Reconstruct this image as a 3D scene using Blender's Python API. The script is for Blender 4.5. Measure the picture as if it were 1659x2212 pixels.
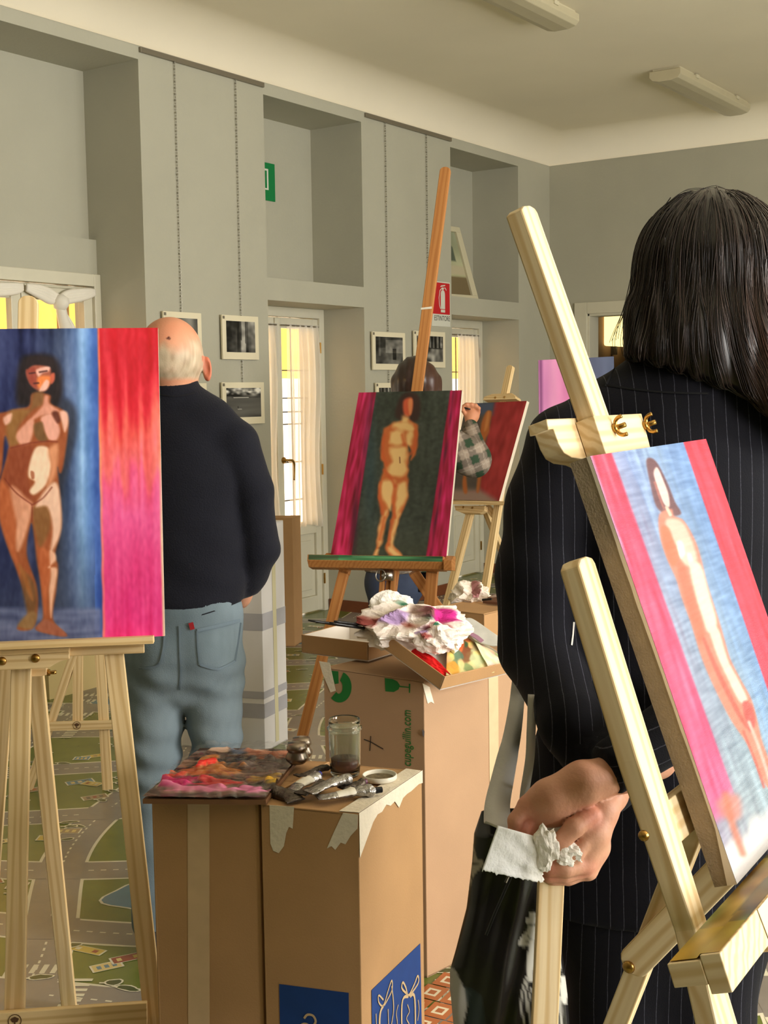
import bpy, bmesh, math, random
import numpy as np
from mathutils import Vector, Matrix
from mathutils.bvhtree import BVHTree
for o in list(bpy.data.objects): bpy.data.objects.remove(o)
random.seed(7); RNG = np.random.default_rng(7)
SC = bpy.context.scene; COL = SC.collection

# ---------------------------------------------------------------- camera
EYE = np.array([0, 0, 1.45]); FPX = 2766.0
YAW, PITCH, ROLL = math.radians(34.82), math.radians(5.32), math.radians(-.835)
cf = np.array([-math.sin(YAW)*math.cos(PITCH), math.cos(YAW)*math.cos(PITCH), -math.sin(PITCH)])
r0 = np.array([math.cos(YAW), math.sin(YAW), 0]); u0 = np.cross(r0, cf)
cr = r0*math.cos(ROLL) + u0*math.sin(ROLL); cu = np.cross(cr, cf)
cam = bpy.data.cameras.new('camera'); cob = bpy.data.objects.new('camera', cam); COL.objects.link(cob)
M = Matrix.Identity(4)
for i in range(3):
    M[i][0], M[i][1], M[i][2], M[i][3] = cr[i], cu[i], -cf[i], EYE[i]
cob.matrix_world = M
cam.sensor_fit = 'VERTICAL'; cam.sensor_height = 36; cam.lens = FPX/2212*36; cam.clip_start = .05
SC.camera = cob
SC.view_settings.view_transform = 'Standard'; SC.view_settings.look = 'None'
SC.view_settings.gamma = 1; SC.view_settings.use_curve_mapping = False
SC.view_settings.exposure = -0.22
SC.cycles.use_denoising = True
SC.cycles.max_bounces = 10; SC.cycles.diffuse_bounces = 5; SC.cycles.transparent_max_bounces = 12
SC.cycles.sample_clamp_indirect = 6

# ---------------------------------------------------------------- sky, sun, window daylight
w = bpy.data.worlds.new('sky'); SC.world = w; w.use_nodes = True
bg = w.node_tree.nodes['Background']; bg.inputs[0].default_value = (.86, .93, 1, 1); bg.inputs[1].default_value = 1.1
def sun(direction, power, angle, color):
    l = bpy.data.lights.new('sun', 'SUN'); l.energy = power; l.angle = angle; l.color = color
    o = bpy.data.objects.new('sun', l); COL.objects.link(o)
    o.rotation_euler = Vector(direction).to_track_quat('-Z', 'Y').to_euler()
sun((-.55, .12, -1.05), 18.0, .02, (1, .93, .8))
def daylight(loc, direction, sx, sy, power, color=(1, .96, .9)):
    l = bpy.data.lights.new('window_daylight', 'AREA'); l.shape = 'RECTANGLE'; l.size = sx; l.size_y = sy
    l.energy = power; l.color = color
    o = bpy.data.objects.new('window_daylight', l); COL.objects.link(o)
    o.location = loc; o.rotation_euler = Vector(direction).to_track_quat('-Z', 'Y').to_euler()
WXR = 2.6                                     # right wall plane
WIN_R = [(.2, 1.4), (2.3, 3.7), (4.8, 6.2), (7.2, 8.5)]  # unseen; the first one and its lamp are added to brighten the left painting
for (a, b), pw in zip(WIN_R, (150, 265, 140, 25)):
    daylight((WXR+.12, (a+b)/2, 1.85), (-1, -.05, .22), b-a, 1.9, pw)

# ---------------------------------------------------------------- pixel -> world helpers
def ray(px, py): return cf + cr*((px-829.5)/FPX) - cu*((py-1106)/FPX)
def at(px, py, d): return EYE + ray(px, py)*d
def zat(px, py, z): d = ray(px, py); return EYE + d*((z-EYE[2])/d[2])
def xat(px, py, x): d = ray(px, py); return EYE + d*(x/d[0])
def yat(px, py, y): d = ray(px, py); return EYE + d*(y/d[1])
def proj(p):
    v = np.asarray(p, float)-EYE; d = v@cf
    return 829.5+FPX*(v@cr)/d, 1106-FPX*(v@cu)/d, d
def nrm(v): v = np.asarray(v, float); return v/np.linalg.norm(v)
class Plane:
    def __init__(s, p, n): s.p = np.array(p, float); s.n = nrm(n)
    def hit(s, px, py, off=0):
        d = ray(px, py); q = s.p+s.n*off
        return EYE + d*(((q-EYE)@s.n)/(d@s.n))
def s2l(c):
    c = np.asarray(c, float)
    return np.where(c <= .04045, c/12.92, ((c+.055)/1.055)**2.4)
def C(r, g, b): return tuple(s2l(np.array([r, g, b])/255.))+(1.0,)

# ---------------------------------------------------------------- materials
def mat(name, color, rough=.6, noise=0, nscale=20, bump=0, bscale=80, metal=0, spec=.4, **kw):
    m = bpy.data.materials.new(name); m.use_nodes = True
    nt = m.node_tree; b = nt.nodes['Principled BSDF']
    b.inputs['Base Color'].default_value = color; b.inputs['Roughness'].default_value = rough
    b.inputs['Metallic'].default_value = metal; b.inputs['Specular IOR Level'].default_value = spec
    for k, v in kw.items(): b.inputs[k].default_value = v
    tc = nt.nodes.new('ShaderNodeTexCoord')
    if noise:
        n = nt.nodes.new('ShaderNodeTexNoise'); n.inputs['Scale'].default_value = nscale; n.inputs['Detail'].default_value = 5
        nt.links.new(tc.outputs['Object'], n.inputs['Vector'])
        r = nt.nodes.new('ShaderNodeMapRange'); r.inputs[3].default_value = 1-noise; r.inputs[4].default_value = 1+noise
        r.inputs[1].default_value = .3; r.inputs[2].default_value = .7
        nt.links.new(n.outputs['Fac'], r.inputs[0])
        h = nt.nodes.new('ShaderNodeHueSaturation'); h.inputs['Color'].default_value = color
        nt.links.new(r.outputs[0], h.inputs['Value']); nt.links.new(h.outputs[0], b.inputs['Base Color'])
    if bump:
        n = nt.nodes.new('ShaderNodeTexNoise'); n.inputs['Scale'].default_value = bscale; n.inputs['Detail'].default_value = 4
        nt.links.new(tc.outputs['Object'], n.inputs['Vector'])
        bp = nt.nodes.new('ShaderNodeBump'); bp.inputs['Strength'].default_value = bump; bp.inputs['Distance'].default_value = .01
        nt.links.new(n.outputs['Fac'], bp.inputs['Height']); nt.links.new(bp.outputs[0], b.inputs['Normal'])
    return m
def vmat(name, rough=.6, spec=.3, bump=0, bscale=400, weave=0, wscale=900, **kw):
    """colour from the mesh's own paint attribute"""
    m = mat(name, (1, 1, 1, 1), rough, spec=spec, bump=bump, bscale=bscale, **kw)
    nt = m.node_tree; b = nt.nodes['Principled BSDF']
    a = nt.nodes.new('ShaderNodeAttribute'); a.attribute_name = 'paint'
    nt.links.new(a.outputs['Color'], b.inputs['Base Color'])
    if weave:
        tc = nt.nodes.new('ShaderNodeTexCoord'); hs = []
        for dr in ('X', 'Z'):
            wv = nt.nodes.new('ShaderNodeTexWave'); wv.bands_direction = dr; wv.inputs['Scale'].default_value = wscale
            wv.inputs['Distortion'].default_value = 1.0
            nt.links.new(tc.outputs['Object'], wv.inputs['Vector']); hs.append(wv)
        ad = nt.nodes.new('ShaderNodeMath'); ad.operation = 'ADD'
        nt.links.new(hs[0].outputs['Fac'], ad.inputs[0]); nt.links.new(hs[1].outputs['Fac'], ad.inputs[1])
        bp = nt.nodes.new('ShaderNodeBump'); bp.inputs['Strength'].default_value = weave; bp.inputs['Distance'].default_value = .002
        nt.links.new(ad.outputs[0], bp.inputs['Height']); nt.links.new(bp.outputs[0], b.inputs['Normal'])
    return m
def wood(name, c1, c2, c3, rough=.55, scale=1.0):
    """grain runs along the object's own Z axis"""
    m = mat(name, c1, rough, spec=.35); nt = m.node_tree; b = nt.nodes['Principled BSDF']
    tc = nt.nodes.new('ShaderNodeTexCoord'); oi = nt.nodes.new('ShaderNodeObjectInfo')
    mp = nt.nodes.new('ShaderNodeMapping'); mp.inputs['Scale'].default_value = (scale, scale, .06*scale)
    cx = nt.nodes.new('ShaderNodeCombineXYZ')
    ml = nt.nodes.new('ShaderNodeMath'); ml.operation = 'MULTIPLY'; ml.inputs[1].default_value = 7.3
    nt.links.new(oi.outputs['Random'], ml.inputs[0])
    for i in range(3): nt.links.new(ml.outputs[0], cx.inputs[i])
    nt.links.new(cx.outputs[0], mp.inputs['Location']); nt.links.new(tc.outputs['Object'], mp.inputs['Vector'])
    wv = nt.nodes.new('ShaderNodeTexWave'); wv.wave_type = 'RINGS'; wv.rings_direction = 'Z'
    wv.inputs['Scale'].default_value = 28; wv.inputs['Distortion'].default_value = 6; wv.inputs['Detail'].default_value = 2
    wv.inputs['Detail Scale'].default_value = 1.2
    nt.links.new(mp.outputs[0], wv.inputs['Vector'])
    n = nt.nodes.new('ShaderNodeTexNoise'); n.inputs['Scale'].default_value = 9; n.inputs['Detail'].default_value = 6
    mp2 = nt.nodes.new('ShaderNodeMapping'); mp2.inputs['Scale'].default_value = (9, 9, .35)
    nt.links.new(tc.outputs['Object'], mp2.inputs['Vector']); nt.links.new(mp2.outputs[0], n.inputs['Vector'])
    cr_ = nt.nodes.new('ShaderNodeValToRGB'); e = cr_.color_ramp.elements
    e[0].color = c1; e[0].position = .35; e[1].color = c2; e[1].position = .95
    nt.links.new(wv.outputs['Fac'], cr_.inputs[0])
    mx = nt.nodes.new('ShaderNodeMix'); mx.data_type = 'RGBA'
    mr = nt.nodes.new('ShaderNodeMapRange'); mr.inputs[1].default_value = .5; mr.inputs[2].default_value = .85; mr.inputs[4].default_value = .55
    nt.links.new(n.outputs['Fac'], mr.inputs[0]); nt.links.new(mr.outputs[0], mx.inputs[0])
    nt.links.new(cr_.outputs[0], mx.inputs[6]); mx.inputs[7].default_value = c3
    vn = nt.nodes.new('ShaderNodeMapRange'); vn.inputs[3].default_value = .93; vn.inputs[4].default_value = 1.05
    nt.links.new(oi.outputs['Random'], vn.inputs[0])
    hs = nt.nodes.new('ShaderNodeHueSaturation'); nt.links.new(mx.outputs[2], hs.inputs['Color']); nt.links.new(vn.outputs[0], hs.inputs['Value'])
    nt.links.new(hs.outputs[0], b.inputs['Base Color'])
    bp = nt.nodes.new('ShaderNodeBump'); bp.inputs['Strength'].default_value = .12; bp.inputs['Distance'].default_value = .003
    nt.links.new(n.outputs['Fac'], bp.inputs['Height']); nt.links.new(bp.outputs[0], b.inputs['Normal'])
    return m

# ---------------------------------------------------------------- object helpers
def link(name, me, m=None, parent=None, smooth=False, matrix=None):
    o = bpy.data.objects.new(name, me); COL.objects.link(o)
    if m is not None:
        for q in (m if isinstance(m, (list, tuple)) else [m]): me.materials.append(q)
    if smooth: me.polygons.foreach_set('use_smooth', [True]*len(me.polygons))
    if matrix is not None: o.matrix_basis = matrix
    if parent is not None:
        o.parent = parent
        o.matrix_parent_inverse = world_of(parent).inverted()
    return o
def world_of(o):
    m = o.matrix_basis.copy()
    if o.parent is not None: m = world_of(o.parent) @ o.matrix_parent_inverse @ m
    return m
def tag(o, label=None, cat=None, group=None, kind=None):
    if label: o['label'] = label
    if cat: o['category'] = cat
    if group: o['group'] = group
    if kind: o['kind'] = kind
    return o
def thing(name, loc, label, cat, group=None):
    o = bpy.data.objects.new(name, None); COL.objects.link(o); o.location = [float(v) for v in loc]
    o.empty_display_size = .05
    return tag(o, label, cat, group)
def copy_tree(o, parent=None):
    c = o.copy(); COL.objects.link(c)
    if parent is not None: c.parent = parent; c.matrix_parent_inverse = o.matrix_parent_inverse.copy()
    for ch in list(o.children): copy_tree(ch, c)
    return c
class MB:
    def __init__(s): s.v = []; s.f = []; s.c = []
    def add(s, v, f, col=None):
        k = len(s.v); s.v += [tuple(map(float, q)) for q in v]; s.f += [tuple(i+k for i in q) for q in f]
        s.c += [col or (1, 1, 1, 1)]*len(v); return s
    def box(s, a, b, col=None):
        a = np.array(a, float); b = np.array(b, float); lo = np.minimum(a, b); hi = np.maximum(a, b)
        v = [(x, y, z) for x in (lo[0], hi[0]) for y in (lo[1], hi[1]) for z in (lo[2], hi[2])]
        return s.add(v, [(0, 1, 3, 2), (4, 6, 7, 5), (0, 4, 5, 1), (2, 3, 7, 6), (0, 2, 6, 4), (1, 5, 7, 3)], col)
    def prism(s, pts, ext, col=None):
        """closed polygon of 3-D points extruded by a vector"""
        pts = [np.array(p, float) for p in pts]; n = len(pts); ext = np.array(ext, float)
        nor = sum((np.cross(pts[i]-pts[0], pts[(i+1) % n]-pts[0]) for i in range(1, n-1)), np.zeros(3))
        if nor@ext > 0: pts = pts[::-1]
        v = pts+[p+ext for p in pts]
        f = [tuple(range(n)), tuple(range(2*n-1, n-1, -1))]+[(i, i+n, (i+1) % n+n, (i+1) % n) for i in range(n)]
        return s.add(v, f, col)
    def poly(s, pts, col=None): return s.add(pts, [tuple(range(len(pts)))], col)
    def tube(s, path, rad, n=8, col=None, cap=True, flat=None):
        P = np.array(path, float); k = len(P); rad = np.broadcast_to(np.array(rad, float), (k,))
        T = np.gradient(P, axis=0); T /= np.linalg.norm(T, axis=1)[:, None]+1e-12
        ref = np.array([0, 0, 1.]) if abs(T[0][2]) < .9 else np.array([1., 0, 0])
        a = nrm(np.cross(T[0], ref)); v = []
        for i in range(k):
            a = nrm(a-T[i]*(a@T[i])); b = np.cross(T[i], a)
            for j in range(n):
                t = 2*math.pi*j/n
                v.append(P[i]+rad[i]*(a*math.cos(t)+b*math.sin(t)*(flat or 1)))
        f = [(i*n+j, i*n+(j+1) % n, (i+1)*n+(j+1) % n, (i+1)*n+j) for i in range(k-1) for j in range(n)]
        if cap: f += [tuple(range(n))[::-1], tuple((k-1)*n+j for j in range(n))]
        return s.add(v, f, col)
    def lathe(s, prof, n=24, axis=((0, 0, 0), (0, 0, 1)), col=None, close=False):
        o = np.array(axis[0], float); z = nrm(axis[1]); x = nrm(np.cross(z, (0, 1, 0) if abs(z[1]) < .9 else (1, 0, 0))); y = np.cross(z, x)
        v = [o+z*h+(x*math.cos(2*math.pi*j/n)+y*math.sin(2*math.pi*j/n))*r for r, h in prof for j in range(n)]
        k = len(prof)
        f = [(i*n+j, i*n+(j+1) % n, (i+1)*n+(j+1) % n, (i+1)*n+j) for i in range(k-1) for j in range(n)]
        if close: f += [((k-1)*n+j, (k-1)*n+(j+1) % n, (j+1) % n, j) for j in range(n)]
        else:
            if prof[0][0] > 1e-6: f.append(tuple(range(n))[::-1])
            if prof[-1][0] > 1e-6: f.append(tuple((k-1)*n+j for j in range(n)))
        return s.add(v, f, col)
    def grid(s, P, col=None):
        P = np.asarray(P); a, b = P.shape[:2]
        k = len(s.v); s.v += [tuple(q) for q in P.reshape(-1, 3).tolist()]
        s.f += [(k+i*b+j, k+i*b+j+1, k+(i+1)*b+j+1, k+(i+1)*b+j) for i in range(a-1) for j in range(b-1)]
        s.c += [tuple(q) for q in col] if col is not None else [(1, 1, 1, 1)]*(a*b)
        return s
    def ribbon(s, path, width, up, thick=.0006, col=None):
        """a strip of tape / cloth along a path, with thickness"""
        P = np.array(path, float); k = len(P); T = np.gradient(P, axis=0)
        w_ = np.broadcast_to(np.array(width, float), (k,)); up = np.broadcast_to(np.array(up, float), (k, 3))
        S = np.cross(T, up); S /= np.linalg.norm(S, axis=1)[:, None]+1e-12
        N = np.cross(S, T); N /= np.linalg.norm(N, axis=1)[:, None]+1e-12
        v = []
        for i in range(k):
            for sd, h in ((-1, 0), (1, 0), (1, 1), (-1, 1)): v.append(P[i]+S[i]*sd*w_[i]/2+N[i]*h*thick)
        f = [(i*4+j, i*4+(j+1) % 4, i*4+4+(j+1) % 4, i*4+4+j) for i in range(k-1) for j in range(4)]
        f += [(3, 2, 1, 0), tuple((k-1)*4+j for j in range(4))]
        return s.add(v, f, col)
    def mesh(s, name):
        me = bpy.data.meshes.new(name); me.from_pydata(s.v, [], s.f); me.update()
        return me
    def build(s, name, m, parent=None, smooth=False, paint=False, bevel=0, label=None, center=False, fixn=True):
        me = s.mesh(name)
        if paint:
            a = me.color_attributes.new('paint', 'FLOAT_COLOR', 'POINT'); a.data.foreach_set('color', np.array(s.c, 'f').ravel())
        mx = None
        if center and len(s.v):
            c = np.array(s.v).mean(0); me.transform(Matrix.Translation(-Vector(c))); mx = Matrix.Translation(Vector(c))
        if fixn:
            bm = bmesh.new(); bm.from_mesh(me); bmesh.ops.recalc_face_normals(bm, faces=bm.faces); bm.to_mesh(me); bm.free()
        o = link(name, me, m, parent, smooth, mx)
        if bevel:
            b = o.modifiers.new('b', 'BEVEL'); b.width = bevel; b.segments = 2; b.limit_method = 'ANGLE'
        if label: o['label'] = label
        return o
def beam(name, p0, p1, wid, thk, face, m, parent, bevel=.0015, top=None, wid1=None):
    """a wooden bar from p0 to p1; 'face' is the outward direction of its broad side; the mesh lies along its own Z"""
    p0 = np.array(p0, float); p1 = np.array(p1, float); L = np.linalg.norm(p1-p0); z = (p1-p0)/L
    y = np.array(face, float); y = nrm(y-z*(y@z)); x = np.cross(y, z)
    w1 = wid if wid1 is None else wid1
    if top == 'round':
        k = 9; pts = [(-wid/2, 0), (wid/2, 0)]+[(w1/2*math.cos(t), L-w1/2*.8+w1/2*.8*math.sin(t)) for t in np.linspace(0, math.pi, k)]
    else: pts = [(-wid/2, 0), (wid/2, 0), (w1/2, L), (-w1/2, L)]
    b = MB().prism([(a, thk/2, c) for a, c in pts], (0, -thk, 0))
    me = b.mesh(name)
    bm = bmesh.new(); bm.from_mesh(me); bmesh.ops.recalc_face_normals(bm, faces=bm.faces); bm.to_mesh(me); bm.free()
    mx = Matrix.Identity(4)
    for i in range(3): mx[i][0], mx[i][1], mx[i][2], mx[i][3] = x[i], y[i], z[i], p0[i]
    o = link(name, me, m, parent, False, mx)
    if bevel:
        q = o.modifiers.new('b', 'BEVEL'); q.width = bevel; q.segments = 2; q.limit_method = 'ANGLE'
    return o
def board(name, pts, ext, m, parent, along=None, bevel=.001):
    """flat board: world outline extruded; local Z runs along its grain"""
    pts = [np.array(p, float) for p in pts]; ext = np.array(ext, float)
    z = nrm(along if along is not None else pts[1]-pts[0]); y = nrm(ext); z = nrm(z-y*(z@y)); x = np.cross(y, z); o_ = pts[0]
    R = np.array([x, y, z])
    b = MB().prism([R@(p-o_) for p in pts], R@ext); me = b.mesh(name)
    bm = bmesh.new(); bm.from_mesh(me); bmesh.ops.recalc_face_normals(bm, faces=bm.faces); bm.to_mesh(me); bm.free()
    mx = Matrix.Identity(4)
    for i in range(3): mx[i][0], mx[i][1], mx[i][2], mx[i][3] = x[i], y[i], z[i], o_[i]
    o = link(name, me, m, parent, False, mx)
    if bevel:
        q = o.modifiers.new('b', 'BEVEL'); q.width = bevel; q.segments = 2; q.limit_method = 'ANGLE'
    return o

# ---------------------------------------------------------------- implicit surfaces (for bodies, cloth, hair)
def smin(a, b, k): h = np.clip(.5+.5*(b-a)/k, 0, 1); return b+(a-b)*h-k*h*(1-h)
def smax(a, b, k): return -smin(-a, -b, k)
def cone(P, a, b, ra, rb):
    a = np.array(a, float); b = np.array(b, float); ab = b-a; t = np.clip(((P-a)@ab)/(ab@ab), 0, 1)
    return np.linalg.norm(P-a-t[:, None]*ab, axis=1)-(ra+(rb-ra)*t)
def ell(P, c, R, ax=None):
    q = P-np.array(c, float)
    if ax is not None: q = q@np.array(ax).T
    R = np.array(R, float); k0 = np.linalg.norm(q/R, axis=1); k1 = np.linalg.norm(q/(R*R), axis=1)
    return k0*(k0-1)/np.maximum(k1, 1e-9)
def chain(P, pts, rad, k=.01):
    d = None
    for i in range(len(pts)-1):
        e = cone(P, pts[i], pts[i+1], rad[i], rad[i+1]); d = e if d is None else smin(d, e, k)
    return d
def surface(fn, lo, hi, h):
    lo = np.array(lo, float); n = np.maximum(np.ceil((np.array(hi)-lo)/h).astype(int)+1, 4)
    ax = [lo[i]+np.arange(n[i])*h for i in range(3)]
    G = np.stack(np.meshgrid(*ax, indexing='ij'), -1).reshape(-1, 3)
    V = np.concatenate([fn(G[i:i+400000]) for i in range(0, len(G), 400000)]).reshape(n)
    S = V < 0
    pos = np.zeros(tuple(n-1)+(3,)); cnt = np.zeros(tuple(n-1))
    idx = np.stack(np.meshgrid(*[np.arange(k) for k in n-1], indexing='ij'), -1).astype(float)
    for a in range(3):
        o = [i for i in range(3) if i != a]
        for d0 in (0, 1):
            for d1 in (0, 1):
                s0 = [slice(0, -1)]*3; s0[o[0]] = slice(d0, n[o[0]]-1+d0); s0[o[1]] = slice(d1, n[o[1]]-1+d1)
                s1 = list(s0); s1[a] = slice(1, None)
                v0, v1 = V[tuple(s0)], V[tuple(s1)]; m = (v0 < 0) != (v1 < 0)
                t = np.where(m, v0/np.where(m, v0-v1, 1), 0)
                off = np.zeros(tuple(n-1)+(3,)); off[..., a] = t; off[..., o[0]] = d0; off[..., o[1]] = d1
                pos += np.where(m[..., None], off+idx, 0); cnt += m
    act = cnt > 0; ids = -np.ones(tuple(n-1), int); ids[act] = np.arange(act.sum())
    verts = pos[act]/cnt[act][:, None]*h+lo
    F = []
    for a in range(3):
        b, c = (a+1) % 3, (a+2) % 3
        s0 = [slice(None)]*3; s1 = [slice(None)]*3; s0[a] = slice(0, -1); s1[a] = slice(1, None)
        m = S[tuple(s0)] != S[tuple(s1)]; inside = S[tuple(s0)]
        I = np.argwhere(m)
        I = I[(I[:, b] > 0) & (I[:, c] > 0) & (I[:, b] < n[b]-1) & (I[:, c] < n[c]-1)]
        fl = inside[tuple(I.T)]
        def q(db, dc):
            J = I.copy(); J[:, b] -= db; J[:, c] -= dc; return ids[tuple(J.T)]
        Q = np.stack([q(1, 1), q(0, 1), q(0, 0), q(1, 0)], 1)
        Q[~fl] = Q[~fl][:, ::-1]; F.append(Q)
    F = np.concatenate(F)
    return verts, F[(F >= 0).all(1)]
def smesh(name, fn, lo, hi, h, m, parent=None, colfn=None, relax=2):
    v, f = surface(fn, lo, hi, h)
    me = bpy.data.meshes.new(name); me.vertices.add(len(v)); me.vertices.foreach_set('co', v.astype('f').ravel())
    me.loops.add(f.size); me.loops.foreach_set('vertex_index', f.astype('i').ravel())
    me.polygons.add(len(f)); me.polygons.foreach_set('loop_start', (np.arange(len(f))*4).astype('i'))
    me.update(calc_edges=True); me.validate()
    if colfn is not None:
        a = me.color_attributes.new('paint', 'FLOAT_COLOR', 'POINT'); c = np.ones((len(v), 4), 'f'); c[:, :3] = colfn(v); a.data.foreach_set('color', c.ravel())
    o = link(name, me, m, parent, True)
    if relax:
        q = o.modifiers.new('s', 'SMOOTH'); q.iterations = relax; q.factor = .5
    return o, v, f
def bvh(v, f): return BVHTree.FromPolygons([tuple(q) for q in v.tolist()], [tuple(q) for q in f.tolist()])
def onto(tree, px, py, off=0):
    d = Vector(ray(px, py)).normalized(); h = tree.ray_cast(Vector(EYE), d)
    if h[0] is None: return None
    return np.array(h[0])-np.array(d)*off
def vnoise(P, s, seed=0):
    """cheap smooth noise, -1..1"""
    P = np.asarray(P)*s; r = np.random.default_rng(seed); o = 0
    for k in range(5):
        d = r.normal(size=3); d /= np.linalg.norm(d); o = o+np.sin(P@d*(1+.6*k)+r.uniform(0, 6.3)+1.3*np.sin(P@r.normal(size=3)*.7))
    return o/5

# ---------------------------------------------------------------- painting (colour computed per vertex of a fine grid)
def blur1(A, sg, axis):
    n = A.shape[axis]; L = n+int(8*sg)+8
    k = np.exp(-.5*(np.fft.fftfreq(L)*2*math.pi*sg)**2)
    pad = [(0, 0)]*A.ndim; pad[axis] = ((L-n)//2, L-n-(L-n)//2)
    B = np.fft.fft(np.pad(A, pad, mode='reflect' if L-n < 2*(n-1) else 'edge'), axis=axis)
    sh = [1]*A.ndim; sh[axis] = L
    B = np.real(np.fft.ifft(B*k.reshape(sh), axis=axis)); sl = [slice(None)]*A.ndim; sl[axis] = slice((L-n)//2, (L-n)//2+n)
    return B[tuple(sl)]
def streaks(h, w, sy, sx, seed):
    a = np.random.default_rng(seed).normal(size=(h, w)); a = blur1(blur1(a, sy, 0), sx, 1) if True else a
    return a/(a.std()+1e-9)
def curve(pts, n=8, closed=True):
    p = np.array(pts, float); k = len(p); o = []
    rng = range(k) if closed else range(k-1)
    for i in rng:
        g = lambda j: p[j % k] if closed else p[min(max(j, 0), k-1)]
        a, b, c, d = g(i-1), g(i), g(i+1), g(i+2)
        for t in np.arange(n)/n:
            o.append(.5*((2*b)+(c-a)*t+(2*a-5*b+4*c-d)*t*t+(3*b-a-3*c+d)*t**3))
    if not closed: o.append(p[-1])
    return np.array(o)
class Art:
    """corners are photograph pixels of the painted face: TL TR BR BL; colours are sRGB 0-255"""
    def __init__(s, corners, w, h):
        s.w, s.h = w, h
        A = []; B = []
        for (x, y), (u, v) in zip(((0, 0), (1, 0), (1, 1), (0, 1)), corners):
            A += [[x, y, 1, 0, 0, 0, -u*x, -u*y], [0, 0, 0, x, y, 1, -v*x, -v*y]]; B += [u, v]
        H = np.append(np.linalg.solve(np.array(A, float), np.array(B, float)), 1).reshape(3, 3)
        t, q = np.meshgrid(np.linspace(0, 1, w), np.linspace(0, 1, h))
        g = np.stack([t, q, np.ones_like(t)], -1)@H.T
        s.X, s.Y = g[..., 0]/g[..., 2], g[..., 1]/g[..., 2]; s.S, s.T = t, q
        s.a = np.zeros((h, w, 3))+128.
    def put(s, col, al):
        col = np.array(col, float); s.a = s.a*(1-al[..., None])+col*al[..., None]
    def shape(s, pts, col, soft=3, op=1, smooth=True, jit=0, seed=0):
        p = curve(pts, 6) if smooth else np.array(pts, float)
        lo = p.min(0)-soft*2-2; hi = p.max(0)+soft*2+2
        X, Y = s.X, s.Y
        if jit:
            X = X+streaks(s.h, s.w, 4, 4, seed+11)*jit; Y = Y+streaks(s.h, s.w, 4, 4, seed+12)*jit
        m = (X > lo[0]) & (X < hi[0]) & (Y > lo[1]) & (Y < hi[1])
        if not m.any(): return
        x = X[m]; y = Y[m]; ins = np.zeros(len(x), bool); dm = np.full(len(x), 1e9)
        q = np.roll(p, -1, 0)
        for (x0, y0), (x1, y1) in zip(p, q):
            c = ((y0 > y) != (y1 > y)) & (x < (x1-x0)*(y-y0)/((y1-y0) if y1 != y0 else 1e-9)+x0); ins ^= c
            dx, dy = x1-x0, y1-y0; t = np.clip(((x-x0)*dx+(y-y0)*dy)/(dx*dx+dy*dy+1e-9), 0, 1)
            dm = np.minimum(dm, np.hypot(x-x0-t*dx, y-y0-t*dy))
        sd = np.where(ins, dm, -dm); al = np.zeros(s.a.shape[:2]); z = np.clip(.5+sd/(2*soft+.01), 0, 1)
        al[m] = z*z*(3-2*z)*op; s.put(col, al)
    def line(s, pts, r, col, soft=2, op=1):
        p = curve(pts, 6, False); dm = np.full(s.X.shape, 1e9); rr = np.full(s.X.shape, 0.)
        R = np.interp(np.linspace(0, 1, len(p)), np.linspace(0, 1, len(np.atleast_1d(r))), np.atleast_1d(r)) if np.ndim(r) else np.full(len(p), r)
        for i in range(len(p)-1):
            (x0, y0), (x1, y1) = p[i], p[i+1]; dx, dy = x1-x0, y1-y0
            t = np.clip(((s.X-x0)*dx+(s.Y-y0)*dy)/(dx*dx+dy*dy+1e-9), 0, 1)
            dm = np.minimum(dm, np.hypot(s.X-x0-t*dx, s.Y-y0-t*dy)-(R[i]+(R[i+1]-R[i])*t))
        z = np.clip(.5-dm/(2*soft+.01), 0, 1); s.put(col, z*z*(3-2*z)*op)
    def ramp(s, val, stops):
        v = np.clip(val, 0, 1); xs = [q[0] for q in stops]
        return np.stack([np.interp(v, xs, [q[1][k] for q in stops]) for k in range(3)], -1)
    def colors(s):
        c = np.ones((s.h*s.w, 4)); c[:, :3] = s2l(np.clip(s.a, 0, 255).reshape(-1, 3)/255.); return c
def canvas(name, TL, TR, BR, BL, thick, art, mface, medge, label, cat='painting', relief=0, group=None, edgecol=(225, 215, 195)):
    """stretched canvas: painted fine-grid face and a box of wrapped edges behind it"""
    TL, TR, BR, BL = [np.array(p, float) for p in (TL, TR, BR, BL)]
    z = nrm((TL-BL)+(TR-BR)); x = nrm((TR-TL)+(BR-BL)); x = nrm(x-z*(x@z)); n = np.cross(x, z)      # n faces the viewer
    o = (BL+BR)/2
    R = np.array([x, -n, z])
    S, T = art.S[..., None], art.T[..., None]
    P = (TL*(1-S)+TR*S)*(1-T)+(BL*(1-S)+BR*S)*T
    P = (P-o)@R.T
    mx = Matrix.Identity(4)
    for i in range(3): mx[i][0], mx[i][1], mx[i][2], mx[i][3] = x[i], -n[i], z[i], o[i]
    g = MB().grid(P, art.colors()); me = g.mesh(name)
    a = me.color_attributes.new('paint', 'FLOAT_COLOR', 'POINT'); a.data.foreach_set('color', np.array(g.c, 'f').ravel())
    f = link(name, me, mface, None, True, mx); tag(f, label, cat, group)
    e = MB(); q = [R@(p-o) for p in (TL, TR, BR, BL)]
    e.prism([p+np.array([0, .0004, 0]) for p in q], (0, thick, 0))
    me2 = e.mesh('canvas_edge'); bm = bmesh.new(); bm.from_mesh(me2); bmesh.ops.recalc_face_normals(bm, faces=bm.faces); bm.to_mesh(me2); bm.free()
    eo = link('canvas_edge', me2, medge, None, False, mx); eo.parent = f; eo.matrix_parent_inverse = mx.inverted()
    eo['label'] = 'bare canvas edges wrapped round the stretcher'
    return f, (x, z, n, o)

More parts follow.
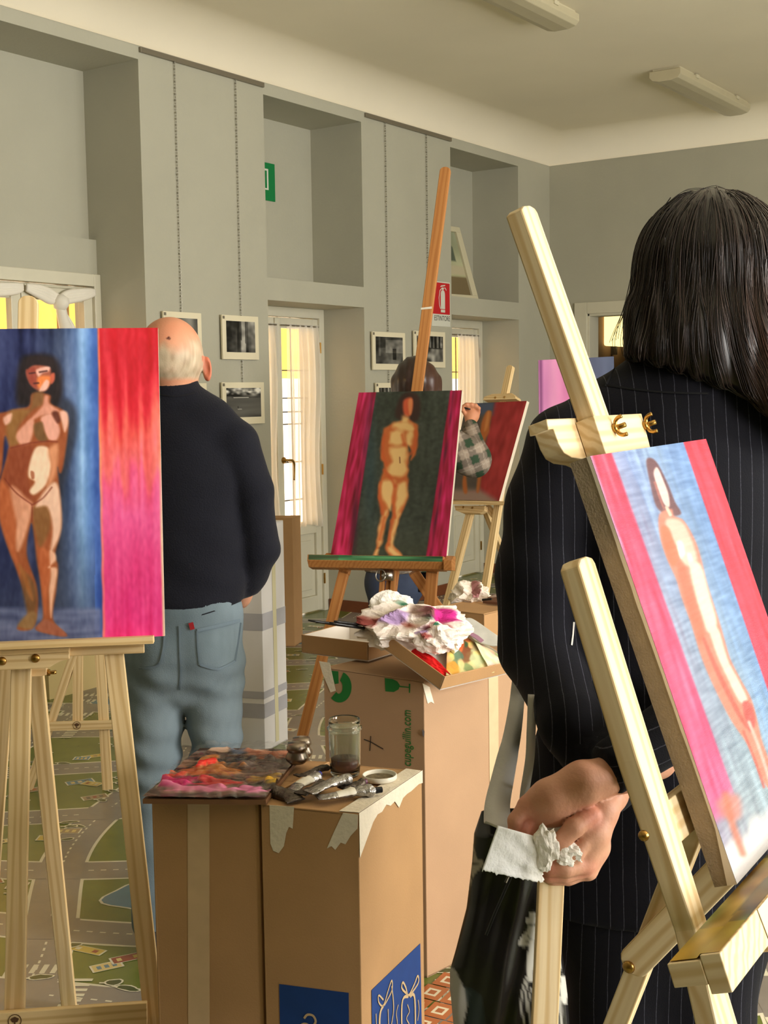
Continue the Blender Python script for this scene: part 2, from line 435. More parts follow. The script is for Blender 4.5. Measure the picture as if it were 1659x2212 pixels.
# ================================================================ the room
XL, YE, ZC, YF = -4.86, 9.38, 3.46, -7.0
mWall = mat('wall_paint', C(177, 174, 156), .75, .03, 3, .12, 60)
mCeil = mat('ceiling_paint', C(236, 226, 202), .8, .03, 1.2, .05, 30)
mCream = mat('cream_gloss_paint', C(208, 203, 182), .38, .03, 8, .05, 40)
mBrownBase = mat('brown_skirting', C(112, 62, 34), .5, .1, 12)
mIron = mat('dark_iron', C(52, 46, 40), .5)
mBrass = mat('brass', C(176, 136, 72), .28, metal=1)
mSteel = mat('steel', C(170, 165, 158), .3, metal=1)
mYellow = mat('yellow_render', C(238, 182, 74), .9, .06, 2)
def S(o): o['kind'] = 'structure'; return o
OP = [(3.57, 4.84, 1), (5.83, 6.795, 2), (7.87, 8.86, 2)]
b = MB(); xb = -5.30
for y0, y1 in ((YF, 3.57), (4.84, 5.83), (6.795, 7.87), (8.86, YE+.3)): b.box((xb-.1, y0, 0), (XL, y1, 3.17))
b.box((xb-.1, YF, 3.17), (XL, YE+.3, 3.7))
for y0, y1, k in OP:
    if k == 1: b.box((xb-.1, y0, 2.28), (-5.27, y1, 3.17)); b.box((xb-.1, y0, 2.1), (-5.215, y1, 2.285)); b.box((xb-.1, y0, 0), (-5.1, y1, .8))
    else: b.box((xb-.1, y0, 2.0), (-5.27, y1, 3.17)); b.box((-5.27, y0, 2.0), (XL, y1, 2.13))
S(b.build('wall_left', mWall))
b = MB()
b.box((XL, YE, 0), (-4.56, YE+.15, 3.7)); b.box((-4.56, YE, 2.07), (-3.6, YE+.15, 3.7)); b.box((-3.6, YE, 0), (WXR+.2, YE+.15, 3.7))
S(b.build('wall_back', mWall))
b = MB(); ys = [YF]
for a, c in WIN_R:
    b.box((WXR, ys[-1], 0), (WXR+.25, a, 3.7)); b.box((WXR, a, 0), (WXR+.25, c, .85)); b.box((WXR, a, 2.85), (WXR+.25, c, 3.7)); ys.append(c)
b.box((WXR, ys[-1], 0), (WXR+.25, YE+.15, 3.7)); S(b.build('wall_right', mWall))
S(MB().box((-5.4, YF-.15, 0), (WXR+.25, YF, 3.7)).build('wall_front', mat('dim_wall', C(120, 112, 96), .8)))
S(MB().box((XL-.5, YF-.15, ZC), (WXR+.25, YE+.3, ZC+.12)).build('ceiling', mCeil))
# concave cove between walls and ceiling
def cove_profile(n=20): R = .22; return [(R-R*math.cos(t), 3.245+R*math.sin(t)*(ZC-3.245)/R) for t in np.linspace(0, math.pi/2, n)]
pr = cove_profile(); b = MB()
pathc = [(XL, YF, 1, 0), (XL, YE, 1, -1), (WXR, YE, 0, -1)]
b.grid(np.array([[(x+dx*r, y+dy*r, z) for r, z in [(.003, 3.238)]+pr] for x, y, dx, dy in pathc]))
S(b.build('trim_1', mCeil, smooth=True, fixn=False))
# room behind the far door, with its own lit wall lamp
mHall = mat('hall_paint', C(120, 96, 74), .8, .04, 3)
b = MB(); b.box((-5.3, 12.2, 0), (-2.9, 12.3, 2.9)); b.box((-5.35, YE+.15, 0), (-5.25, 12.3, 2.9)); b.box((-2.95, YE+.15, 0), (-2.85, 12.3, 2.9)); b.box((-5.3, YE+.15, 2.8), (-2.9, 12.3, 2.9))
S(b.build('wall_hall', mHall))
b = MB(); y = YE
for x0, x1, z0, z1 in ((-4.63, -4.52, 0, 2.14), (-3.64, -3.53, 0, 2.14), (-4.52, -3.64, 2.05, 2.14)):
    b.box((x0, y-.025, z0), (x1, y+.02, z1)); 
b.box((-4.535, y-.012, 0), (-4.50, y+.15, 2.06)); b.box((-3.66, y-.012, 0), (-3.625, y+.15, 2.06)); b.box((-4.52, y-.012, 2.03), (-3.64, y+.15, 2.065))
S(b.build('door_3', mCream, bevel=.004))
dl = MB().box((-3.66, 9.56, .02), (-3.62, 10.4, 2.0)); S(dl.build('door_4', mat('dark_door', C(84, 60, 42), .5, .05, 8)))
# street side: a sunlit yellow house front and the pavement
S(MB().box((-9.2, -3, -.5), (-9.0, 24, 7)).build('wall_street', mYellow)); S(MB().box((-9.0, -3, -.2), (-8.9, 24, 1.62)).build('wall_street_base', mat('white_plinth_render', C(232, 229, 224), .9, .04, 2)))
S(MB().box((-9.0, -3, -.25), (-5.4, 24, -.15)).build('ground', mat('pavement', C(190, 186, 178), .9, .08, 6)))
# skirting on the piers
for i, (y0, y1) in enumerate(((4.84, 5.83), (6.795, 7.87), (8.86, YE))):
    S(MB().box((XL, y0, 0), (XL+.014, y1, .075)).build('baseboard_left' if not i else 'baseboard_left.%03d' % i, mBrownBase, bevel=.003))
for i, (y0, y1) in enumerate(((5.83, 5.83), (6.795, 6.795), (8.86, 8.86))):
    S(MB().box((-5.18, y0-.012, 0), (XL+.014, y0, .075)).build('baseboard_left.%03d' % (i+10), mBrownBase)) if i else None
S(MB().box((-3.53, YE-.014, 0), (WXR, YE, .075)).build('baseboard_back', mBrownBase))

# ---------------------------------------------------------------- floor: vinyl printed with a toy town
mFloor = vmat('printed_vinyl', .27, .45)
nt = mFloor.node_tree; bs = nt.nodes['Principled BSDF']; at_ = [n for n in nt.nodes if n.type == 'ATTRIBUTE'][0]
tc = nt.nodes.new('ShaderNodeTexCoord'); nz = nt.nodes.new('ShaderNodeTexNoise'); nz.inputs['Scale'].default_value = 4; nz.inputs['Detail'].default_value = 8
nt.links.new(tc.outputs['Object'], nz.inputs['Vector']); mr = nt.nodes.new('ShaderNodeMapRange'); mr.inputs[1].default_value = .3; mr.inputs[2].default_value = .7; mr.inputs[3].default_value = .8; mr.inputs[4].default_value = 1.15
nt.links.new(nz.outputs['Fac'], mr.inputs[0]); hs = nt.nodes.new('ShaderNodeHueSaturation'); nt.links.new(at_.outputs['Color'], hs.inputs['Color']); nt.links.new(mr.outputs[0], hs.inputs['Value']); nt.links.new(hs.outputs[0], bs.inputs['Base Color'])
bn = nt.nodes.new('ShaderNodeTexNoise'); bn.inputs['Scale'].default_value = 14; bn.inputs['Detail'].default_value = 3; nt.links.new(tc.outputs['Object'], bn.inputs['Vector'])
bp = nt.nodes.new('ShaderNodeBump'); bp.inputs['Strength'].default_value = .10; bp.inputs['Distance'].default_value = .01; nt.links.new(bn.outputs['Fac'], bp.inputs['Height']); nt.links.new(bp.outputs[0], bs.inputs['Normal'])
GREEN, ROAD, LINE = C(100, 110, 48), C(132, 124, 116), C(214, 208, 184)
fl = MB().box((-5.4, YF-.15, -.1), (WXR+.25, 12.3, 0), GREEN).build('floor', mFloor, paint=True); S(fl)
pm = MB(); dz = .00035
def flat(pts, lv, col): pm.poly([(x, y, lv*dz) for x, y in pts], col)
def strip(path, wd, lv, col):
    P = np.array(path, float); T = np.gradient(P, axis=0); T /= np.linalg.norm(T, axis=1)[:, None]+1e-12; N = np.stack([-T[:, 1], T[:, 0]], 1)*wd/2
    k = len(pm.v); n = len(P)
    for p, q in zip(P, N): pm.v += [(p[0]-q[0], p[1]-q[1], lv*dz), (p[0]+q[0], p[1]+q[1], lv*dz)]; pm.c += [col, col]
    pm.f += [(k+2*i, k+2*i+2, k+2*i+3, k+2*i+1) for i in range(n-1)]
def blob(c, rx, ry, a, n=18, wob=.16, seed=0):
    r = np.random.default_rng(abs(seed)+1); ph = r.uniform(0, 6.3, 3); o = []
    for t in np.linspace(0, 2*math.pi, n, endpoint=False):
        k = 1+wob*(math.sin(2*t+ph[0])+.7*math.sin(3*t+ph[1])+.5*math.sin(5*t+ph[2]))
        x, y = rx*k*math.cos(t), ry*k*math.sin(t); o.append((c[0]+x*math.cos(a)-y*math.sin(a), c[1]+x*math.sin(a)+y*math.cos(a)))
    return o
def grow(p, d):
    p = np.array(p); c = p.mean(0); v = p-c; return c+v*(1+d/np.linalg.norm(v, axis=1))[:, None]
def quad(c, w_, h_, a): ca, sa = math.cos(a), math.sin(a); return [(c[0]+x*ca-y*sa, c[1]+x*sa+y*ca) for x, y in ((-w_/2, -h_/2), (w_/2, -h_/2), (w_/2, h_/2), (-w_/2, h_/2))]
rr = random.Random(11)
roads = []; SCL = .52
AN = math.radians(33); ax_, ay_ = np.array([math.cos(AN), math.sin(AN)]), np.array([-math.sin(AN), math.cos(AN)])
O2 = np.array([-2.5, 3.0]); RW = .135; DU, DV = 1.18*SCL, .92*SCL
def town(u, v): return O2+ax_*u+ay_*v
inb = lambda p: -5.15 < p[0] < .9 and .3 < p[1] < 9.3
us = np.linspace(-6, 6, 320)
skew = lambda v: .55*v
def cross(j, k):
    u, v = j*DU, k*DV
    for _ in range(8): u, v = j*DU+.08*math.sin(v*2.9+j*2.1), k*DV+.09*math.sin(u*2.4+k*1.3)
    return u, v
for k in range(-13, 16): roads.append([town(u, k*DV+.09*math.sin(u*2.4+k*1.3)) for u in us])
for j in range(-11, 12): roads.append([town(j*DU+.08*math.sin(v*2.9+j*2.1), v) for v in us])
roads = [[p for p in r if inb(p)] for r in roads]; roads = [r for r in roads if len(r) > 8]
for i, r in enumerate(roads): strip(r, RW+.02, 1+i*.012, LINE)
for i, r in enumerate(roads): strip(r, RW, 2+i*.012, ROAD)
for r in roads:
    i = 0
    while i+1 < len(r): strip([r[i], .55*np.array(r[i])+.45*np.array(r[i+1])], .006, 3, LINE); i += 1
for k in range(-13, 16):
    for j in range(-11, 12):
        u1, v1 = cross(j, k)
        if not inb(town(u1, v1)): continue
        flat(quad(town(u1, v1), RW*1.02, RW*1.02, AN), 3.5, ROAD)
        if rr.random() < .6: continue
        for s_ in (-1, 1):
            for n_ in range(6):
                for c, w_, h_ in ((town(u1+s_*.13, v1-.066+n_*.027), .05, .014), (town(u1-.066+n_*.027, v1+s_*.13), .014, .05)): flat(quad(c, w_, h_, AN), 4, LINE)
PAL = [C(206, 184, 122), C(190, 164, 76), C(140, 66, 48), C(86, 122, 140), C(200, 190, 160), C(170, 108, 66), C(150, 128, 96)]
for k in range(-13, 15):
    for j in range(-11, 11):
        u0, v0 = [(a+b_)/2 for a, b_ in zip(cross(j, k), cross(j+1, k+1))]; c0 = town(u0, v0)
        if not inb(c0): continue
        sd = k*31+j*7+400; a_, b_ = (DU-RW)/2, (DV-RW)/2; kind = rr.random()
        if kind < .30:
            p = blob(c0, a_*.8, b_*.74, AN+rr.uniform(-.3, .3), 36, .16, sd); flat(grow(p, .008), 2.5, LINE); flat(p, 3, C(72, 116, 138))
            bq = quad(c0+ax_*rr.uniform(-.05, .05), .06, .02, AN+rr.uniform(0, 3)); flat(grow(bq, .006), 3.5, C(190, 176, 130)); flat(bq, 4, C(214, 200, 158))
        else:
            for q in range(rr.randint(3, 5)):
                c = c0+ax_*rr.uniform(-.7, .7)*a_+ay_*rr.uniform(-.6, .6)*b_; ww, hh = rr.uniform(.045, .1), rr.uniform(.028, .05)
                an = AN+rr.choice((0, 0, .5, -.4)); p = quad(c, ww, hh, an); flat(grow(p, .006), 2.5+q*.6, LINE); flat(p, 2.7+q*.6, rr.choice(PAL))
                for z_ in range(3): flat(quad(c+np.array([math.cos(an), math.sin(an)])*(z_-1)*ww*.28, ww*.16, hh*.5, an), 2.9+q*.6, rr.choice(PAL+[C(92, 84, 70)]))
        for q in range(rr.randint(6, 9)):
            e_ = rr.choice((0, 1)); t = rr.uniform(-.85, .85); sg = rr.choice((-1, 1)); c = c0+(ax_*t*a_+ay_*sg*b_*rr.uniform(.6, .85) if e_ else ax_*sg*a_*rr.uniform(.65, .88)+ay_*t*b_)
            p = blob(c, rr.uniform(.017, .028), rr.uniform(.009, .013), rr.uniform(-.4, .4)+AN, 12, .14, sd+q); flat(grow(p, .005), 5+q*.2, LINE); flat(p, 5.1+q*.2, C(66, 76, 42))
            flat(quad(np.array(p[6])-ax_*.01, .014, .007, AN), 5.1+q*.2, LINE)
# patch of orange courtyards near the tall box
for i in range(5):
    for j in range(14):
        c = np.array([-1.62+j*.065, 2.28+i*.075+j*.006])
        flat(quad(c, .06, .07, .1), 7, C(170, 96, 52)); flat(quad(c, .032, .036, .1), 7.2, C(214, 204, 176)); flat(quad(c, .018, .02, .1), 7.4, C(160, 88, 48))
S(pm.build('floor_print', mFloor, fl, paint=True, fixn=False))

# ================================================================ windows and glazed doors in the left wall
mCurt = mat('sheer_curtain', C(240, 236, 228), .9)
nt = mCurt.node_tree; out = [n for n in nt.nodes if n.type == 'OUTPUT_MATERIAL'][0]; pb = nt.nodes['Principled BSDF']
tl = nt.nodes.new('ShaderNodeBsdfTranslucent'); tl.inputs[0].default_value = (.95, .93, .9, 1); tp = nt.nodes.new('ShaderNodeBsdfTransparent')
m1 = nt.nodes.new('ShaderNodeMixShader'); m1.inputs[0].default_value = .62; nt.links.new(pb.outputs[0], m1.inputs[1]); nt.links.new(tl.outputs[0], m1.inputs[2])
m2 = nt.nodes.new('ShaderNodeMixShader'); m2.inputs[0].default_value = .36; nt.links.new(m1.outputs[0], m2.inputs[1]); nt.links.new(tp.outputs[0], m2.inputs[2]); nt.links.new(m2.outputs[0], out.inputs[0])
mGlass = mat('window_glass', (1, 1, 1, 1), .02, **{'Transmission Weight': 1.0, 'IOR': 1.1})
nt = mGlass.node_tree; out = [n for n in nt.nodes if n.type == 'OUTPUT_MATERIAL'][0]
tp = nt.nodes.new('ShaderNodeBsdfTransparent'); gl = nt.nodes.new('ShaderNodeBsdfGlossy'); gl.inputs['Roughness'].default_value = .03
mx_ = nt.nodes.new('ShaderNodeMixShader'); mx_.inputs[0].default_value = .06; nt.links.new(tp.outputs[0], mx_.inputs[1]); nt.links.new(gl.outputs[0], mx_.inputs[2]); nt.links.new(mx_.outputs[0], out.inputs[0])
def curtain(name, y0, y1, z0, z1, x, parent, folds=6, seed=0, bow=.02):
    r = np.random.default_rng(seed); ny, nz = 70, 26; P = np.zeros((nz, ny, 3))
    for i in range(nz):
        t = i/(nz-1); z = z1+(z0-z1)*t
        for j in range(ny):
            s_ = j/(ny-1); am = .006+.012*min(1, t*3)
            yy = y0+(y1-y0)*(.5+(s_-.5)*(1-bow*4*math.sin(t*math.pi)*.3)) + (.02*math.sin(2*math.pi*t*1.1)*s_)
            xx = x+am*math.sin(s_*folds*2*math.pi+1.2*math.sin(t*2+seed))+.004*math.sin(s_*31+seed)
            P[i, j] = (xx, yy, z-(.012*math.sin(s_*9) if i == nz-1 else 0))
    o = MB().grid(P).build(name, mCurt, parent, True, fixn=False); return o
def bars(mb, x0, x1, segs):
    for y0, y1, z0, z1 in segs: mb.box((x0, y0, z0), (x1, y1, z1))
def french_door(idx, y0, y1, handle=True):
    xf = -5.19; t = S(bpy.data.objects.new('door_%d' % idx, None)); COL.objects.link(t); t.location = (xf, (y0+y1)/2, 0)
    t['label'] = 'cream painted glazed double door behind a white sheer curtain'
    b = MB(); bars(b, xf-.07, xf+.004, [(y0, y0+.05, 0, 2.0), (y1-.05, y1, 0, 2.0), (y0+.05, y1-.05, 1.94, 2.0)]); b.build('door_frame', mCream, t, bevel=.003)
    ym = (y0+y1)/2
    for k, (a, c) in enumerate(((y0+.05, ym), (ym, y1-.05))):
        b = MB(); st = .055
        bars(b, xf-.055, xf-.012, [(a, a+st, .01, 1.935), (c-st, c, .01, 1.935), (a+st, c-st, 1.87, 1.935), (a+st, c-st, .53, .61), (a+st, c-st, .01, .11)])
        b.box((xf-.045, a+st, .11), (xf-.03, c-st, .53)); b.box((xf-.045, a+st+.045, .155), (xf-.02, c-st-.045, .485))
        l = b.build('door_leaf', mCream, t, bevel=.004)
        MB().box((xf-.04, a+st, .61), (xf-.036, c-st, 1.87)).build('pane', mGlass, l)
        curtain('curtain', a+st+(.035 if k else -.02), c-.012, .585, 1.895, xf+.012, t, 6, idx*3+k, .03)
        r_ = MB().tube([(xf+.010, a+.02, 1.885), (xf+.010, c-.02, 1.885)], .005, 8).build('curtain_rod', mSteel, t)
        for zz in (1.75, .95, .22):
            MB().tube([(xf+.004, (c if k else a)+(.004 if k else -.004), zz-.035), (xf+.004, (c if k else a)+(.004 if k else -.004), zz+.035)], .007, 8).build('hinge', mBrass, t)
    MB().box((xf-.012, ym-.022, .02), (xf+.003, ym+.022, 1.93)).build('astragal', mCream, t, bevel=.004)
    h = MB().lathe([(.0, 0), (.021, 0), (.021, .006), (.009, .01), (.009, .035), (0, .035)], 16, ((xf+.003, ym+.03, 1.03), (1, 0, 0))).build('handle_plate', mBrass, t, True)
    MB().tube(curve([(xf+.034, ym+.03, 1.03), (xf+.045, ym+.07, 1.026), (xf+.043, ym+.09, .99), (xf+.04, ym+.088, .90)], 6, False), [.008]*12+[.006]*7, 10).build('handle_lever', mBrass, h, True)
    g = MB()
    for zz in (.75, 1.0, 1.25, 1.33, 1.42, 1.6): g.box((xf-.12, y0+.03, zz), (xf-.11, y1-.03, zz+.008))
    for yy in np.linspace(y0+.08, y1-.08, 7): g.box((xf-.118, yy, .02), (xf-.112, yy+.008, 1.96))
    g.build('outside_grille', mIron, t)
french_door(1, 5.83, 6.795); french_door(2, 7.87, 8.86)
# upper-left casement window
xf = -5.20; y0, y1, zb, zt = 3.57, 4.84, .82, 2.1
wn = S(bpy.data.objects.new('window_1', None)); COL.objects.link(wn); wn.location = (xf, (y0+y1)/2, zb); wn['label'] = 'cream casement window with knotted white curtains'
b = MB(); bars(b, xf-.07, xf+.01, [(y0, y0+.045, zb, zt), (y1-.045, y1, zb, zt), (y0+.045, y1-.045, zt-.065, zt), (y0+.045, y1-.045, zb, zb+.06)]); b.build('window_frame', mCream, wn, bevel=.004)
ym = 4.32
for k, (a, c) in enumerate(((y0+.045, ym-.003), (ym+.003, y1-.045))):
    b = MB(); bars(b, xf-.055, xf-.01, [(a, a+.06, zb+.06, zt-.07), (c-.06, c, zb+.06, zt-.07), (a+.06, c-.06, zt-.13, zt-.07), (a+.06, c-.06, zb+.06, zb+.12)])
    bars(b, xf-.045, xf-.02, [(a+.06, c-.06, zt-.15, zt-.13)])
    s_ = b.build('casement', mCream, wn, bevel=.004); MB().box((xf-.04, a+.06, zb+.12), (xf-.036, c-.06, zt-.13)).build('pane', mGlass, s_)
    yc = (a+c)/2-.01; b = MB(); zr = zt-.088
    P_ = lambda *q: [(xf+.015+.01*math.sin(i*2.), yy, zz) for i, (yy, zz) in enumerate(q)]
    for e in range(4):
        b.tube(curve(P_((a+.01, zr-.006*e), (a+.08, zr-.014*e-.004), (yc-.06, zr-.02-.016*e), (yc, zr-.055)), 6, False), np.interp(np.linspace(0, 1, 19), [0, .5, 1], [.012, .017, .02]), 8)
        b.tube(curve(P_((c-.01, zr-.006*e), (c-.08, zr-.012*e-.004), (yc+.06, zr-.02-.014*e), (yc, zr-.055)), 6, False), np.interp(np.linspace(0, 1, 19), [0, .5, 1], [.012, .016, .02]), 8)
    b.lathe([(0, -.045), (.03, -.035), (.043, 0), (.034, .032), (0, .045)], 14, ((xf+.022, yc, zr-.075), (.1, .25, 1)))
    b.tube(curve([(xf+.02, yc, zr-.1), (xf+.02, yc+.012, zr-.16), (xf+.02, yc+.03, zr-.22), (xf+.02, yc+.012, zr-.29), (xf+.018, yc-.02, zr-.34)], 6, False), np.interp(np.linspace(0, 1, 25), [0, .3, .6, 1], [.026, .03, .042, .012]), 10)
    b.tube(curve([(xf+.025, yc+.01, zr-.12), (xf+.03, yc+.06, zr-.2), (xf+.03, yc+.075, zr-.26), (xf+.026, yc+.03, zr-.31)], 6, False), np.interp(np.linspace(0, 1, 19), [0, .6, 1], [.012, .022, .008]), 8)
    b.build('knotted_curtain', mat('white_voile', C(226, 220, 206), .9, **{'Subsurface Weight': .0}), wn, True)
    MB().tube([(xf+.012, a, zr+.006), (xf+.012, c, zr+.006)], .004, 8).build('curtain_rod', mCream, wn)
    MB().box((xf-.12, a+.115, zb), (xf-.105, a+.128, zt)).build('outside_bar', mat('grey_bar', C(150, 130, 92), .6), wn)
    MB().box((xf-.16, c-.12, zb), (xf-.1, c-.085, zt)).build('outside_shutter', mat('tan_shutter', C(170, 128, 84), .7), wn)
MB().box((-5.27, y0, zb-.02), (-5.08, y1, zb+.02)).build('window_sill', mCream, wn)
for n_, (a, c) in enumerate(WIN_R):
    t = S(bpy.data.objects.new('window_%d' % (n_+2), None)); COL.objects.link(t); t.location = (WXR, (a+c)/2, .85)
    b = MB()
    for q in ((a, a+.05, .85, 2.85), (c-.05, c, .85, 2.85), ((a+c)/2-.03, (a+c)/2+.03, .85, 2.85), (a, c, .85, .9), (a, c, 2.8, 2.85)): b.box((WXR+.03, q[0], q[2]), (WXR+.09, q[1], q[3]))
    b.build('window_frame', mCream, t)

# ---------------------------------------------------------------- ceiling lamps
mLampB = mat('lamp_housing', C(196, 188, 160), .5); mDiff = mat('lamp_diffuser', C(186, 176, 146), .35, .02, 20)
def lamp(ya, label):
    t = thing('ceiling_lamp', (-3.24, ya+.65, ZC), label, 'lamp', 'ceiling strip lamps')
    MB().box((-3.33, ya+.02, ZC-.018), (-3.15, ya+1.28, ZC)).build('housing', mLampB, t)
    pr = [(-.105, ZC-.014), (-.105, ZC-.05), (-.085, ZC-.072), (-.04, ZC-.082), (.04, ZC-.082), (.085, ZC-.072), (.105, ZC-.05), (.105, ZC-.014)]
    MB().prism([(-3.24+x, ya, z) for x, z in pr], (0, 1.3, 0)).build('diffuser', mDiff, t, bevel=.003)
    for yy in (ya+.25, ya+1.0):
        for sx in (-1, 1): MB().box((-3.24+sx*.104, yy, ZC-.03), (-3.24+sx*.112, yy+.05, ZC-.008)).build('clip', mLampB, t)
lamp(5.1, 'unlit ceiling strip lamp cut by the top of the picture'); lamp(7.82, 'unlit ceiling strip lamp nearest the far corner of the room')

# ---------------------------------------------------------------- picture rails, chains and photographs
mRail = mat('grey_rail', C(140, 132, 116), .4, metal=.6); mPass = mat('cream_card', C(226, 216, 186), .7); mChain = mat('clear_chain', C(150, 146, 132), .35, metal=.5)
rails = [(4.845, 5.825, 'picture rail above the left pair of photographs'), (6.83, 7.868, 'picture rail above the photographs beside the extinguisher sign')]
for a, c, lb in rails: tag(MB().box((XL, a, 3.205), (XL+.018, c, 3.232)).build('picture_rail', mRail, bevel=.003), lb, 'rail', 'picture rails')
def chain_(y, z0, z1, label):
    b = MB(); n = int((z1-z0)/.016); h = (z1-z0)/n
    for i in range(n):
        z = z0+h*i; b.tube([(XL+.012, y, z), (XL+.012, y, z+h*.72)], .0045 if (i % 2) else .003, 5)
    return tag(b.build('hanging_chain', mChain), label, 'chain', 'chains holding up the photographs')
def gray_art(n, seed, style):
    y, x = np.mgrid[0:1:n*1j, 0:1:n*1j]; r = np.random.default_rng(seed)
    a = 70+streaks(n, n, 2, 2, seed)*22+streaks(n, n, 9, 5, seed+1)*28
    if style == 0: a = a*.7; a[(abs(x-.58) < .05+.03*y)] += 90; a[abs(x-.4) < .05] -= 40; a += 40*(x > .75)
    if style == 1: a = np.where(y < .22, 130+streaks(n, n, 1.2, 1.5, seed)*55, np.where(y < .34, 60+streaks(n, n, 1, 3, seed)*35, 86+streaks(n, n, 2, 8, seed)*8)); a[(abs(y-.33) < .012) & (x > .2) & (x < .65)] = 190; a[(abs(x-.33) < .012) & (abs(y-.66) < .05)] = 20; a[(abs(y-.73) < .012) & (abs(x-.37) < .06)] = 175
    if style == 2: a = a*.55+30; a[(x > .35) & (y > .1) & (y < .6)] += 40; a[(abs(x-.68) < .07) & (y > .42) & (y < .85)] -= 80; a[(abs(x-.14) < .03) & (y < .7)] += 40; a[(x < .35) & (y < .4)] -= 30
    if style == 3: a = a*.8; a[(abs((x*7) % 1-.5) < .2) & (y < .45)] += 85; a[(y > .5)] = 90+streaks(n, n, 3, 2, seed)[(y > .5)]*30
    if style == 4: a = 95+40*(1-y)+streaks(n, n, 6, 3, seed)*25; a[(abs(x-.62) < .06) & (y > .35)] += 70
    return np.clip(a, 12, 235)
mPhoto = vmat('photo_print', .35, .4)
def photo(y0, y1, z0, z1, style, label, seed):
    t = thing('photograph', (XL+.02, (y0+y1)/2, z0), label, 'photograph', 'black and white photographs on the wall')
    MB().box((XL+.014, y0, z0), (XL+.026, y1, z1)).build('passepartout', mPass, t, bevel=.001)
    n = 44; g = gray_art(n, seed, style); mb = MB(); m = .032
    yy, zz = np.meshgrid(np.linspace(y0+m, y1-m, n), np.linspace(z1-m, z0+m+.008, n)); P = np.stack([np.full_like(yy, XL+.0268), yy, zz], -1)
    c = np.ones((n*n, 4)); gg = s2l(g/255).ravel(); c[:, 0] = gg*1.02; c[:, 1] = gg*.98; c[:, 2] = gg*.86
    mb.grid(P, c).build('print', mPhoto, t, paint=True, fixn=False)
    MB().box((XL+.026, y0+.004, z1-.022), (XL+.028, y0+.02, z1-.006)).build('corner_mark', mRail, t)
photo(4.94, 5.232, 1.575, 1.896, 4, 'photograph half hidden behind the bald head', 1)
photo(4.95, 5.26, 1.28, 1.517, 4, 'photograph of which a corner shows between the ear and the sweater shoulder', 2)
photo(5.40, 5.71, 1.65, 1.896, 0, 'dark upright photograph on its chain right of the bald head', 3)
photo(5.387, 5.748, 1.283, 1.521, 1, 'lake photograph with a tiny boat above the navy shoulder', 4)
photo(6.85, 7.23, 1.60, 1.848, 2, 'photograph of a dark building left of the brown easel mast', 5)
photo(7.34, 7.738, 1.62, 1.868, 3, 'photograph of bare trees under the extinguisher sign', 6)
photo(6.882, 7.25, 1.27, 1.515, 3, 'photograph whose top edge peeks over the dark green canvas', 7)
chain_(5.095, 1.896, 3.21, 'chain dropping to the photograph behind the bald head'); chain_(5.58, 1.521, 3.21, 'chain linking the dark upright photograph and the lake photograph')
chain_(7.05, 1.515, 3.21, 'chain above the photograph of a dark building'); chain_(7.545, 1.868, 3.21, 'chain above the photograph of bare trees')

# ---------------------------------------------------------------- wall signs
mSignG = mat('green_sign', C(0, 122, 62), .45); mSignR = mat('red_sign', C(196, 24, 34), .4); mSignW = mat('white_sign', C(214, 214, 200), .45); mInk = mat('black_ink', C(32, 32, 30), .6)
t = thing('exit_sign', (-5.27, 6.32, 2.66), 'green exit sign inside the middle wall niche', 'sign')
MB().box((-5.27, 6.17, 2.665), (-5.262, 6.41, 2.898)).build('plate', mSignG, t)
b = MB(); x = -5.2615
b.poly([(x, 6.20, 2.73), (x, 6.345, 2.73), (x, 6.345, 2.86), (x, 6.20, 2.86)]); b.build('pictogram', mSignW, t)
MB().poly([(x+.0006, 6.215, 2.74), (x+.0006, 6.33, 2.74), (x+.0006, 6.33, 2.848), (x+.0006, 6.215, 2.848)]).build('pictogram_door', mSignG, t)
t = thing('extinguisher_sign', (XL, 7.73, 1.91), 'red and white fire extinguisher sign reading ESTINTORE beside the brown mast', 'sign')
MB().box((XL, 7.60, 1.91), (XL+.004, 7.845, 2.222)).build('plate', mSignW, t)
MB().box((XL+.004, 7.607, 1.995), (XL+.005, 7.838, 2.214)).build('red_field', mSignR, t)
b = MB(); x = XL+.0056; yc, zc = 7.745, 2.09; X = lambda pts: [(x, yc+a, zc+c) for a, c in pts]
b.poly(X([(-.028, -.058), (.028, -.058), (.028, .05), (.02, .068), (.008, .074), (-.008, .074), (-.02, .068), (-.028, .05)])); b.poly(X([(-.028, -.082), (.028, -.082), (.028, -.063), (-.028, -.063)]))
b.poly(X([(-.01, .076), (.012, .076), (.014, .092), (-.012, .092)])); b.poly(X([(-.036, .094), (.03, .104), (.034, .112), (-.02, .106)])); b.poly(X([(.012, .09), (.03, .086), (.046, .072), (.05, .076), (.034, .094)]))
b.ribbon([(x, yc-.012, zc+.086), (x, yc-.038, zc+.07), (x, yc-.052, zc+.02), (x, yc-.046, zc-.03), (x, yc-.033, zc-.058)], .007, (1, 0, 0), .0003)
b.build('extinguisher_symbol', mSignW, t, fixn=False)
def text(name, s_, size, mx, m, parent, squash=1.0, ext=.0002):
    c = bpy.data.curves.new(name, 'FONT'); c.body = s_; c.size = size; c.align_x = 'CENTER'; c.align_y = 'CENTER'; c.extrude = ext; c.materials.append(m)
    tmp = bpy.data.objects.new(name, c); COL.objects.link(tmp); dg = bpy.context.evaluated_depsgraph_get(); dg.update()
    me = bpy.data.meshes.new_from_object(tmp.evaluated_get(dg)); bpy.data.objects.remove(tmp)
    me.transform(mx @ Matrix.Diagonal((squash, 1, 1, 1)))
    return link(name, me, m, parent)
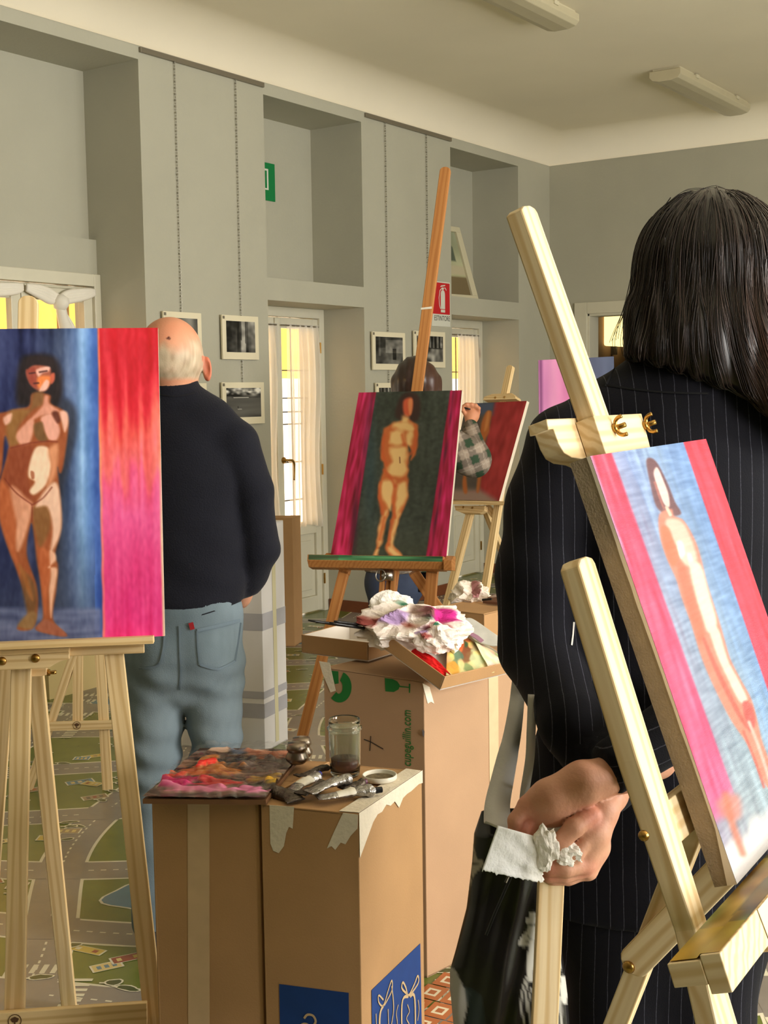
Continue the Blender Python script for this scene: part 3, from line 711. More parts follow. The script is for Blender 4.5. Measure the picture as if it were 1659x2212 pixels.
def frame3(o, x, y):
    z = np.cross(x, y); m_ = Matrix.Identity(4)
    for i in range(3): m_[i][0], m_[i][1], m_[i][2], m_[i][3] = x[i], y[i], z[i], o[i]
    return m_
text('lettering', 'ESTINTORE', .05, frame3((XL+.0045, 7.735, 1.965), (0, 1, 0), (0, 0, 1)), mInk, t, .82)
# leaning framed picture in the far niche
t = thing('framed_picture', (-5.15, 8.28, 2.135), 'pale framed picture leaning in the far wall niche', 'picture')
fr = mat('pale_frame', C(206, 198, 168), .5)
A0, A1, B0, B1 = np.array([-5.12, 8.02, 2.132]), np.array([-5.05, 8.545, 2.132]), np.array([-5.255, 8.02, 2.70]), np.array([-5.185, 8.49, 2.69])
def fp(s_, q, off=0): return (A0*(1-s_)+A1*s_)*(1-q)+(B0*(1-s_)+B1*s_)*q+nrm(np.cross(A1-A0, B0-A0))*off
for q in (((0, 0), (1, 0), (1, .07), (0, .07)), ((0, .93), (1, .93), (1, 1), (0, 1)), ((0, .07), (.12, .07), (.12, .93), (0, .93)), ((.88, .07), (1, .07), (1, .93), (.88, .93))):
    MB().prism([fp(*c, .024) for c in q], -nrm(np.cross(A1-A0, B0-A0))*.024).build('frame_bar', fr, t, bevel=.002)
n = 30; y, x = np.mgrid[0:1:n*1j, 0:1:n*1j]; col = np.ones((n, n, 4)); base = np.stack([150+40*y, 156+30*y, 130+10*y], -1)+streaks(n, n, 3, 4, 5)[..., None]*14
base[(y > .72)] = (120, 104, 74); base[(y > .52) & (y < .66)] = (190, 180, 150); base[(abs(x-.6) < .2) & (abs(y-.35) < .12)] = (86, 96, 80)
col[..., :3] = s2l(np.clip(base, 0, 255)/255); P = np.array([[fp(.12+.76*i/(n-1), .93-.86*j/(n-1), .006) for i in range(n)] for j in range(n)])
MB().grid(P, col.reshape(-1, 4)).build('picture_sheet', mPhoto, t, paint=True, fixn=False)
# wall lamp in the room beyond the far door
mGlow = mat('lamp_shade_glow', C(255, 232, 170), .6, **{'Emission Color': C(255, 226, 150), 'Emission Strength': 2.2})
t = thing('wall_lamp', (-5.25, 11.42, 1.9), 'glowing shaded lamp in the room beyond the far door', 'lamp')
MB().box((-5.24, 11.2, 1.86), (-5.10, 11.62, 2.2)).build('shade', mGlow, t, bevel=.02); MB().box((-5.25, 11.39, 1.78), (-5.2, 11.43, 1.88)).build('bracket', mIron, t)

# ================================================================ easels and paintings
PINE = wood('pine', C(232, 204, 154), C(212, 178, 124), C(192, 154, 104))
PINE2 = wood('light_pine', C(228, 206, 166), C(210, 180, 132), C(198, 166, 120))
BEECH = wood('brown_beech', C(184, 126, 70), C(170, 110, 58), C(152, 96, 50), .45)
mPaint = vmat('oil_paint', .45, .35, weave=.25, wscale=330)
mLinen = mat('raw_linen', C(150, 132, 108), .9, .1, 60, .25, 500)
mWhiteEdge = mat('primed_edge', C(228, 214, 194), .8, .05, 30)
def frame_of(a, th):
    W = np.array([math.cos(a), math.sin(a), 0]); N = np.array([math.sin(a), -math.cos(a), 0]); Z = np.array([0, 0, 1.])
    return W, -N*math.sin(th)+Z*math.cos(th), N*math.cos(th)+Z*math.sin(th)
def crop(ox, oy, sc): return lambda pts: [(ox+x/sc, oy+y/sc) for x, y in pts]
def screw(parent, p, n, r=.006):
    MB().lathe([(r, 0), (r*1.05, .0015), (r*.8, .004), (0, .005)], 14, (p, n)).build('screw', mBrass, parent, True)
def wingnut(parent, p, n, up, s_=1.0):
    p = np.array(p); n = nrm(n); up = nrm(up); b = MB()
    b.tube([p-n*.004, p+n*.022*s_], .0045*s_, 10); b.lathe([(.009*s_, 0), (.008*s_, .007*s_), (0, .008*s_)], 12, (p, n))
    for sg in (-1, 1): b.tube(curve([p+n*.004*s_, p+n*.006*s_+up*sg*.010*s_, p+n*.012*s_+up*sg*.015*s_, p+n*.020*s_+up*sg*.016*s_], 5, False), .0036*s_, 8)
    b.build('wing_nut', mBrass, parent, True)
LOGO = mat('burnt_logo', C(88, 60, 36), .7)
def logo(parent, c, x, y, n, s_):
    b = MB(); c = np.array(c); q = lambda a, d: c+x*a*s_+y*d*s_+n*.0008
    ring = [q(math.cos(t), math.sin(t)) for t in np.linspace(0, 2*math.pi, 25)]; b.ribbon(ring, .12*s_, n, .0003)
    b.poly([q(.62*math.cos(t)*(1+.1*math.sin(5*t)), .18+.42*math.sin(t)*(1+.1*math.sin(5*t))) for t in np.linspace(0, 2*math.pi, 20, endpoint=False)]); b.poly([q(-.12, -.6), q(.12, -.6), q(.08, -.1), q(-.08, -.1)]); b.poly([q(-.5, -.66), q(.5, -.66), q(.5, -.58), q(-.5, -.58)])
    b.build('tree_emblem', LOGO, parent, fixn=False)

# ---------------------------------------------------------------- left painting and its easel
aL = math.radians(43); W, V, N = frame_of(aL, math.radians(7)); pBR = at(356, 1374, 2.52); PL = Plane(pBR, N)
TR = PL.hit(341, 708); BR = pBR; TL = TR-W*.50; BL = BR-W*.50
cL = [proj(p)[:2] for p in (TL, TR, BR, BL)]
A = Art(cL, 300, 400)
base = A.ramp((A.X+160)/400, [(0, (40, 48, 96)), (.3, (36, 44, 90)), (.55, (34, 42, 84)), (.72, (50, 62, 92)), (.80, (80, 104, 150)), (.845, (128, 166, 212)), (.88, (92, 132, 196)), (.93, (54, 86, 164)), (1, (48, 70, 150))])
A.a = base+streaks(A.h, A.w, 26, 2.2, 1)[..., None]*7+streaks(A.h, A.w, 9, 7, 2)[..., None]*6
dk = np.clip((A.Y-1130)/180, 0, 1)*(A.X < 205); A.put((58, 66, 92), dk*.55); A.put((44, 52, 72), np.clip(1-abs(A.X-120)/45, 0, 1)*np.clip((A.Y-880)/120, 0, 1)*.6)
fl_ = np.clip((A.Y-1308)/12, 0, 1)*np.clip((222-A.X)/8, 0, 1); A.put((96, 104, 140), fl_*.8); A.a += (streaks(A.h, A.w, 2.5, 9, 3)*10*fl_)[..., None]
sA = streaks(A.h, A.w, 34, 1.6, 4); sB = streaks(A.h, A.w, 15, 3.2, 5)
vy = (A.Y-706)/668+sA*.025+sB*.03
red = A.ramp(vy, [(0, (190, 16, 36)), (.13, (182, 14, 34)), (.22, (204, 34, 52)), (.33, (220, 84, 76)), (.42, (224, 98, 100)), (.5, (222, 78, 122)), (.62, (222, 82, 142)), (.8, (218, 58, 126)), (1, (222, 52, 132))])+sA[..., None]*np.array([4, 9, 7])
xb_ = 213+9*np.clip((A.Y-900)/400, 0, 1)+streaks(A.h, A.w, 12, 12, 6)*.6
al = np.clip((A.X-xb_)/3.5+.5, 0, 1); A.put(red, al)
A.put((232, 160, 96), np.exp(-((A.X-xb_-2)/3)**2)*np.clip(sA*.5+.25, 0, .6)); A.put((250, 214, 170), np.exp(-((A.X-(341+(A.Y-708)*.0225)+1.5)/3.0)**2)*np.clip((A.Y-860)/300, 0, 1)*.9)
k = crop(0, 640, 2.592)
A.shape(k([(95, 470), (120, 350), (190, 325), (280, 330), (325, 370), (345, 450), (345, 560), (315, 640), (250, 620), (150, 620), (95, 600)]), (30, 20, 24), 9)
A.shape(k([(330, 600), (420, 620), (430, 760), (400, 900), (350, 1100), (335, 1400), (310, 1600), (300, 1000)]), (38, 40, 52), 10, .75)
body = [(-80, 690), (60, 640), (160, 615), (182, 545), (278, 552), (285, 600), (350, 635), (380, 680), (380, 770), (352, 960), (332, 990), (322, 960), (332, 1070), (345, 1250), (335, 1340), (308, 1450), (325, 1510), (315, 1650), (297, 1810), (375, 1900), (280, 1892), (198, 1862), (240, 1800), (225, 1600), (205, 1480), (178, 1270), (150, 1440), (205, 1620), (210, 1760), (180, 1860), (95, 1860), (160, 1760), (90, 1530), (55, 1440), (20, 1330), (-15, 1180), (-8, 1060), (20, 960), (50, 840), (26, 790), (5, 1000), (-60, 1050), (-90, 860)]
A.shape(k(body), (150, 78, 42), 4, 1, True)
A.shape(k([(0, 1050), (40, 1060), (110, 1250), (90, 1440), (150, 1620), (120, 1560), (40, 1380), (0, 1240)]), (176, 92, 52), 6)
A.shape(k([(150, 410), (200, 380), (275, 395), (285, 440), (272, 510), (235, 535), (185, 510), (155, 460)]), (160, 86, 66), 4)
A.shape(k([(148, 415), (195, 400), (205, 470), (200, 510), (165, 485)]), (148, 66, 52), 4)
A.shape(k([(215, 450), (262, 445), (290, 455), (270, 505), (225, 520), (208, 490)]), (222, 124, 66), 4)
A.shape(k([(205, 410), (275, 392), (272, 420), (240, 430), (215, 450)]), (224, 170, 156), 3); A.shape(k([(255, 470), (275, 480), (262, 520), (228, 535), (220, 525)]), (226, 176, 160), 3)
for q in ([(165, 432), (195, 428)], [(222, 425), (262, 418)], [(190, 488), (215, 486)]): A.line(k(q), 1.6, (70, 34, 34), 2)
A.shape(k([(150, 350), (200, 335), (290, 350), (300, 400), (270, 390), (190, 385), (150, 405)]), (34, 22, 24), 4)
A.shape(k([(282, 440), (305, 430), (305, 470), (285, 490)]), (190, 90, 66), 3)
A.shape(k([(185, 545), (240, 540), (240, 600), (180, 640), (120, 700), (85, 760), (60, 720), (120, 660), (170, 620)]), (120, 84, 48), 6, .9)
A.shape(k([(250, 560), (270, 560), (276, 600), (330, 640), (290, 660), (230, 670), (150, 710), (205, 650), (240, 610)]), (206, 140, 118), 4)
A.shape(k([(60, 640), (160, 640), (90, 740), (120, 800), (70, 850), (35, 780), (40, 700)]), (140, 96, 50), 7)
A.shape(k([(20, 680), (65, 655), (60, 700), (30, 720)]), (222, 168, 148), 4)
A.shape(k([(90, 790), (110, 745), (170, 690), (190, 700), (185, 760), (165, 820), (120, 835)]), (214, 150, 128), 4)
A.shape(k([(230, 680), (290, 660), (325, 710), (335, 760), (315, 805), (270, 800), (245, 750)]), (218, 156, 138), 4)
A.shape(k([(195, 715), (235, 705), (250, 760), (265, 805), (230, 815), (200, 790), (190, 750)]), (112, 78, 44), 4)
A.shape(k([(290, 655), (320, 645), (340, 690), (320, 710)]), (96, 44, 30), 4); A.shape(k([(335, 645), (375, 650), (382, 710), (362, 760), (345, 700)]), (224, 172, 152), 4)
A.shape(k([(60, 850), (190, 840), (165, 960), (155, 1020), (180, 1150), (90, 1100), (20, 1020), (45, 930)]), (136, 64, 36), 8)
A.shape(k([(195, 855), (235, 838), (275, 860), (285, 960), (260, 1050), (195, 1110), (165, 1090), (195, 1040), (160, 1010), (165, 940)]), (232, 200, 172), 4)
A.shape(k([(270, 860), (325, 830), (318, 950), (300, 1030), (262, 1060), (285, 960)]), (206, 138, 100), 6); A.shape(k([(172, 980), (190, 985), (192, 1020), (176, 1020)]), (170, 104, 74), 2)
A.shape(k([(60, 1065), (150, 1130), (185, 1170), (168, 1230), (115, 1340), (95, 1280)]), (206, 142, 112), 6); A.shape(k([(100, 1270), (165, 1180), (160, 1280), (110, 1420), (90, 1400)]), (214, 152, 122), 5)
A.shape(k([(190, 1180), (270, 1180), (280, 1300), (230, 1400), (205, 1360), (185, 1260)]), (130, 86, 46), 6)
A.shape(k([(275, 1060), (325, 1060), (345, 1250), (330, 1350), (285, 1430), (295, 1300), (265, 1180), (200, 1175)]), (224, 182, 158), 5)
A.shape(k([(220, 1420), (290, 1440), (295, 1500), (270, 1640), (255, 1780), (235, 1640)]), (176, 92, 52), 5); A.shape(k([(278, 1430), (308, 1440), (312, 1480), (270, 1520), (320, 1530), (300, 1680), (285, 1800), (275, 1650), (285, 1560)]), (222, 172, 144), 4)
A.shape(k([(120, 1560), (190, 1600), (205, 1740), (160, 1790)]), (112, 76, 44), 6); A.shape(k([(100, 1500), (150, 1560), (185, 1700), (150, 1650)]), (150, 92, 46), 5)
A.shape(k([(205, 1860), (250, 1810), (300, 1830), (370, 1895), (290, 1890)]), (150, 88, 66), 4); A.shape(k([(100, 1845), (165, 1770), (205, 1780), (180, 1860)]), (138, 104, 66), 5)
for q in ([(60, 850), (120, 835), (175, 820)], [(185, 820), (260, 812), (320, 815)], [(25, 1020), (90, 1100), (178, 1165)], [(178, 1170), (240, 1130), (290, 1070)], [(180, 1180), (178, 1260)]): A.line(k(q), 1.4, (118, 46, 28), 2.2, .8)
A.a += streaks(A.h, A.w, 3, 1.2, 8)[..., None]*3; A.a = A.a*1.12
canvas('painting', TL, TR, BR, BL, .018, A, mPaint, mWhiteEdge, 'large painting of a nude on blue beside a red to pink stripe, left easel')
lefte = thing('easel', [BR[0]-W[0]*.25, BR[1]-W[1]*.25, 0], 'pine easel in front holding the large blue and pink painting', 'easel', None)
PB = lambda px, py, off=0: PL.hit(px, py, off)
t0 = PB(333, 1372); tb = t0-W*.62
board('tray', [t0+N*.045, tb+N*.045, tb-N*.012, t0-N*.012], -V*.014, PINE, lefte, along=W)
board('tray_backing', [t0-W*.02-V*.014+N*.005, tb-V*.014+N*.005, tb-V*.034+N*.005, t0-W*.02-V*.034+N*.005], -N*.02, PINE, lefte, along=W)
off = .022; pts = [(-140, 1412), (150, 1400), (149, 1424), (132, 1428), (116, 1436), (106, 1443), (-140, 1455)]
tbk = board('tray_bracket', [PB(*q, off) for q in pts], -N*.022, PINE, lefte, along=W)
board('bracket_moulding', [PB(*q, off+.006) for q in [(-140, 1410), (150, 1399), (149, 1408), (-140, 1424)]], -N*.008, PINE, lefte, along=W)
for q in ((5, 1428), (77, 1422)): screw(tbk, PB(*q, off), N, .008)
board('bracket_block', [PB(*q, -.03) for q in [(30, 1440), (100, 1440), (100, 1458), (90, 1461), (30, 1463)]], -N*.03, PINE, lefte, along=W)
wingnut(lefte, PB(102, 1453, -.045), W, N, .8)
def to_floor(p0, p1): p0 = np.array(p0); p1 = np.array(p1); d = p0-p1; return p0+d*(p0[2]/-d[2])
def leg_floor(par, p_low, p_high, wd, thk, m, face, name='leg', top=None):
    f = to_floor(p_low, p_high); return beam(name, f, p_high, wd, thk, face, m, par, top=top)
leg_floor(lefte, PB(334, 2214, -.02), PB(243, 1380, -.02), .037, .022, PINE, N)
lft = PB(45, 1380, -.02)*2-PB(243, 1380, -.02); lfb = PB(32, 2200, -.02)*2-PB(334, 2200, -.02)
leg_floor(lefte, lfb, lft, .037, .022, PINE, N)
beam('mast', PB(32, 2196, -.02), PB(62, 640, -.02), .038, .02, N, PINE, lefte, top='round')
cb0, cb1 = PB(318, 2187, .006), PB(-250, 2227, .006)
cbo = beam('crossbar', cb1, cb0, .042, .018, N, PINE, lefte)
logo(cbo, PB(32, 2205, .0165), W, V, N, .012)
rb = zat(150, 2178, 0); rt = PB(60, 1300, -.06)
beam('rear_leg', rb, rt, .034, .022, N, PINE, lefte)
rl = at(-12, 1850, 2.9); beam('side_stay', to_floor(rl, at(17, 1440, 2.75)), at(20, 1380, 2.72), .03, .02, N, PINE, lefte)

# ---------------------------------------------------------------- second pine easel seen under the left painting
a2 = math.radians(33); W2, V2, N2 = frame_of(a2, math.radians(8)); P2 = Plane(zat(233, 1705, 0), N2)
e2 = thing('easel', zat(170, 1700, 0), 'smaller pine easel standing farther back behind the front left easel', 'easel')
H2 = lambda x, y, o=0: P2.hit(x, y, o)
beam('leg', H2(233, 1707), H2(214, 1380), .036, .02, N2, PINE, e2)
q0, q1 = H2(97, 1600), H2(168, 1390); leg_floor(e2, q0, q1, .03, .02, PINE, N2)
beam('mast', H2(168, 1570), H2(170, 1010), .036, .018, N2, PINE, e2, top='round')
cbo = beam('crossbar', H2(70, 1570, .018), H2(250, 1565, .018), .034, .016, N2, PINE, e2)
logo(cbo, H2(166, 1567, .0275), W2, V2, N2, .014)
bt = H2(228, 1300, -.02); beam('rear_leg', np.array([bt[0]-N2[0]*.62, bt[1]-N2[1]*.62, 0]), bt, .03, .02, N2, PINE, e2)
beam('tray', H2(80, 1386, .03), H2(250, 1382, .03), .02, .06, N2, PINE, e2)
mBoard = mat('cream_board', C(206, 184, 128), .7, .03, 6)
pb = zat(107, 1512, 0); pbr = zat(228, 1480, 0); up = np.array([-.12, .1, .5])
tag(board('blank_panel', [pb, pbr, pbr+up, pb+up], nrm(np.cross(up, pbr-pb))*.03, mBoard, None), 'blank cream panel leaning on the floor behind the two left easels', 'panel')
gp = zat(-60, 1560, 0); gq = zat(16, 1540, 0)
tag(board('green_panel', [gp, gq, gq+np.array([0, .03, .26]), gp+np.array([0, .03, .26])], nrm(np.cross(gq-gp, (0, 0, 1)))*-.02, mat('green_card', C(20, 120, 88), .6, .04, 9), None), 'sliver of a green panel at the left edge under the painting', 'panel')

# ---------------------------------------------------------------- brown easel in the middle
aM = math.radians(22); W, V, N = frame_of(aM, math.radians(17)); PM = Plane(at(838, 1210, 4.75), N); HM = lambda x, y, o=0: PM.hit(x, y, o)
cM = [(775, 848), (998, 843), (963, 1216), (713, 1206)]
A = Art(cM, 190, 300); k = crop(560, 640, 2.592)
s1, s2 = streaks(A.h, A.w, 9, 1.4, 21), streaks(A.h, A.w, 14, 3, 22)
A.a = np.zeros_like(A.a)+np.array([50, 56, 46])+s2[..., None]*3.5+streaks(A.h, A.w, 2, 2, 23)[..., None]*3.5
A.put((58, 62, 40), np.clip((A.Y-1120)/100, 0, 1)*.5)
redm = np.array([164, 22, 64])+s1[..., None]*np.array([13, 8, 12])+s2[..., None]*np.array([12, 5, 9])
lx = lambda y: 812-(y-846)*.1515; rx = lambda y: 972-(y-846)*.148
A.put(redm, np.clip((lx(A.Y)-A.X)/3+.5, 0, 1)); A.put(redm*np.array([1.02, .8, 1.05]), np.clip((A.X-rx(A.Y))/3+.5, 0, 1))
A.put((60, 16, 34), np.exp(-((A.X-(768+(1090-A.Y)*.05))/7)**2)*np.exp(-((A.Y-1120)/70)**2)*.85); A.put((70, 12, 36), np.exp(-((A.X-rx(A.Y)-9)/4)**2)*np.clip(.35+s2*.4, 0, .8)); A.put((96, 10, 40), np.exp(-((A.X-lx(A.Y)+7)/4)**2)*np.clip(.25+s2*.35, 0, .6))
A.put((34, 70, 88), np.exp(-((A.X-800)/14)**2)*np.exp(-((A.Y-1000)/120)**2)*.35)
A.shape(k([(765, 620), (790, 560), (840, 535), (890, 560), (900, 620), (885, 680), (840, 690), (790, 680), (762, 660)]), (52, 30, 22), 5)
body = [(690, 760), (735, 700), (800, 680), (805, 660), (840, 680), (880, 710), (888, 770), (880, 850), (845, 900), (850, 850), (835, 820), (835, 920), (830, 1010), (835, 1100), (800, 1180), (780, 1250), (750, 1350), (760, 1400), (798, 1450), (750, 1460), (705, 1420), (715, 1340), (745, 1230), (740, 1140), (715, 1230), (690, 1340), (672, 1410), (655, 1470), (632, 1470), (655, 1400), (660, 1300), (680, 1200), (665, 1080), (675, 1000), (700, 930), (680, 880)]
A.shape(k(body), (186, 96, 44), 4, 1, True, 1.2, 3)
A.shape(k([(810, 575), (850, 565), (858, 610), (840, 660), (812, 655), (802, 610)]), (196, 84, 50), 4); A.shape(k([(832, 580), (855, 575), (852, 640), (838, 650)]), (214, 128, 78), 3)
LT, OR = (226, 190, 124), (190, 84, 36)
for q in ([(745, 700), (830, 690), (870, 720), (850, 740), (770, 730)], [(740, 740), (800, 740), (815, 800), (760, 815), (735, 790)], [(835, 740), (862, 750), (852, 810), (828, 800)], [(735, 830), (825, 830), (820, 900), (822, 960), (770, 990), (720, 960), (745, 900)], [(690, 1010), (760, 1020), (745, 1110), (735, 1180), (700, 1140), (680, 1070)], [(775, 1040), (825, 1020), (822, 1100), (790, 1170), (765, 1200)], [(695, 1200), (715, 1190), (690, 1320), (670, 1390), (668, 1300)], [(760, 1230), (785, 1200), (755, 1320), (738, 1400), (730, 1340)], [(715, 1400), (750, 1400), (790, 1445), (745, 1448)], [(655, 1415), (672, 1415), (648, 1465), (640, 1465)], [(800, 660), (835, 665), (830, 690), (800, 690)]): A.shape(k(q), LT, 6, .9, True, 1.2, 4)
for q in ([(700, 760), (690, 850), (712, 920)], [(800, 760), (812, 810)], [(850, 860), (878, 800), (876, 740)], [(700, 950), (740, 1000), (760, 1040)], [(680, 1020), (672, 1100), (690, 1200)], [(760, 1040), (750, 1140), (758, 1220)], [(700, 1220), (672, 1350)], [(740, 1240), (725, 1350)]): A.line(k(q), 3.2, OR, 4, .75)
A.line(k([(786, 880), (788, 910)]), 1.1, (120, 70, 40), 1.5)
canvas('painting', HM(775, 848), HM(998, 843), HM(963, 1216), HM(713, 1206), .03, A, mPaint, mWhiteEdge, 'painting of a nude on dark green between two crimson bands, on the brown easel')
mid = thing('easel', [HM(838, 1210)[0], HM(838, 1210)[1], 0], 'brown beech easel with a green smeared tray in the middle of the room', 'easel')
o_ = -.034
beam('mast', HM(838, 1330, o_), HM(963, 362, o_), .043, .02, N, BEECH, mid, top='round', bevel=.003)
board('paper_tape', [HM(*q, o_+.0112) for q in [(909, 665), (933, 662), (933, 667), (909, 669)]], N*.0006, mat('white_tape', C(222, 216, 200), .7), mid)
leg_floor(mid, HM(651, 1600, -.03), HM(744, 1233, -.03), .038, .024, BEECH, N)
q = HM(790, 1050, -.03)
leg_floor(mid, HM(927, 1335, -.03), HM(934, 1235, -.03), .042, .024, BEECH, N)
beam('upper_leg', HM(744, 1240, -.03), HM(806, 990, -.03), .038, .024, N, BEECH, mid); beam('upper_leg', HM(934, 1240, -.03), HM(955, 1085, -.03), .042, .024, N, BEECH, mid)
for xx in (828, 852): beam('mast_rail', HM(xx-12, 1420, -.02), HM(xx, 1225, -.02), .018, .022, N, BEECH, mid)
r1 = HM(893, 1235, -.05); beam('rear_leg', np.array([r1[0]+.30, r1[1]+.45, 0]), r1, .04, .024, N, BEECH, mid)
gm = vmat('smeared_tray', .4, .4)
tl_, tr_ = HM(676, 1206, -.01), HM(966, 1221, -.01); wd = W*np.linalg.norm(tr_-tl_); o3 = tl_
prof = [(-.005, 0), (.075, .002), (.075, -.020), (.050, -.042), (-.005, -.042)]
tb_ = board('tray', [o3+N*a+V*c for a, c in prof], wd, BEECH, mid, along=N); 
n1, n2 = 60, 10; ss = np.linspace(0.01, .99, n1); P = np.array([[o3+wd*s_+N*.0762+V*(.001-.019*t) for s_ in ss] for t in np.linspace(0, 1, n2)])
g = np.array([52, 96, 62])+streaks(n2, n1, 1.2, 5, 31)[..., None]*np.array([14, 22, 14]); g[:, :14] = g[:, :14]*.5+np.array([74, 62, 44])*.5; g[1:4, 20:30] += 20
c = np.ones((n2*n1, 4)); c[:, :3] = s2l(np.clip(g, 0, 255).reshape(-1, 3)/255); MB().grid(P, c).build('tray_paint', gm, mid, paint=True, fixn=False, label='green paint smeared along the tray')
board('tray_end', [tr_+N*.085+V*.004, tr_+N*.03+V*.03, tr_+N*.0+V*.032, tr_-N*.005-V*.02, tr_+N*.07-V*.03], W*.03, BEECH, mid, along=N)
board('tray_back', [tl_+W*.05+V*.022-N*.004, tl_+W*.12+V*.022-N*.004, tl_+W*.12-N*.004, tl_+W*.03-N*.004], -N*.012, BEECH, mid, along=W)
b = MB(); cN = HM(838, 1243, .01); b.lathe([(.02, -.02), (.02, .02)], 14, (cN, W)); b.build('clamp_barrel', mSteel, mid, True)
rg = [HM(822, 1243, .03)+W*.018*math.cos(t)+V*.022*math.sin(t) for t in np.linspace(0, 6.3, 20)]; MB().tube(rg, .003, 6).build('clamp_ring', mSteel, mid, True)

# ---------------------------------------------------------------- far easel with the red painting
aF = math.radians(-10); W, V, N = frame_of(aF, math.radians(20)); PF = Plane(at(1030, 1080, 6.9), N); HF = lambda x, y, o=0: PF.hit(x, y, o)
cF = [(1006, 872), (1138, 866), (1078, 1082), (967, 1079)]; A = Art(cF, 90, 130); k = crop(930, 770, 6.32)
s1 = streaks(A.h, A.w, 5, 2, 41); A.a = np.zeros_like(A.a)+np.array([160, 38, 44])+s1[..., None]*np.array([8, 5, 5])
A.shape(k([(400, 600), (870, 600), (800, 1000), (700, 1400), (670, 1850), (200, 1900), (200, 1500)]), (78, 70, 66), 3, 1, False); A.shape(k([(480, 630), (875, 620), (840, 820), (480, 830)]), (70, 84, 112), 8, 1, False)
A.shape(k([(240, 1830), (680, 1840), (900, 1960), (880, 2000), (200, 2000)]), (150, 126, 116), 8, 1, False)
A.shape(k([(760, 770), (830, 780), (800, 960), (790, 1080), (740, 1180), (720, 1300), (690, 1600), (660, 1850), (620, 1840), (640, 1560), (560, 1620), (480, 1640), (500, 1860), (450, 1870), (430, 1720), (500, 1500), (640, 1250), (670, 1050), (690, 930)]), (178, 98, 44), 3); A.shape(k([(770, 790), (800, 800), (770, 1000), (720, 1060)]), (202, 130, 70), 3)
canvas('painting', HF(1006, 872), HF(1138, 866), HF(1078, 1082), HF(967, 1079), .022, A, mPaint, mWhiteEdge, 'small painting with a wide red area, being worked on at the far easel')
fe = thing('easel', [HF(1030, 1080)[0], HF(1030, 1080)[1], 0], 'pale pine easel under the red painting at the back', 'easel')
beam('mast', HF(1068, 960, -.03), HF(1104, 790, -.03), .042, .025, N, PINE, fe, top='round')
board('clamp', [HF(*q, .012) for q in [(1043, 864), (1046, 857), (1060, 852), (1100, 850), (1112, 855), (1115, 862)]], -N*.05, PINE, fe, along=W)
board('clamp_back', [HF(*q, -.02) for q in [(1054, 856), (1062, 851), (1105, 849), (1113, 855)]], -N*.03, PINE, fe, along=W)
for q in ((1070, 859), (1090, 858)): screw(fe, HF(*q, .012), N, .006)
board('tray', [HF(966, 1081, .05), HF(1096, 1083, .05), HF(1096, 1083, -.02), HF(966, 1081, -.02)], -V*.022, PINE, fe, along=W)
board('tray_bracket', [HF(*q, .01) for q in [(981, 1092), (1047, 1092), (1046, 1103), (1036, 1109), (998, 1108), (984, 1102)]], -N*.03, PINE, fe, along=W)
for q in ((1001, 1096), (1021, 1097)): screw(fe, HF(*q, .01), N, .006)
leg_floor(fe, HF(970, 1290, -.03), HF(1018, 1100, -.03), .04, .03, PINE, N); leg_floor(fe, HF(1046, 1290, -.03), HF(1077, 1090, -.03), .04, .03, PINE, N)
beam('upper_leg', HF(1077, 1095, -.03), HF(1092, 1000, -.03), .03, .03, N, PINE, fe); beam('brace', HF(1052, 1093, -.035), HF(1070, 1116, -.035), .035, .02, N, PINE, fe)
r1 = HF(1048, 1100, -.06); beam('rear_leg', np.array([r1[0]-N[0]*.5, r1[1]-N[1]*.5, 0]), r1, .035, .025, N, PINE, fe)

# ---------------------------------------------------------------- pink painting behind the woman
aP = math.radians(30); W, V, N = frame_of(aP, math.radians(10)); PP = Plane(at(1165, 778, 4.3), N); TL = PP.hit(1163, 778); TR = PP.hit(1326, 770); BL = TL-V*.42+W*.0; BR = TR-V*.42
A = Art([proj(p)[:2] for p in (TL, TR, BR, BL)], 90, 130)
s1 = streaks(A.h, A.w, 14, 3, 51); A.a = A.ramp(A.S+s1*.03, [(0, (196, 124, 176)), (.2, (204, 132, 172)), (.45, (196, 104, 156)), (.52, (150, 92, 140)), (.56, (80, 84, 110)), (1, (70, 80, 108))])+s1[..., None]*8
A.put((104, 46, 96), np.exp(-((A.S-.03)/.025)**2)*.8)
canvas('painting', TL, TR, BR, BL, .02, A, mPaint, mat('dark_canvas_edge', C(84, 60, 70), .8), 'pink and slate painting glimpsed behind the woman and the pine mast')
pe = thing('easel', [(BL[0]+BR[0])/2, (BL[1]+BR[1])/2, 0], 'easel holding the pink painting, hidden behind the woman', 'easel')
m_ = (BL+BR)/2
board('tray', [BL+N*.04, BR+N*.04, BR-N*.03, BL-N*.03], -V*.02, PINE, pe, along=W); beam('mast', m_-N*.035-V*.2, m_-N*.035+V*.40, .04, .02, N, PINE, pe)
for sg in (-1, 1): f_ = m_-N*.035+W*sg*.2; beam('leg', np.array([f_[0]+W[0]*sg*.1+N[0]*.12, f_[1]+W[1]*sg*.1+N[1]*.12, 0]), m_-N*.035+W*sg*.06, .036, .02, N, PINE, pe)
beam('rear_leg', np.array([m_[0]-N[0]*.5, m_[1]-N[1]*.5, 0]), m_-N*.06, .036, .02, N, PINE, pe)

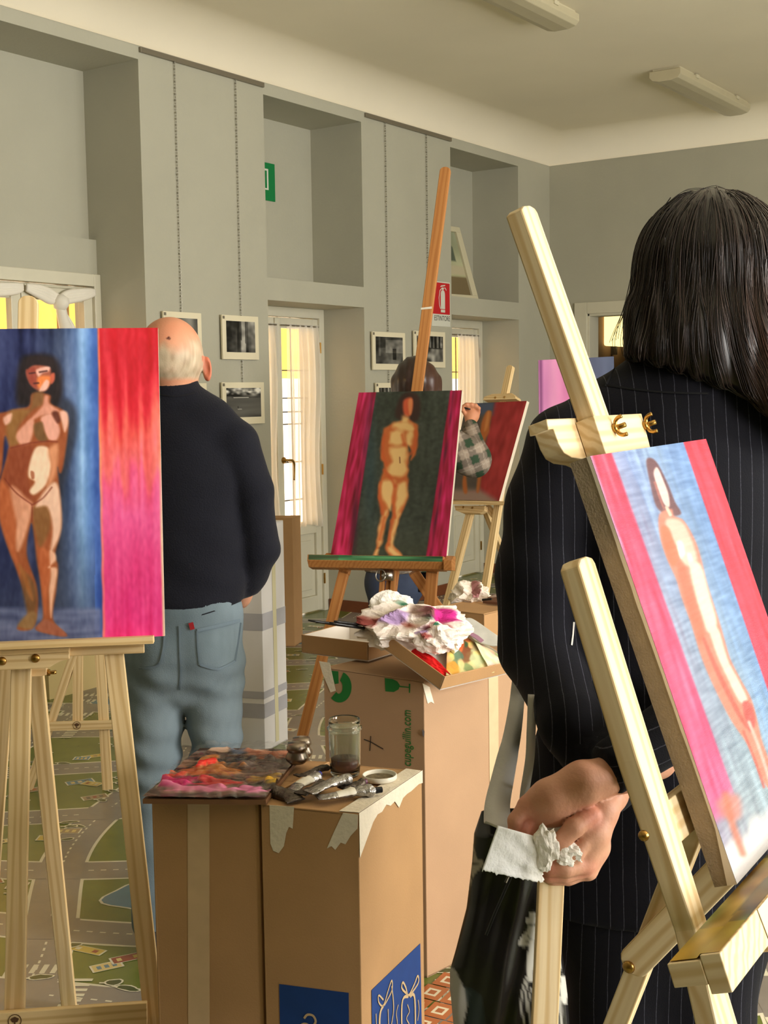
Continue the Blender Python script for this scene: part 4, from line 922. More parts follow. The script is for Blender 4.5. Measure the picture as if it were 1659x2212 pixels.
# ---------------------------------------------------------------- right easel in the foreground
aR = math.radians(92.4); W, V, N = frame_of(aR, math.radians(19.1)); pR = EYE+(np.array([-.431, 1.381, .96])-EYE)*.933; PR = Plane(pR, N); HR = lambda x, y, o=0: PR.hit(x, y, o)
TL, TR, BL = HR(1275, 985), HR(1525, 948), HR(1592, 1910); BR = BL+(TR-TL)*1.0
cR = [proj(p)[:2] for p in (TL, TR, BR, BL)]
A = Art(cR, 210, 400); k5 = crop(1040, 400, 2.633); k8 = crop(960, 1380, 2.373)
s1, s2, s3 = streaks(A.h, A.w, 16, 2.2, 61), streaks(A.h, A.w, 40, 5, 62), streaks(A.h, A.w, 1.0, 6, 63)
vv = A.T+s2*.02
blue = A.ramp(A.S+s1*.03, [(0, (176, 150, 190)), (.18, (150, 160, 200)), (.3, (120, 144, 196)), (.45, (140, 168, 204)), (.6, (112, 146, 196)), (.75, (104, 142, 196)), (1, (98, 136, 196))])
lo_ = A.ramp(A.S+s1*.04, [(0, (150, 150, 170)), (.3, (148, 164, 170)), (.5, (150, 172, 184)), (.75, (118, 158, 204)), (1, (120, 160, 210))])
A.a = blue*(1-A.T[..., None])+lo_*A.T[..., None]+s1[..., None]*7+s3[..., None]*4
rl_ = np.array([206, 62, 98])+s1[..., None]*np.array([8, 14, 12])+(A.T[..., None]*np.array([8, 20, 40]))
lb = .155+.045*A.T; A.put(rl_, np.clip((lb-A.S)/.02+.5, 0, 1)*np.clip((1.0-A.T-.155)/.03+.5+s2*.3, 0, 1))
A.put((200, 140, 180), np.clip((.03-A.S+s2*.008)/.012+.5, 0, 1)*np.clip((.3-A.T)/.1, 0, 1)*.9)
rr_ = np.array([226, 42, 72])+s1[..., None]*np.array([4, 10, 9]); rb_ = .77-.02*A.T; A.put(rr_, np.clip((A.S-rb_)/.015+.5, 0, 1))
wh = np.clip((A.T-.93)/.03+.5+s2*.25-(A.S-.3)*.2, 0, 1); A.put((226, 222, 222), wh)
A.shape([(1396, 996), (1408, 990), (1422, 1004), (1443, 1046), (1458, 1084), (1471, 1110), (1443, 1114), (1424, 1102), (1414, 1084), (1404, 1042)], (104, 60, 66), 3, .95)
body = [(1424, 1112), (1450, 1100), (1456, 1114), (1478, 1126), (1502, 1168), (1516, 1212), (1526, 1256), (1540, 1300), (1556, 1350), (1568, 1392), (1578, 1424), (1600, 1468), (1622, 1508), (1634, 1548), (1646, 1600), (1668, 1660), (1680, 1720), (1650, 1690), (1628, 1640), (1612, 1604), (1582, 1560), (1556, 1512), (1528, 1452), (1510, 1404), (1494, 1350), (1474, 1296), (1460, 1250), (1440, 1206), (1426, 1160)]
A.shape(body, (208, 128, 104), 3.5, .97)
A.shape([(1412, 1022), (1420, 1010), (1434, 1040), (1444, 1068), (1446, 1094), (1434, 1088), (1420, 1052)], (228, 206, 198), 2.5); A.line([(1414, 1042), (1424, 1072), (1434, 1098)], 2, (190, 112, 100), 2.5, .8); A.line([(1440, 1096), (1448, 1112)], 3.5, (222, 190, 172), 2)
A.shape([(1440, 1122), (1472, 1126), (1494, 1166), (1506, 1208), (1496, 1224), (1476, 1216), (1462, 1180), (1442, 1150)], (226, 192, 174), 5); A.shape([(1428, 1140), (1444, 1140), (1456, 1172), (1466, 1210), (1452, 1222), (1436, 1186)], (206, 112, 78), 4, .9)
A.shape([(1462, 1172), (1474, 1170), (1480, 1196), (1470, 1206)], (240, 224, 212), 3); A.shape([(1484, 1196), (1494, 1198), (1500, 1222), (1490, 1222)], (238, 220, 208), 3)
A.shape([(1490, 1220), (1514, 1222), (1534, 1290), (1548, 1346), (1530, 1366), (1516, 1330), (1500, 1276)], (236, 214, 198), 5); A.shape([(1462, 1222), (1478, 1222), (1500, 1290), (1520, 1360), (1512, 1392), (1492, 1336)], (200, 110, 84), 5, .9)
A.shape([(1530, 1350), (1552, 1360), (1572, 1424), (1596, 1470), (1614, 1510), (1598, 1516), (1570, 1462), (1546, 1408)], (234, 208, 194), 4, .95); A.line([(1520, 1380), (1550, 1450), (1590, 1530), (1612, 1570)], [3, 5, 5, 3], (190, 84, 70), 3.5, .85)
A.shape([(1604, 1520), (1622, 1520), (1632, 1560), (1618, 1580)], (192, 70, 66), 4, .85); A.line([(1618, 1560), (1640, 1616), (1664, 1690)], 3.5, (228, 176, 164), 3); A.line([(1606, 1580), (1630, 1640), (1650, 1700)], 2.5, (196, 84, 70), 3, .85)
A.shape(k8([(1400, 830), (1500, 800), (1520, 900), (1480, 930), (1420, 900)]), (208, 126, 110), 10, .8); A.line(k8([(1440, 800), (1480, 960), (1530, 1100)]), 7, (206, 106, 76), 7, .8)
A.a += s3[..., None]*3; A.a = A.a*.84
rc, ex = canvas('painting', TL, TR, BR, BL, .022, A, mPaint, mLinen, 'painting of a pale nude between red bands, seen sideways on the right easel')
# torn primed canvas edge along the left side
b = MB(); n = 40; P0, P1 = TL, BL; rg_ = np.random.default_rng(5); ed = .004+.002*np.cumsum(rg_.normal(size=n))*.12; ed = np.clip(ed, .0025, .0075); ed[int(n*.86):] += np.linspace(0, .007, n-int(n*.86))
for i in range(n-1):
    p, q = P0+(P1-P0)*i/(n-1)-W*.0008, P0+(P1-P0)*(i+1)/(n-1)-W*.0008
    b.poly([p, q, q-N*ed[i+1], p-N*ed[i]])
o = b.build('primed_strip', mWhiteEdge, rc, fixn=False)
re_ = thing('easel', [pR[0], pR[1], 0], 'pale pine easel close on the right, seen from the side with wing nuts', 'easel')
mo = -.026
def HRb(pts, o): return [HR(x, y, o) for x, y in pts]
mp = HRb([(1127, 452), (1133, 444), (1145, 443), (1156, 449), (1162, 459), (1317, 897)], mo); dn = mp[-1]-mp[-2]; lw = HRb([(1283, 897)], mo)[0]
ext_ = nrm(lw-mp[0]); board('mast', mp+[mp[-1]+ext_*.35, lw+ext_*.35], -N*.020, PINE2, re_, along=ext_, bevel=.002)
cbk = board('clamp_block', HRb([(1282, 898), (1386, 893), (1410, 985), (1316, 1000)], mo+.001), -N*.0215, PINE2, re_, along=W)
board('clamp_bar', HRb([(1181, 905), (1262, 902), (1300, 1010), (1262, 992), (1236, 988), (1219, 978), (1207, 957), (1196, 926), (1185, 928)], mo-.021), -N*.022, PINE2, re_, along=W)
for q in ((1326, 926), (1392, 920)): wingnut(cbk, HR(*q, mo+.001), N, V, .62)
lo = -.026
board('leg', HRb([(1251, 1222), (1256, 1207), (1268, 1201), (1280, 1204), (1287, 1216), (1419, 1640), (1526, 1983), (1606, 2250), (1557, 2250), (1502, 2008), (1377, 1640)], lo), -N*.021, PINE2, re_, along=HR(1419, 1640, lo)-HR(1287, 1216, lo), bevel=.002)
pl_ = HR(1582, 2250, lo-.0105); ph_ = HR(1400, 1640, lo-.0105); ft = to_floor(pl_, ph_); beam('leg_foot', ft, pl_, .026, .021, N, PINE2, re_)
mir = lambda p: p+W*2*((pR-p)@W)*1.0
lg0, lg1 = mir(ft), mir(HR(1268, 1206, lo-.0105)); beam('leg', lg0, lg1, .026, .021, N, PINE2, re_, top='round')
s0 = HRb([(1432, 1738), (1462, 1828)], lo-.004); board('stretcher', [s0[0], s0[0]+W*.34, s0[1]+W*.34, s0[1]], -N*.014, PINE2, re_, along=W)
screw(re_, HR(1414, 1800, lo)-W*.001-N*.010-W*.0, -W, .005)
cc = pR+W*.03; PC = Plane(cc, W)
ra, rb2 = PC.hit(1455, 1900), PC.hit(1333, 2212); beam('rear_leg', to_floor(rb2, ra), ra+(ra-rb2)*.9, .026, .02, -W, PINE2, re_)
PS = Plane(cc-W*.02, W); sa, sb = PS.hit(1358, 2092), PS.hit(1546, 1897); beam('stay', sb+(sb-sa)*.15, sa, .036, .012, -W, PINE2, re_, top='round'); screw(re_, PS.hit(1363, 2084)-W*.006, -W, .007)
ta = HR(1440, 2083, -.004); tw = .62
tp = [(0, 0), (.05, 0), (.05, -.024), (.036, -.024), (.036, -.016), (0, -.022)]
board('tray', [ta+N*a+V*c for a, c in [(0, 0), (.030, 0), (.030, -.020), (0, -.020)]], W*tw, PINE2, re_, along=N)
board('tray_lip', [ta+N*a+V*c for a, c in [(.030, .004), (.048, .004), (.048, -.028), (.030, -.028)]], W*tw, PINE2, re_, along=N)
n1, n2 = 120, 12; P = np.array([[ta+W*(.003+.4*s_)+N*(.002+.044*t)+V*.0012+V*(.0032 if t > .62 else 0) for s_ in np.linspace(0, 1, n1)] for t in np.linspace(0, 1, n2)])
q1, q2, q3 = streaks(n2, n1, 1.5, 5, 71), streaks(n2, n1, 2, 9, 72), streaks(n2, n1, 1, 2, 73)
g = np.array([150, 138, 74])+q1[..., None]*np.array([22, 20, 12])+q2[..., None]*np.array([-10, 6, 8])+q3[..., None]*9; g[:, :22] = g[:, :22]*.4+np.array([186, 158, 40])*.6; g[6:, 30:60] = g[6:, 30:60]*.5+np.array([66, 66, 60])*.5; g[:, 80:] = g[:, 80:]*.4+np.array([64, 70, 66])*.6
c = np.ones((n2*n1, 4)); c[:, :3] = s2l(np.clip(g, 0, 255).reshape(-1, 3)/255); MB().grid(P, c).build('tray_paint', gm, re_, paint=True, fixn=False, label='yellow and green paint smeared on the tray')
board('tape', [ta+W*.10+N*.0485+V*.004, ta+W*.135+N*.0485+V*.004, ta+W*.14+N*.0485-V*.03, ta+W*.105+N*.0485-V*.032], N*.0006, mat('cream_tape', C(214, 200, 164), .7), re_)
board('lower_clamp', [ta+W*.17+N*.04-V*.03, ta+W*.26+N*.04-V*.03, ta+W*.26+N*.04-V*.07, ta+W*.18+N*.04-V*.06], -N*.04, PINE2, re_, along=W)

# ================================================================ cardboard boxes and everything on them
CARD = mat('cardboard', C(176, 136, 92), .8, .05, 9, .08, 300)
CARD2 = mat('pale_cardboard', C(172, 138, 106), .8, .04, 7, .06, 300)
CARDIN = mat('white_card_lining', C(214, 206, 196), .8)
mMask = mat('masking_tape', C(226, 214, 192), .6, .05, 40, .2, 120)
mTapeB = mat('paper_tape', C(204, 174, 136), .6, .05, 30)
mBlue = mat('blue_print', C(18, 58, 122), .6, .06, 30); mBeigeP = mat('beige_print', C(196, 168, 128), .7)
mGreenP = mat('green_print', C(30, 112, 46), .7); mPen = mat('pen_ink', C(44, 36, 34), .7)
Zv = np.array([0, 0, 1.])
def cbox(name, a, b, c, h, m, label, group='cardboard boxes used as stands'):
    """upright box: a left, b near, c right top corners (world); stands on the floor"""
    a, b, c = [np.array(p, float) for p in (a, b, c)]; d = a+c-b; t = thing(name, [*((a+c)/2)[:2], 0], label, 'box', group)
    z0 = Zv*0.0; q = [a, b, c, d]; lo = [np.array([p[0], p[1], 0.0]) for p in q]
    for i in range(4):
        p, r = q[i], q[(i+1) % 4]; n = nrm(np.cross(r-p, -Zv)); 
        MB().prism([lo[i], lo[(i+1) % 4], r, p], n*.004).build('side_panel', m, t, bevel=.0015)
    e = .002; m1, m2 = (a+d)/2, (b+c)/2
    for u in ((a, b, m2-(c-b)*.004, m1-(c-b)*.004), (m1+(c-b)*.004, m2+(c-b)*.004, c, d)): MB().prism([p-Zv*.001 for p in u], -Zv*.004).build('top_flap', m, t, bevel=.001)
    MB().prism([p+Zv*.001 for p in lo], Zv*.004).build('bottom_flap', m, t)
    return t
zt = .76
fa, fb, fc = zat(563, 1737, zt), zat(774, 1758, zt), zat(911, 1665, zt)
f2 = cbox('cardboard_box', fa, fb, fc, zt, CARD, 'cardboard box with blue gift prints and torn masking tape, under the jar and tubes')
la, lb_ = zat(327, 1722, zt), zat(558, 1733, zt); lc = lb_+(fc-fb)*1.0
f1 = cbox('cardboard_box', la, lb_, lc, zt, CARD, 'cardboard box with one upright tape stripe under the wrapped palette')
PF2 = Plane(fb, np.cross(fb-fa, Zv)); PF2.n = PF2.n if PF2.n@(EYE-fb) > 0 else -PF2.n
PR2 = Plane(fb, np.cross(fc-fb, Zv)); PR2.n = PR2.n if PR2.n@(EYE-fb) > 0 else -PR2.n
PF1 = Plane(la, np.cross(lb_-la, Zv)); PF1.n = PF1.n if PF1.n@(EYE-la) > 0 else -PF1.n
def decal(name, pl, pts, m, par, off=.0012, th=.0006): return MB().prism([pl.hit(x, y, off) for x, y in pts], -pl.n*th).build(name, m, par)
decal('tape_stripe', PF1, [(405, 1725), (452, 1728), (453, 2400), (407, 2400)], mTapeB, f1)
decal('torn_tape', PF2, [(582, 1739), (635, 1743), (632, 1790), (624, 1786), (618, 1800), (613, 1828), (602, 1843), (590, 1838), (584, 1822)], mMask, f2)
decal('torn_tape', PF2, [(741, 1756), (773, 1760), (772, 1790), (757, 1806), (746, 1824), (736, 1820), (724, 1836), (716, 1828), (706, 1833), (720, 1800)], mMask, f2)
ed = nrm(fc-fb); inn = nrm(fa-fb); top_q = [fb+ed*.002, fc-ed*.004, fc+inn*.030, fb+inn*.034]
MB().prism([p+Zv*.0012 for p in top_q], Zv*.0006).build('edge_tape', mMask, f2)
n = 16; tq = np.linspace(0, 1, n); rg_ = np.random.default_rng(3); hang = .024+.004*rg_.normal(size=n); hang[:4] = [.075, .06, .045, .03]
MB().prism([fb+(fc-fb)*t+PR2.n*.0012+Zv*.0012 for t in tq]+[fb+(fc-fb)*t+PR2.n*.0012-Zv*h for t, h in zip(tq[::-1], hang[::-1])], PR2.n*.0006).build('edge_tape', mMask, f2)
# blue prints with ribboned gifts
decal('blue_print', PF2, [(603, 2126), (753, 2145), (756, 2420), (608, 2400)], mBlue, f2); decal('blue_print', PR2, [(803, 2139), (908, 2038), (913, 2330), (806, 2420)], mBlue, f2)
def rib(par, pl, pts, wpx, m=None):
    p = curve(pts, 6, False); k = wpx*.00078; P = [pl.hit(x, y, .0022) for x, y in p]
    MB().ribbon(P, k, pl.n, .0003).build('gift_print', m or mBeigeP, par, fixn=False)
for q, w_ in (([(657, 2200), (664, 2192), (676, 2194), (682, 2206), (676, 2216), (664, 2222)], 5), ([(640, 2230), (652, 2214), (668, 2216), (700, 2250)], 6)): rib(f2, PF2, q, w_)
for q, w_ in (([(828, 2160), (818, 2150), (818, 2165), (828, 2172), (838, 2140), (846, 2118), (846, 2140), (830, 2172)], 4), ([(828, 2172), (820, 2200), (822, 2300)], 8), ([(846, 2130), (850, 2180), (842, 2230)], 4), ([(812, 2190), (816, 2290)], 3), ([(838, 2180), (842, 2290)], 3),
              ([(880, 2148), (868, 2135), (870, 2122), (876, 2132), (882, 2150), (894, 2128), (902, 2108), (903, 2124), (884, 2152)], 5), ([(882, 2152), (868, 2170), (870, 2300)], 7), ([(886, 2152), (896, 2160), (897, 2290)], 7), ([(860, 2170), (856, 2190), (858, 2212), (852, 2240)], 3), ([(880, 2170), (884, 2185), (878, 2200), (884, 2215), (879, 2235)], 3), ([(903, 2160), (905, 2180), (902, 2205)], 3)): rib(f2, PR2, q, w_)

# tall box in the middle
c0 = zat(923, 2113, 0); cr0 = zat(969, 2090, 0); zm = .75; near = c0+Zv*zm
left = zat(699, 1441, zm); rdir = nrm(cr0-c0); right = near+rdir*.52
mb_ = cbox('cardboard_box', left, near, right, zm, CARD2, 'tall plain box with green glass and arrow prints, in front of the brown easel')
PMl = Plane(near, np.cross(near-left, Zv)); PMl.n = PMl.n if PMl.n@(EYE-near) > 0 else -PMl.n
PMr = Plane(near, np.cross(right-near, Zv)); PMr.n = PMr.n if PMr.n@(EYE-near) > 0 else -PMr.n
k = crop(690, 1430, 6.9125)
def arc(cx, cy, rx, ry, t0, t1, n=16): return [(cx+rx*math.cos(t), cy+ry*math.sin(t)) for t in np.linspace(t0, t1, n)]
decal('arrow_print', PMl, k(arc(300, 375, 178, 230, -1.25, 2.35, 22)+arc(290, 375, 56, 100, 2.35, -1.25, 16)), mGreenP, mb_); decal('arrow_print', PMl, k([(170, 130), (280, 140), (285, 320), (230, 330), (195, 200)]), mGreenP, mb_)
decal('glass_print', PMl, k([(975, 240), (1090, 255), (1160, 290), (1200, 350), (1180, 410), (1110, 448), (985, 438)]), mGreenP, mb_); decal('glass_print', PMl, k([(1195, 356), (1335, 372), (1335, 386), (1195, 376)]), mGreenP, mb_); decal('glass_print', PMl, k([(1335, 325), (1356, 328), (1352, 462), (1336, 458)]), mGreenP, mb_)
ty = nrm(PMl.hit(880, 1570)-PMl.hit(880, 1600)); tx = np.cross(ty, PMl.n)
o_ = PMl.hit(879.5, 1594, .0013); text('lettering', 'cupeguillin.com', .037, frame3(o_, ty, -tx), mGreenP, mb_, .62)
for q in ([(786, 1597), (800, 1602), (828, 1618)], [(801, 1590), (799, 1622)]): MB().ribbon([PMl.hit(x, y, .0014) for x, y in q], .0022, PMl.n, .0003).build('pen_mark', mPen, mb_, fixn=False)
k = crop(690, 1430, 6.9125)
decal('torn_tape', PMl, [(689, 1428), (712, 1432), (725, 1492), (714, 1496), (697, 1456)], mMask, mb_, .0022)
decal('torn_tape', PMr, [(913, 1476), (928, 1484), (938, 1520), (931, 1516), (924, 1520), (916, 1490)], mMask, mb_, .0016)
decal('seam_tape', PMr, [(1055, 1446), (1076, 1440), (1080, 2040), (1062, 2050)], mTapeB, mb_)
decal('scuff', PMr, [(912, 1575), (917, 1580), (916, 1592), (913, 1588)], mPen, mb_)

# box at the back with a crumpled tissue, white wrapped plinth, plain tall box
zf = .75; nb = zat(1045, 1326, zf); lbk = zat(938, 1313, zf); rbk = nb+nrm(np.cross(Zv, lbk-nb))*-.34
rbk = rbk if (rbk-nb)@cf > 0 else nb-(rbk-nb)
fb_ = cbox('cardboard_box', lbk, nb, rbk, zf, CARD, 'box with a crumpled white tissue on top, behind the stained rag')
PB3 = Plane(nb, np.cross(nb-lbk, Zv)); PB3.n = PB3.n if PB3.n@(EYE-nb) > 0 else -PB3.n
decal('tape_patch', PB3, [(969, 1318), (984, 1320), (989, 1356), (970, 1354)], mTapeB, fb_)
mWhiteP = mat('white_painted_card', C(216, 212, 208), .6, .03, 6); mGreyBand = mat('grey_smear', C(170, 168, 172), .6, .06, 10)
zw = .93; wn_ = zat(573, 1625, 0)+Zv*zw; wl = zat(392, 1612, 0)+Zv*zw; wr = zat(622, 1598, 0)+Zv*zw
wp = cbox('white_plinth', wl, wn_, wr, zw, mWhiteP, 'white painted box column with grey bands beside the man in navy', None); wp['category'] = 'plinth'
for i in range(2):
    p0, p1 = ((wl, wn_), (wn_, wr))[i]; pn = np.cross(p1-p0, Zv); pn = nrm(pn if pn@(EYE-p0) > 0 else -pn)
    for z0, z1 in ((.50, .57), (.22, .25), (.14, .20)):
        q = [np.array([*p0[:2], z0]), np.array([*p1[:2], z0]), np.array([*p1[:2], z1]), np.array([*p0[:2], z1])]; MB().prism([v+pn*.001 for v in q], pn*.0004).build('grey_band', mGreyBand, wp)
q = [wn_+(wr-wn_)*s_+np.array([0, 0, dz_]) for s_, dz_ in ((.45, 0), (.6, 0), (.6, -zw+.02), (.45, -zw+.02))]; pn = np.cross(wr-wn_, Zv); pn = nrm(pn if pn@(EYE-wn_) > 0 else -pn); MB().prism([v+pn*.0012 for v in q], pn*.0003).build('yellow_tape', mat('yellowed_tape', C(206, 198, 160), .6), wp)
tn = zat(637, 1397, 0)+Zv*.745; tl_ = tn-np.array([.17, .10, 0]); tr2 = tn+np.array([-.06, .15, 0])
cbox('cardboard_box', tl_, tn, tr2, .745, CARD, 'plain tall box between the white plinth and the glazed door')

# ---------------------------------------------------------------- crumpled things
def crumple(name, c, R, seed, m, label, cat, colfn=None, n=34, axis=None, amp=.5, grp=None, parent=None, floor=None):
    r = np.random.default_rng(seed); u, v = np.meshgrid(np.linspace(0, 2*math.pi, 2*n, endpoint=False), np.linspace(.02, math.pi-.02, n))
    D = np.stack([np.cos(u)*np.sin(v), np.sin(u)*np.sin(v), np.cos(v)], -1).reshape(-1, 3)
    h = np.zeros(len(D))
    for s_, wt in ((1.9, .8), (3.9, .4), (8.0, .09)): h += (1-2*np.abs(vnoise(D, s_, seed+int(s_*10))))*wt
    P = D*(1+amp*h[:, None])+.06*np.stack([vnoise(D, 9, seed+5), vnoise(D, 9, seed+6), vnoise(D, 9, seed+7)], -1)
    P = P*np.array(R)
    if axis is not None: P = P@np.array(axis)
    P = P+np.array(c)
    if floor is not None: P[:, 2] = np.maximum(P[:, 2], floor+.0005+.001*np.abs(vnoise(P, 90, seed)))
    col = np.ones((len(D), 4)); col[:, :3] = s2l((colfn(D, h) if colfn else np.tile((238, 233, 224), (len(D), 1)))/255.)
    w2 = 2*n; f = [(i*w2+j, i*w2+(j+1) % w2, (i+1)*w2+(j+1) % w2, (i+1)*w2+j) for i in range(n-1) for j in range(w2)]+[tuple(range(w2))[::-1], tuple((n-1)*w2+j for j in range(w2))]
    b = MB(); b.v = P.tolist(); b.f = f; b.c = [tuple(q) for q in col]; o = b.build(name, m, parent, False, paint=True)
    if label: tag(o, label, cat, grp)
    return o
mTissue = vmat('tissue_paper', .9, .1, bump=.3, bscale=90)
# shallow tray A
za = zm+.003
def opentray(name, P, hgt, th, lab, m=CARD, lift=0):
    """open carton: P four rim corners (any plane), walls drop by hgt along the plane's normal"""
    P = [np.array(p, float) for p in P]; nn = nrm(np.cross(P[1]-P[0], P[2]-P[0])); nn = nn if nn[2] > 0 else -nn
    t = thing(name, sum(P)/4-nn*hgt, lab, 'box', 'open shallow cartons'); c = sum(P)/4
    for i in range(4):
        p, q = P[i], P[(i+1) % 4]; inw = nrm(c-(p+q)/2)
        MB().prism([p, q, q-nn*hgt, p-nn*hgt], inw*th).build('wall', m, t, bevel=.001)
        MB().prism([p+inw*th-nn*.001, q+inw*th-nn*.001, q+inw*th-nn*hgt, p+inw*th-nn*hgt], inw*.0006).build('white_lining', CARDIN, t)
    MB().prism([p-nn*hgt for p in P], nn*.003).build('carton_floor', CARDIN, t); return t, nn, c-nn*hgt
A0, A1 = zat(651, 1371, za+.052), zat(795, 1388, za+.052); bd = nrm(np.cross(Zv, A1-A0)); bd = bd if bd@cf > 0 else -bd
tA, nA, cA = opentray('carton', [A0, A1, A1+bd*.22, A0+bd*.22], .05, .003, 'shallow carton holding black brushes on the tall box')
Pq, Qq = at(822, 1361, 3.13), at(961, 1462, 2.985); sd = at(1108, 1428, 3.22)-Qq
tB, nB, cB = opentray('carton', [Pq, Qq, Qq+sd, Pq+sd], .036, .003, 'tilted carton full of stained rags and paint sheets on the tall box')
mBlackLac = mat('black_lacquer', C(24, 22, 22), .25); mBrist = mat('bristle', C(120, 96, 60), .8)
for i, (p, q) in enumerate((((666, 1340), (790, 1358)), ((722, 1342), (800, 1352)), ((712, 1345), (806, 1360)))):
    a, c = at(*p, 3.10), at(*q, 3.17); t = thing('paint_brush', a, ['long black brush handle sticking out farthest over the carton', 'shorter black brush handle lying uppermost over the carton', 'short black brush handle between two others over the carton'][i], 'brush', 'brushes in the carton')
    d = c-a; MB().tube([a+d*s_ for s_ in (0, .15, .5, .8)], [.002, .0035, .004, .003], 10).build('handle', mBlackLac, t, True); MB().tube([a+d*.8, a+d*1.02], .0035, 10).build('ferrule', mSteel, t, True); MB().tube([a+d*1.02, a+d*1.2], [.0036, .001], 8).build('bristles', mBrist, t)
def ragcol(D, h):
    c = np.tile(np.array([226., 214, 204]), (len(D), 1))
    for (d, r, col) in (((.5, -.4, .7), .42, (190, 20, 120)), ((-.35, -.6, .6), .4, (160, 130, 180)), ((-.1, .1, .9), .2, (26, 90, 62)), ((.2, -.5, .8), .3, (110, 84, 70)), ((-.7, -.4, .3), .3, (130, 50, 46)), ((.5, -.85, .2), .35, (130, 60, 64)), ((.3, -.7, .55), .16, (40, 56, 44)), ((-.1, -.9, .4), .22, (220, 150, 130))):
        w_ = np.clip((r-np.linalg.norm(D-nrm(d), axis=1)+.10*vnoise(D, 8, 4))/.12, 0, 1)[:, None]*.85; c = c*(1-w_)+np.array(col)*w_
    return c+vnoise(D, 14, 9)[:, None]*8
rot = np.array([cr*1, np.cross(Zv, cr), Zv]); 
crumple('rag', at(890, 1352, 3.2), (.098, .09, .042), 3, mTissue, 'crumpled white paint rag with magenta and violet stains in the tilted carton', 'rag', ragcol, 46, rot)
crumple('rag', at(940, 1378, 3.10), (.040, .034, .026), 8, mTissue, 'small white stained rag tucked beside the paint sheets', 'rag', lambda D, h: ragcol(D[:, [1, 0, 2]], h), 26, rot)
crumple('paper_towel', at(975, 1366, 3.2), (.03, .05, .035), 15, mTissue, 'pleated paper towel beside the stained rag', 'paper towel', None, 26, rot, .4)
crumple('paper_towel', at(846, 1307, 3.24), (.042, .012, .028), 12, mTissue, 'paper towel corner standing up from the stained rag', 'paper towel', None, 26, rot, .4)
crumple('tissue', at(1016, 1293, 4.33), (.042, .04, .036), 21, mTissue, 'crumpled white tissue with brown marks on the back box', 'tissue', lambda D, h: np.where((np.abs(D[:, [0]]-.25) < .18) & (D[:, [2]] > .25), np.array([[160., 110, 110]]), np.array([[226., 214, 200]])), 30, rot, .75)
for i, (x, y, dx, dz_) in enumerate(((1003, 1277, -.010, .03), (1032, 1272, .012, .035))): pass
# painted palette sheets inside the tilted carton
def sheet(name, P, nu, nv, colfn, m, label, cat, bump=.004, seed=0, th=.0008):
    """curled sheet over a quad of world corners"""
    P = [np.array(p, float) for p in P]; s_, t = np.meshgrid(np.linspace(0, 1, nu), np.linspace(0, 1, nv)); S3, T3 = s_[..., None], t[..., None]
    G = (P[0]*(1-S3)+P[1]*S3)*(1-T3)+(P[3]*(1-S3)+P[2]*S3)*T3; nn = nrm(np.cross(P[1]-P[0], P[3]-P[0])); nn = nn if nn[2] > 0 else -nn
    G = G+nn*(bump*vnoise(np.stack([s_*3, t*3, 0*s_], -1).reshape(-1, 3), 1.2, seed).reshape(nv, nu))[..., None]
    c = np.ones((nu*nv, 4)); c[:, :3] = s2l(np.clip(colfn(s_, t), 0, 255).reshape(-1, 3)/255); b = MB().grid(G, c); o = b.build(name, m, None, True, paint=True, fixn=False)
    q = o.modifiers.new('t', 'SOLIDIFY'); q.thickness = th; return tag(o, label, cat)
mSheet = vmat('painted_sheet', .5, .35, bump=.15, bscale=60)
def colA(s_, t):
    n1, n2, n3 = [streaks(*s_.shape, 3, 3, 80+i)[..., None] for i in range(3)]; c = np.array([206, 178, 96])+n1*26*np.array([1, .8, .5])+n2*np.array([-10, 10, -6])
    g = np.clip(1.3*t-.5+s_*.5, 0, 1)[..., None]; c = c*(1-g)+g*(np.array([222, 214, 160])+n2*10)
    for (a, b_, r, col) in ((.42, .3, .2, (200, 84, 44)), (.52, .5, .16, (110, 66, 40)), (.55, .22, .09, (34, 84, 56)), (.25, .5, .14, (74, 112, 92)), (.2, .7, .12, (96, 120, 90)), (.1, .85, .2, (216, 150, 46)), (.3, .1, .12, (90, 84, 80)), (.8, .35, .14, (160, 150, 110)), (.75, .7, .2, (196, 206, 160)), (.5, .85, .1, (120, 140, 90)), (.62, .12, .1, (222, 120, 70))):
        w_ = np.clip((r-np.hypot(s_-a, (t-b_)*.8)+.04*n3[..., 0])/.05, 0, 1)[..., None]*.85; c = c*(1-w_)+np.array(col)*w_
    return c
fl = lambda x, y, o=.012: Plane(cB+nB*o, nB).hit(x, y)
sheet('palette_sheet', [fl(965, 1378, .02), fl(1030, 1370, .02), fl(1068, 1452, .016), fl(962, 1462, .016)], 60, 60, colA, mSheet, 'paint smeared palette sheet in yellow, orange and green', 'palette sheet', .006, 3)
sheet('palette_sheet', [fl(1020, 1374, .03), fl(1072, 1412, .03), fl(1096, 1440, .02), fl(1056, 1449, .02)], 40, 40, lambda s_, t: np.array([222, 214, 180])+streaks(*s_.shape, 3, 3, 91)[..., None]*np.array([16, 10, 14])+streaks(*s_.shape, 2, 2, 92)[..., None]*np.array([-12, 6, -4]), mSheet, 'pale cream and green paint sheet nearest the woman', 'palette sheet', .006, 4)
crumple('red_cloth', fl(930, 1432, .016), (.016, .055, .012), 31, vmat('red_cloth', .7, .2), 'bright red cloth strip along the side of the tilted carton', 'cloth', lambda D, h: np.tile((204., 26, 26), (len(D), 1))+vnoise(D, 5, 2)[:, None]*20, 24, np.array([nB, nrm(Qq-Pq), np.cross(nB, nrm(Qq-Pq))])[[2, 1, 0]], .3)
mFrost = mat('frosted_plastic', C(190, 188, 180), .35, .1, 30, **{'Alpha': .9})
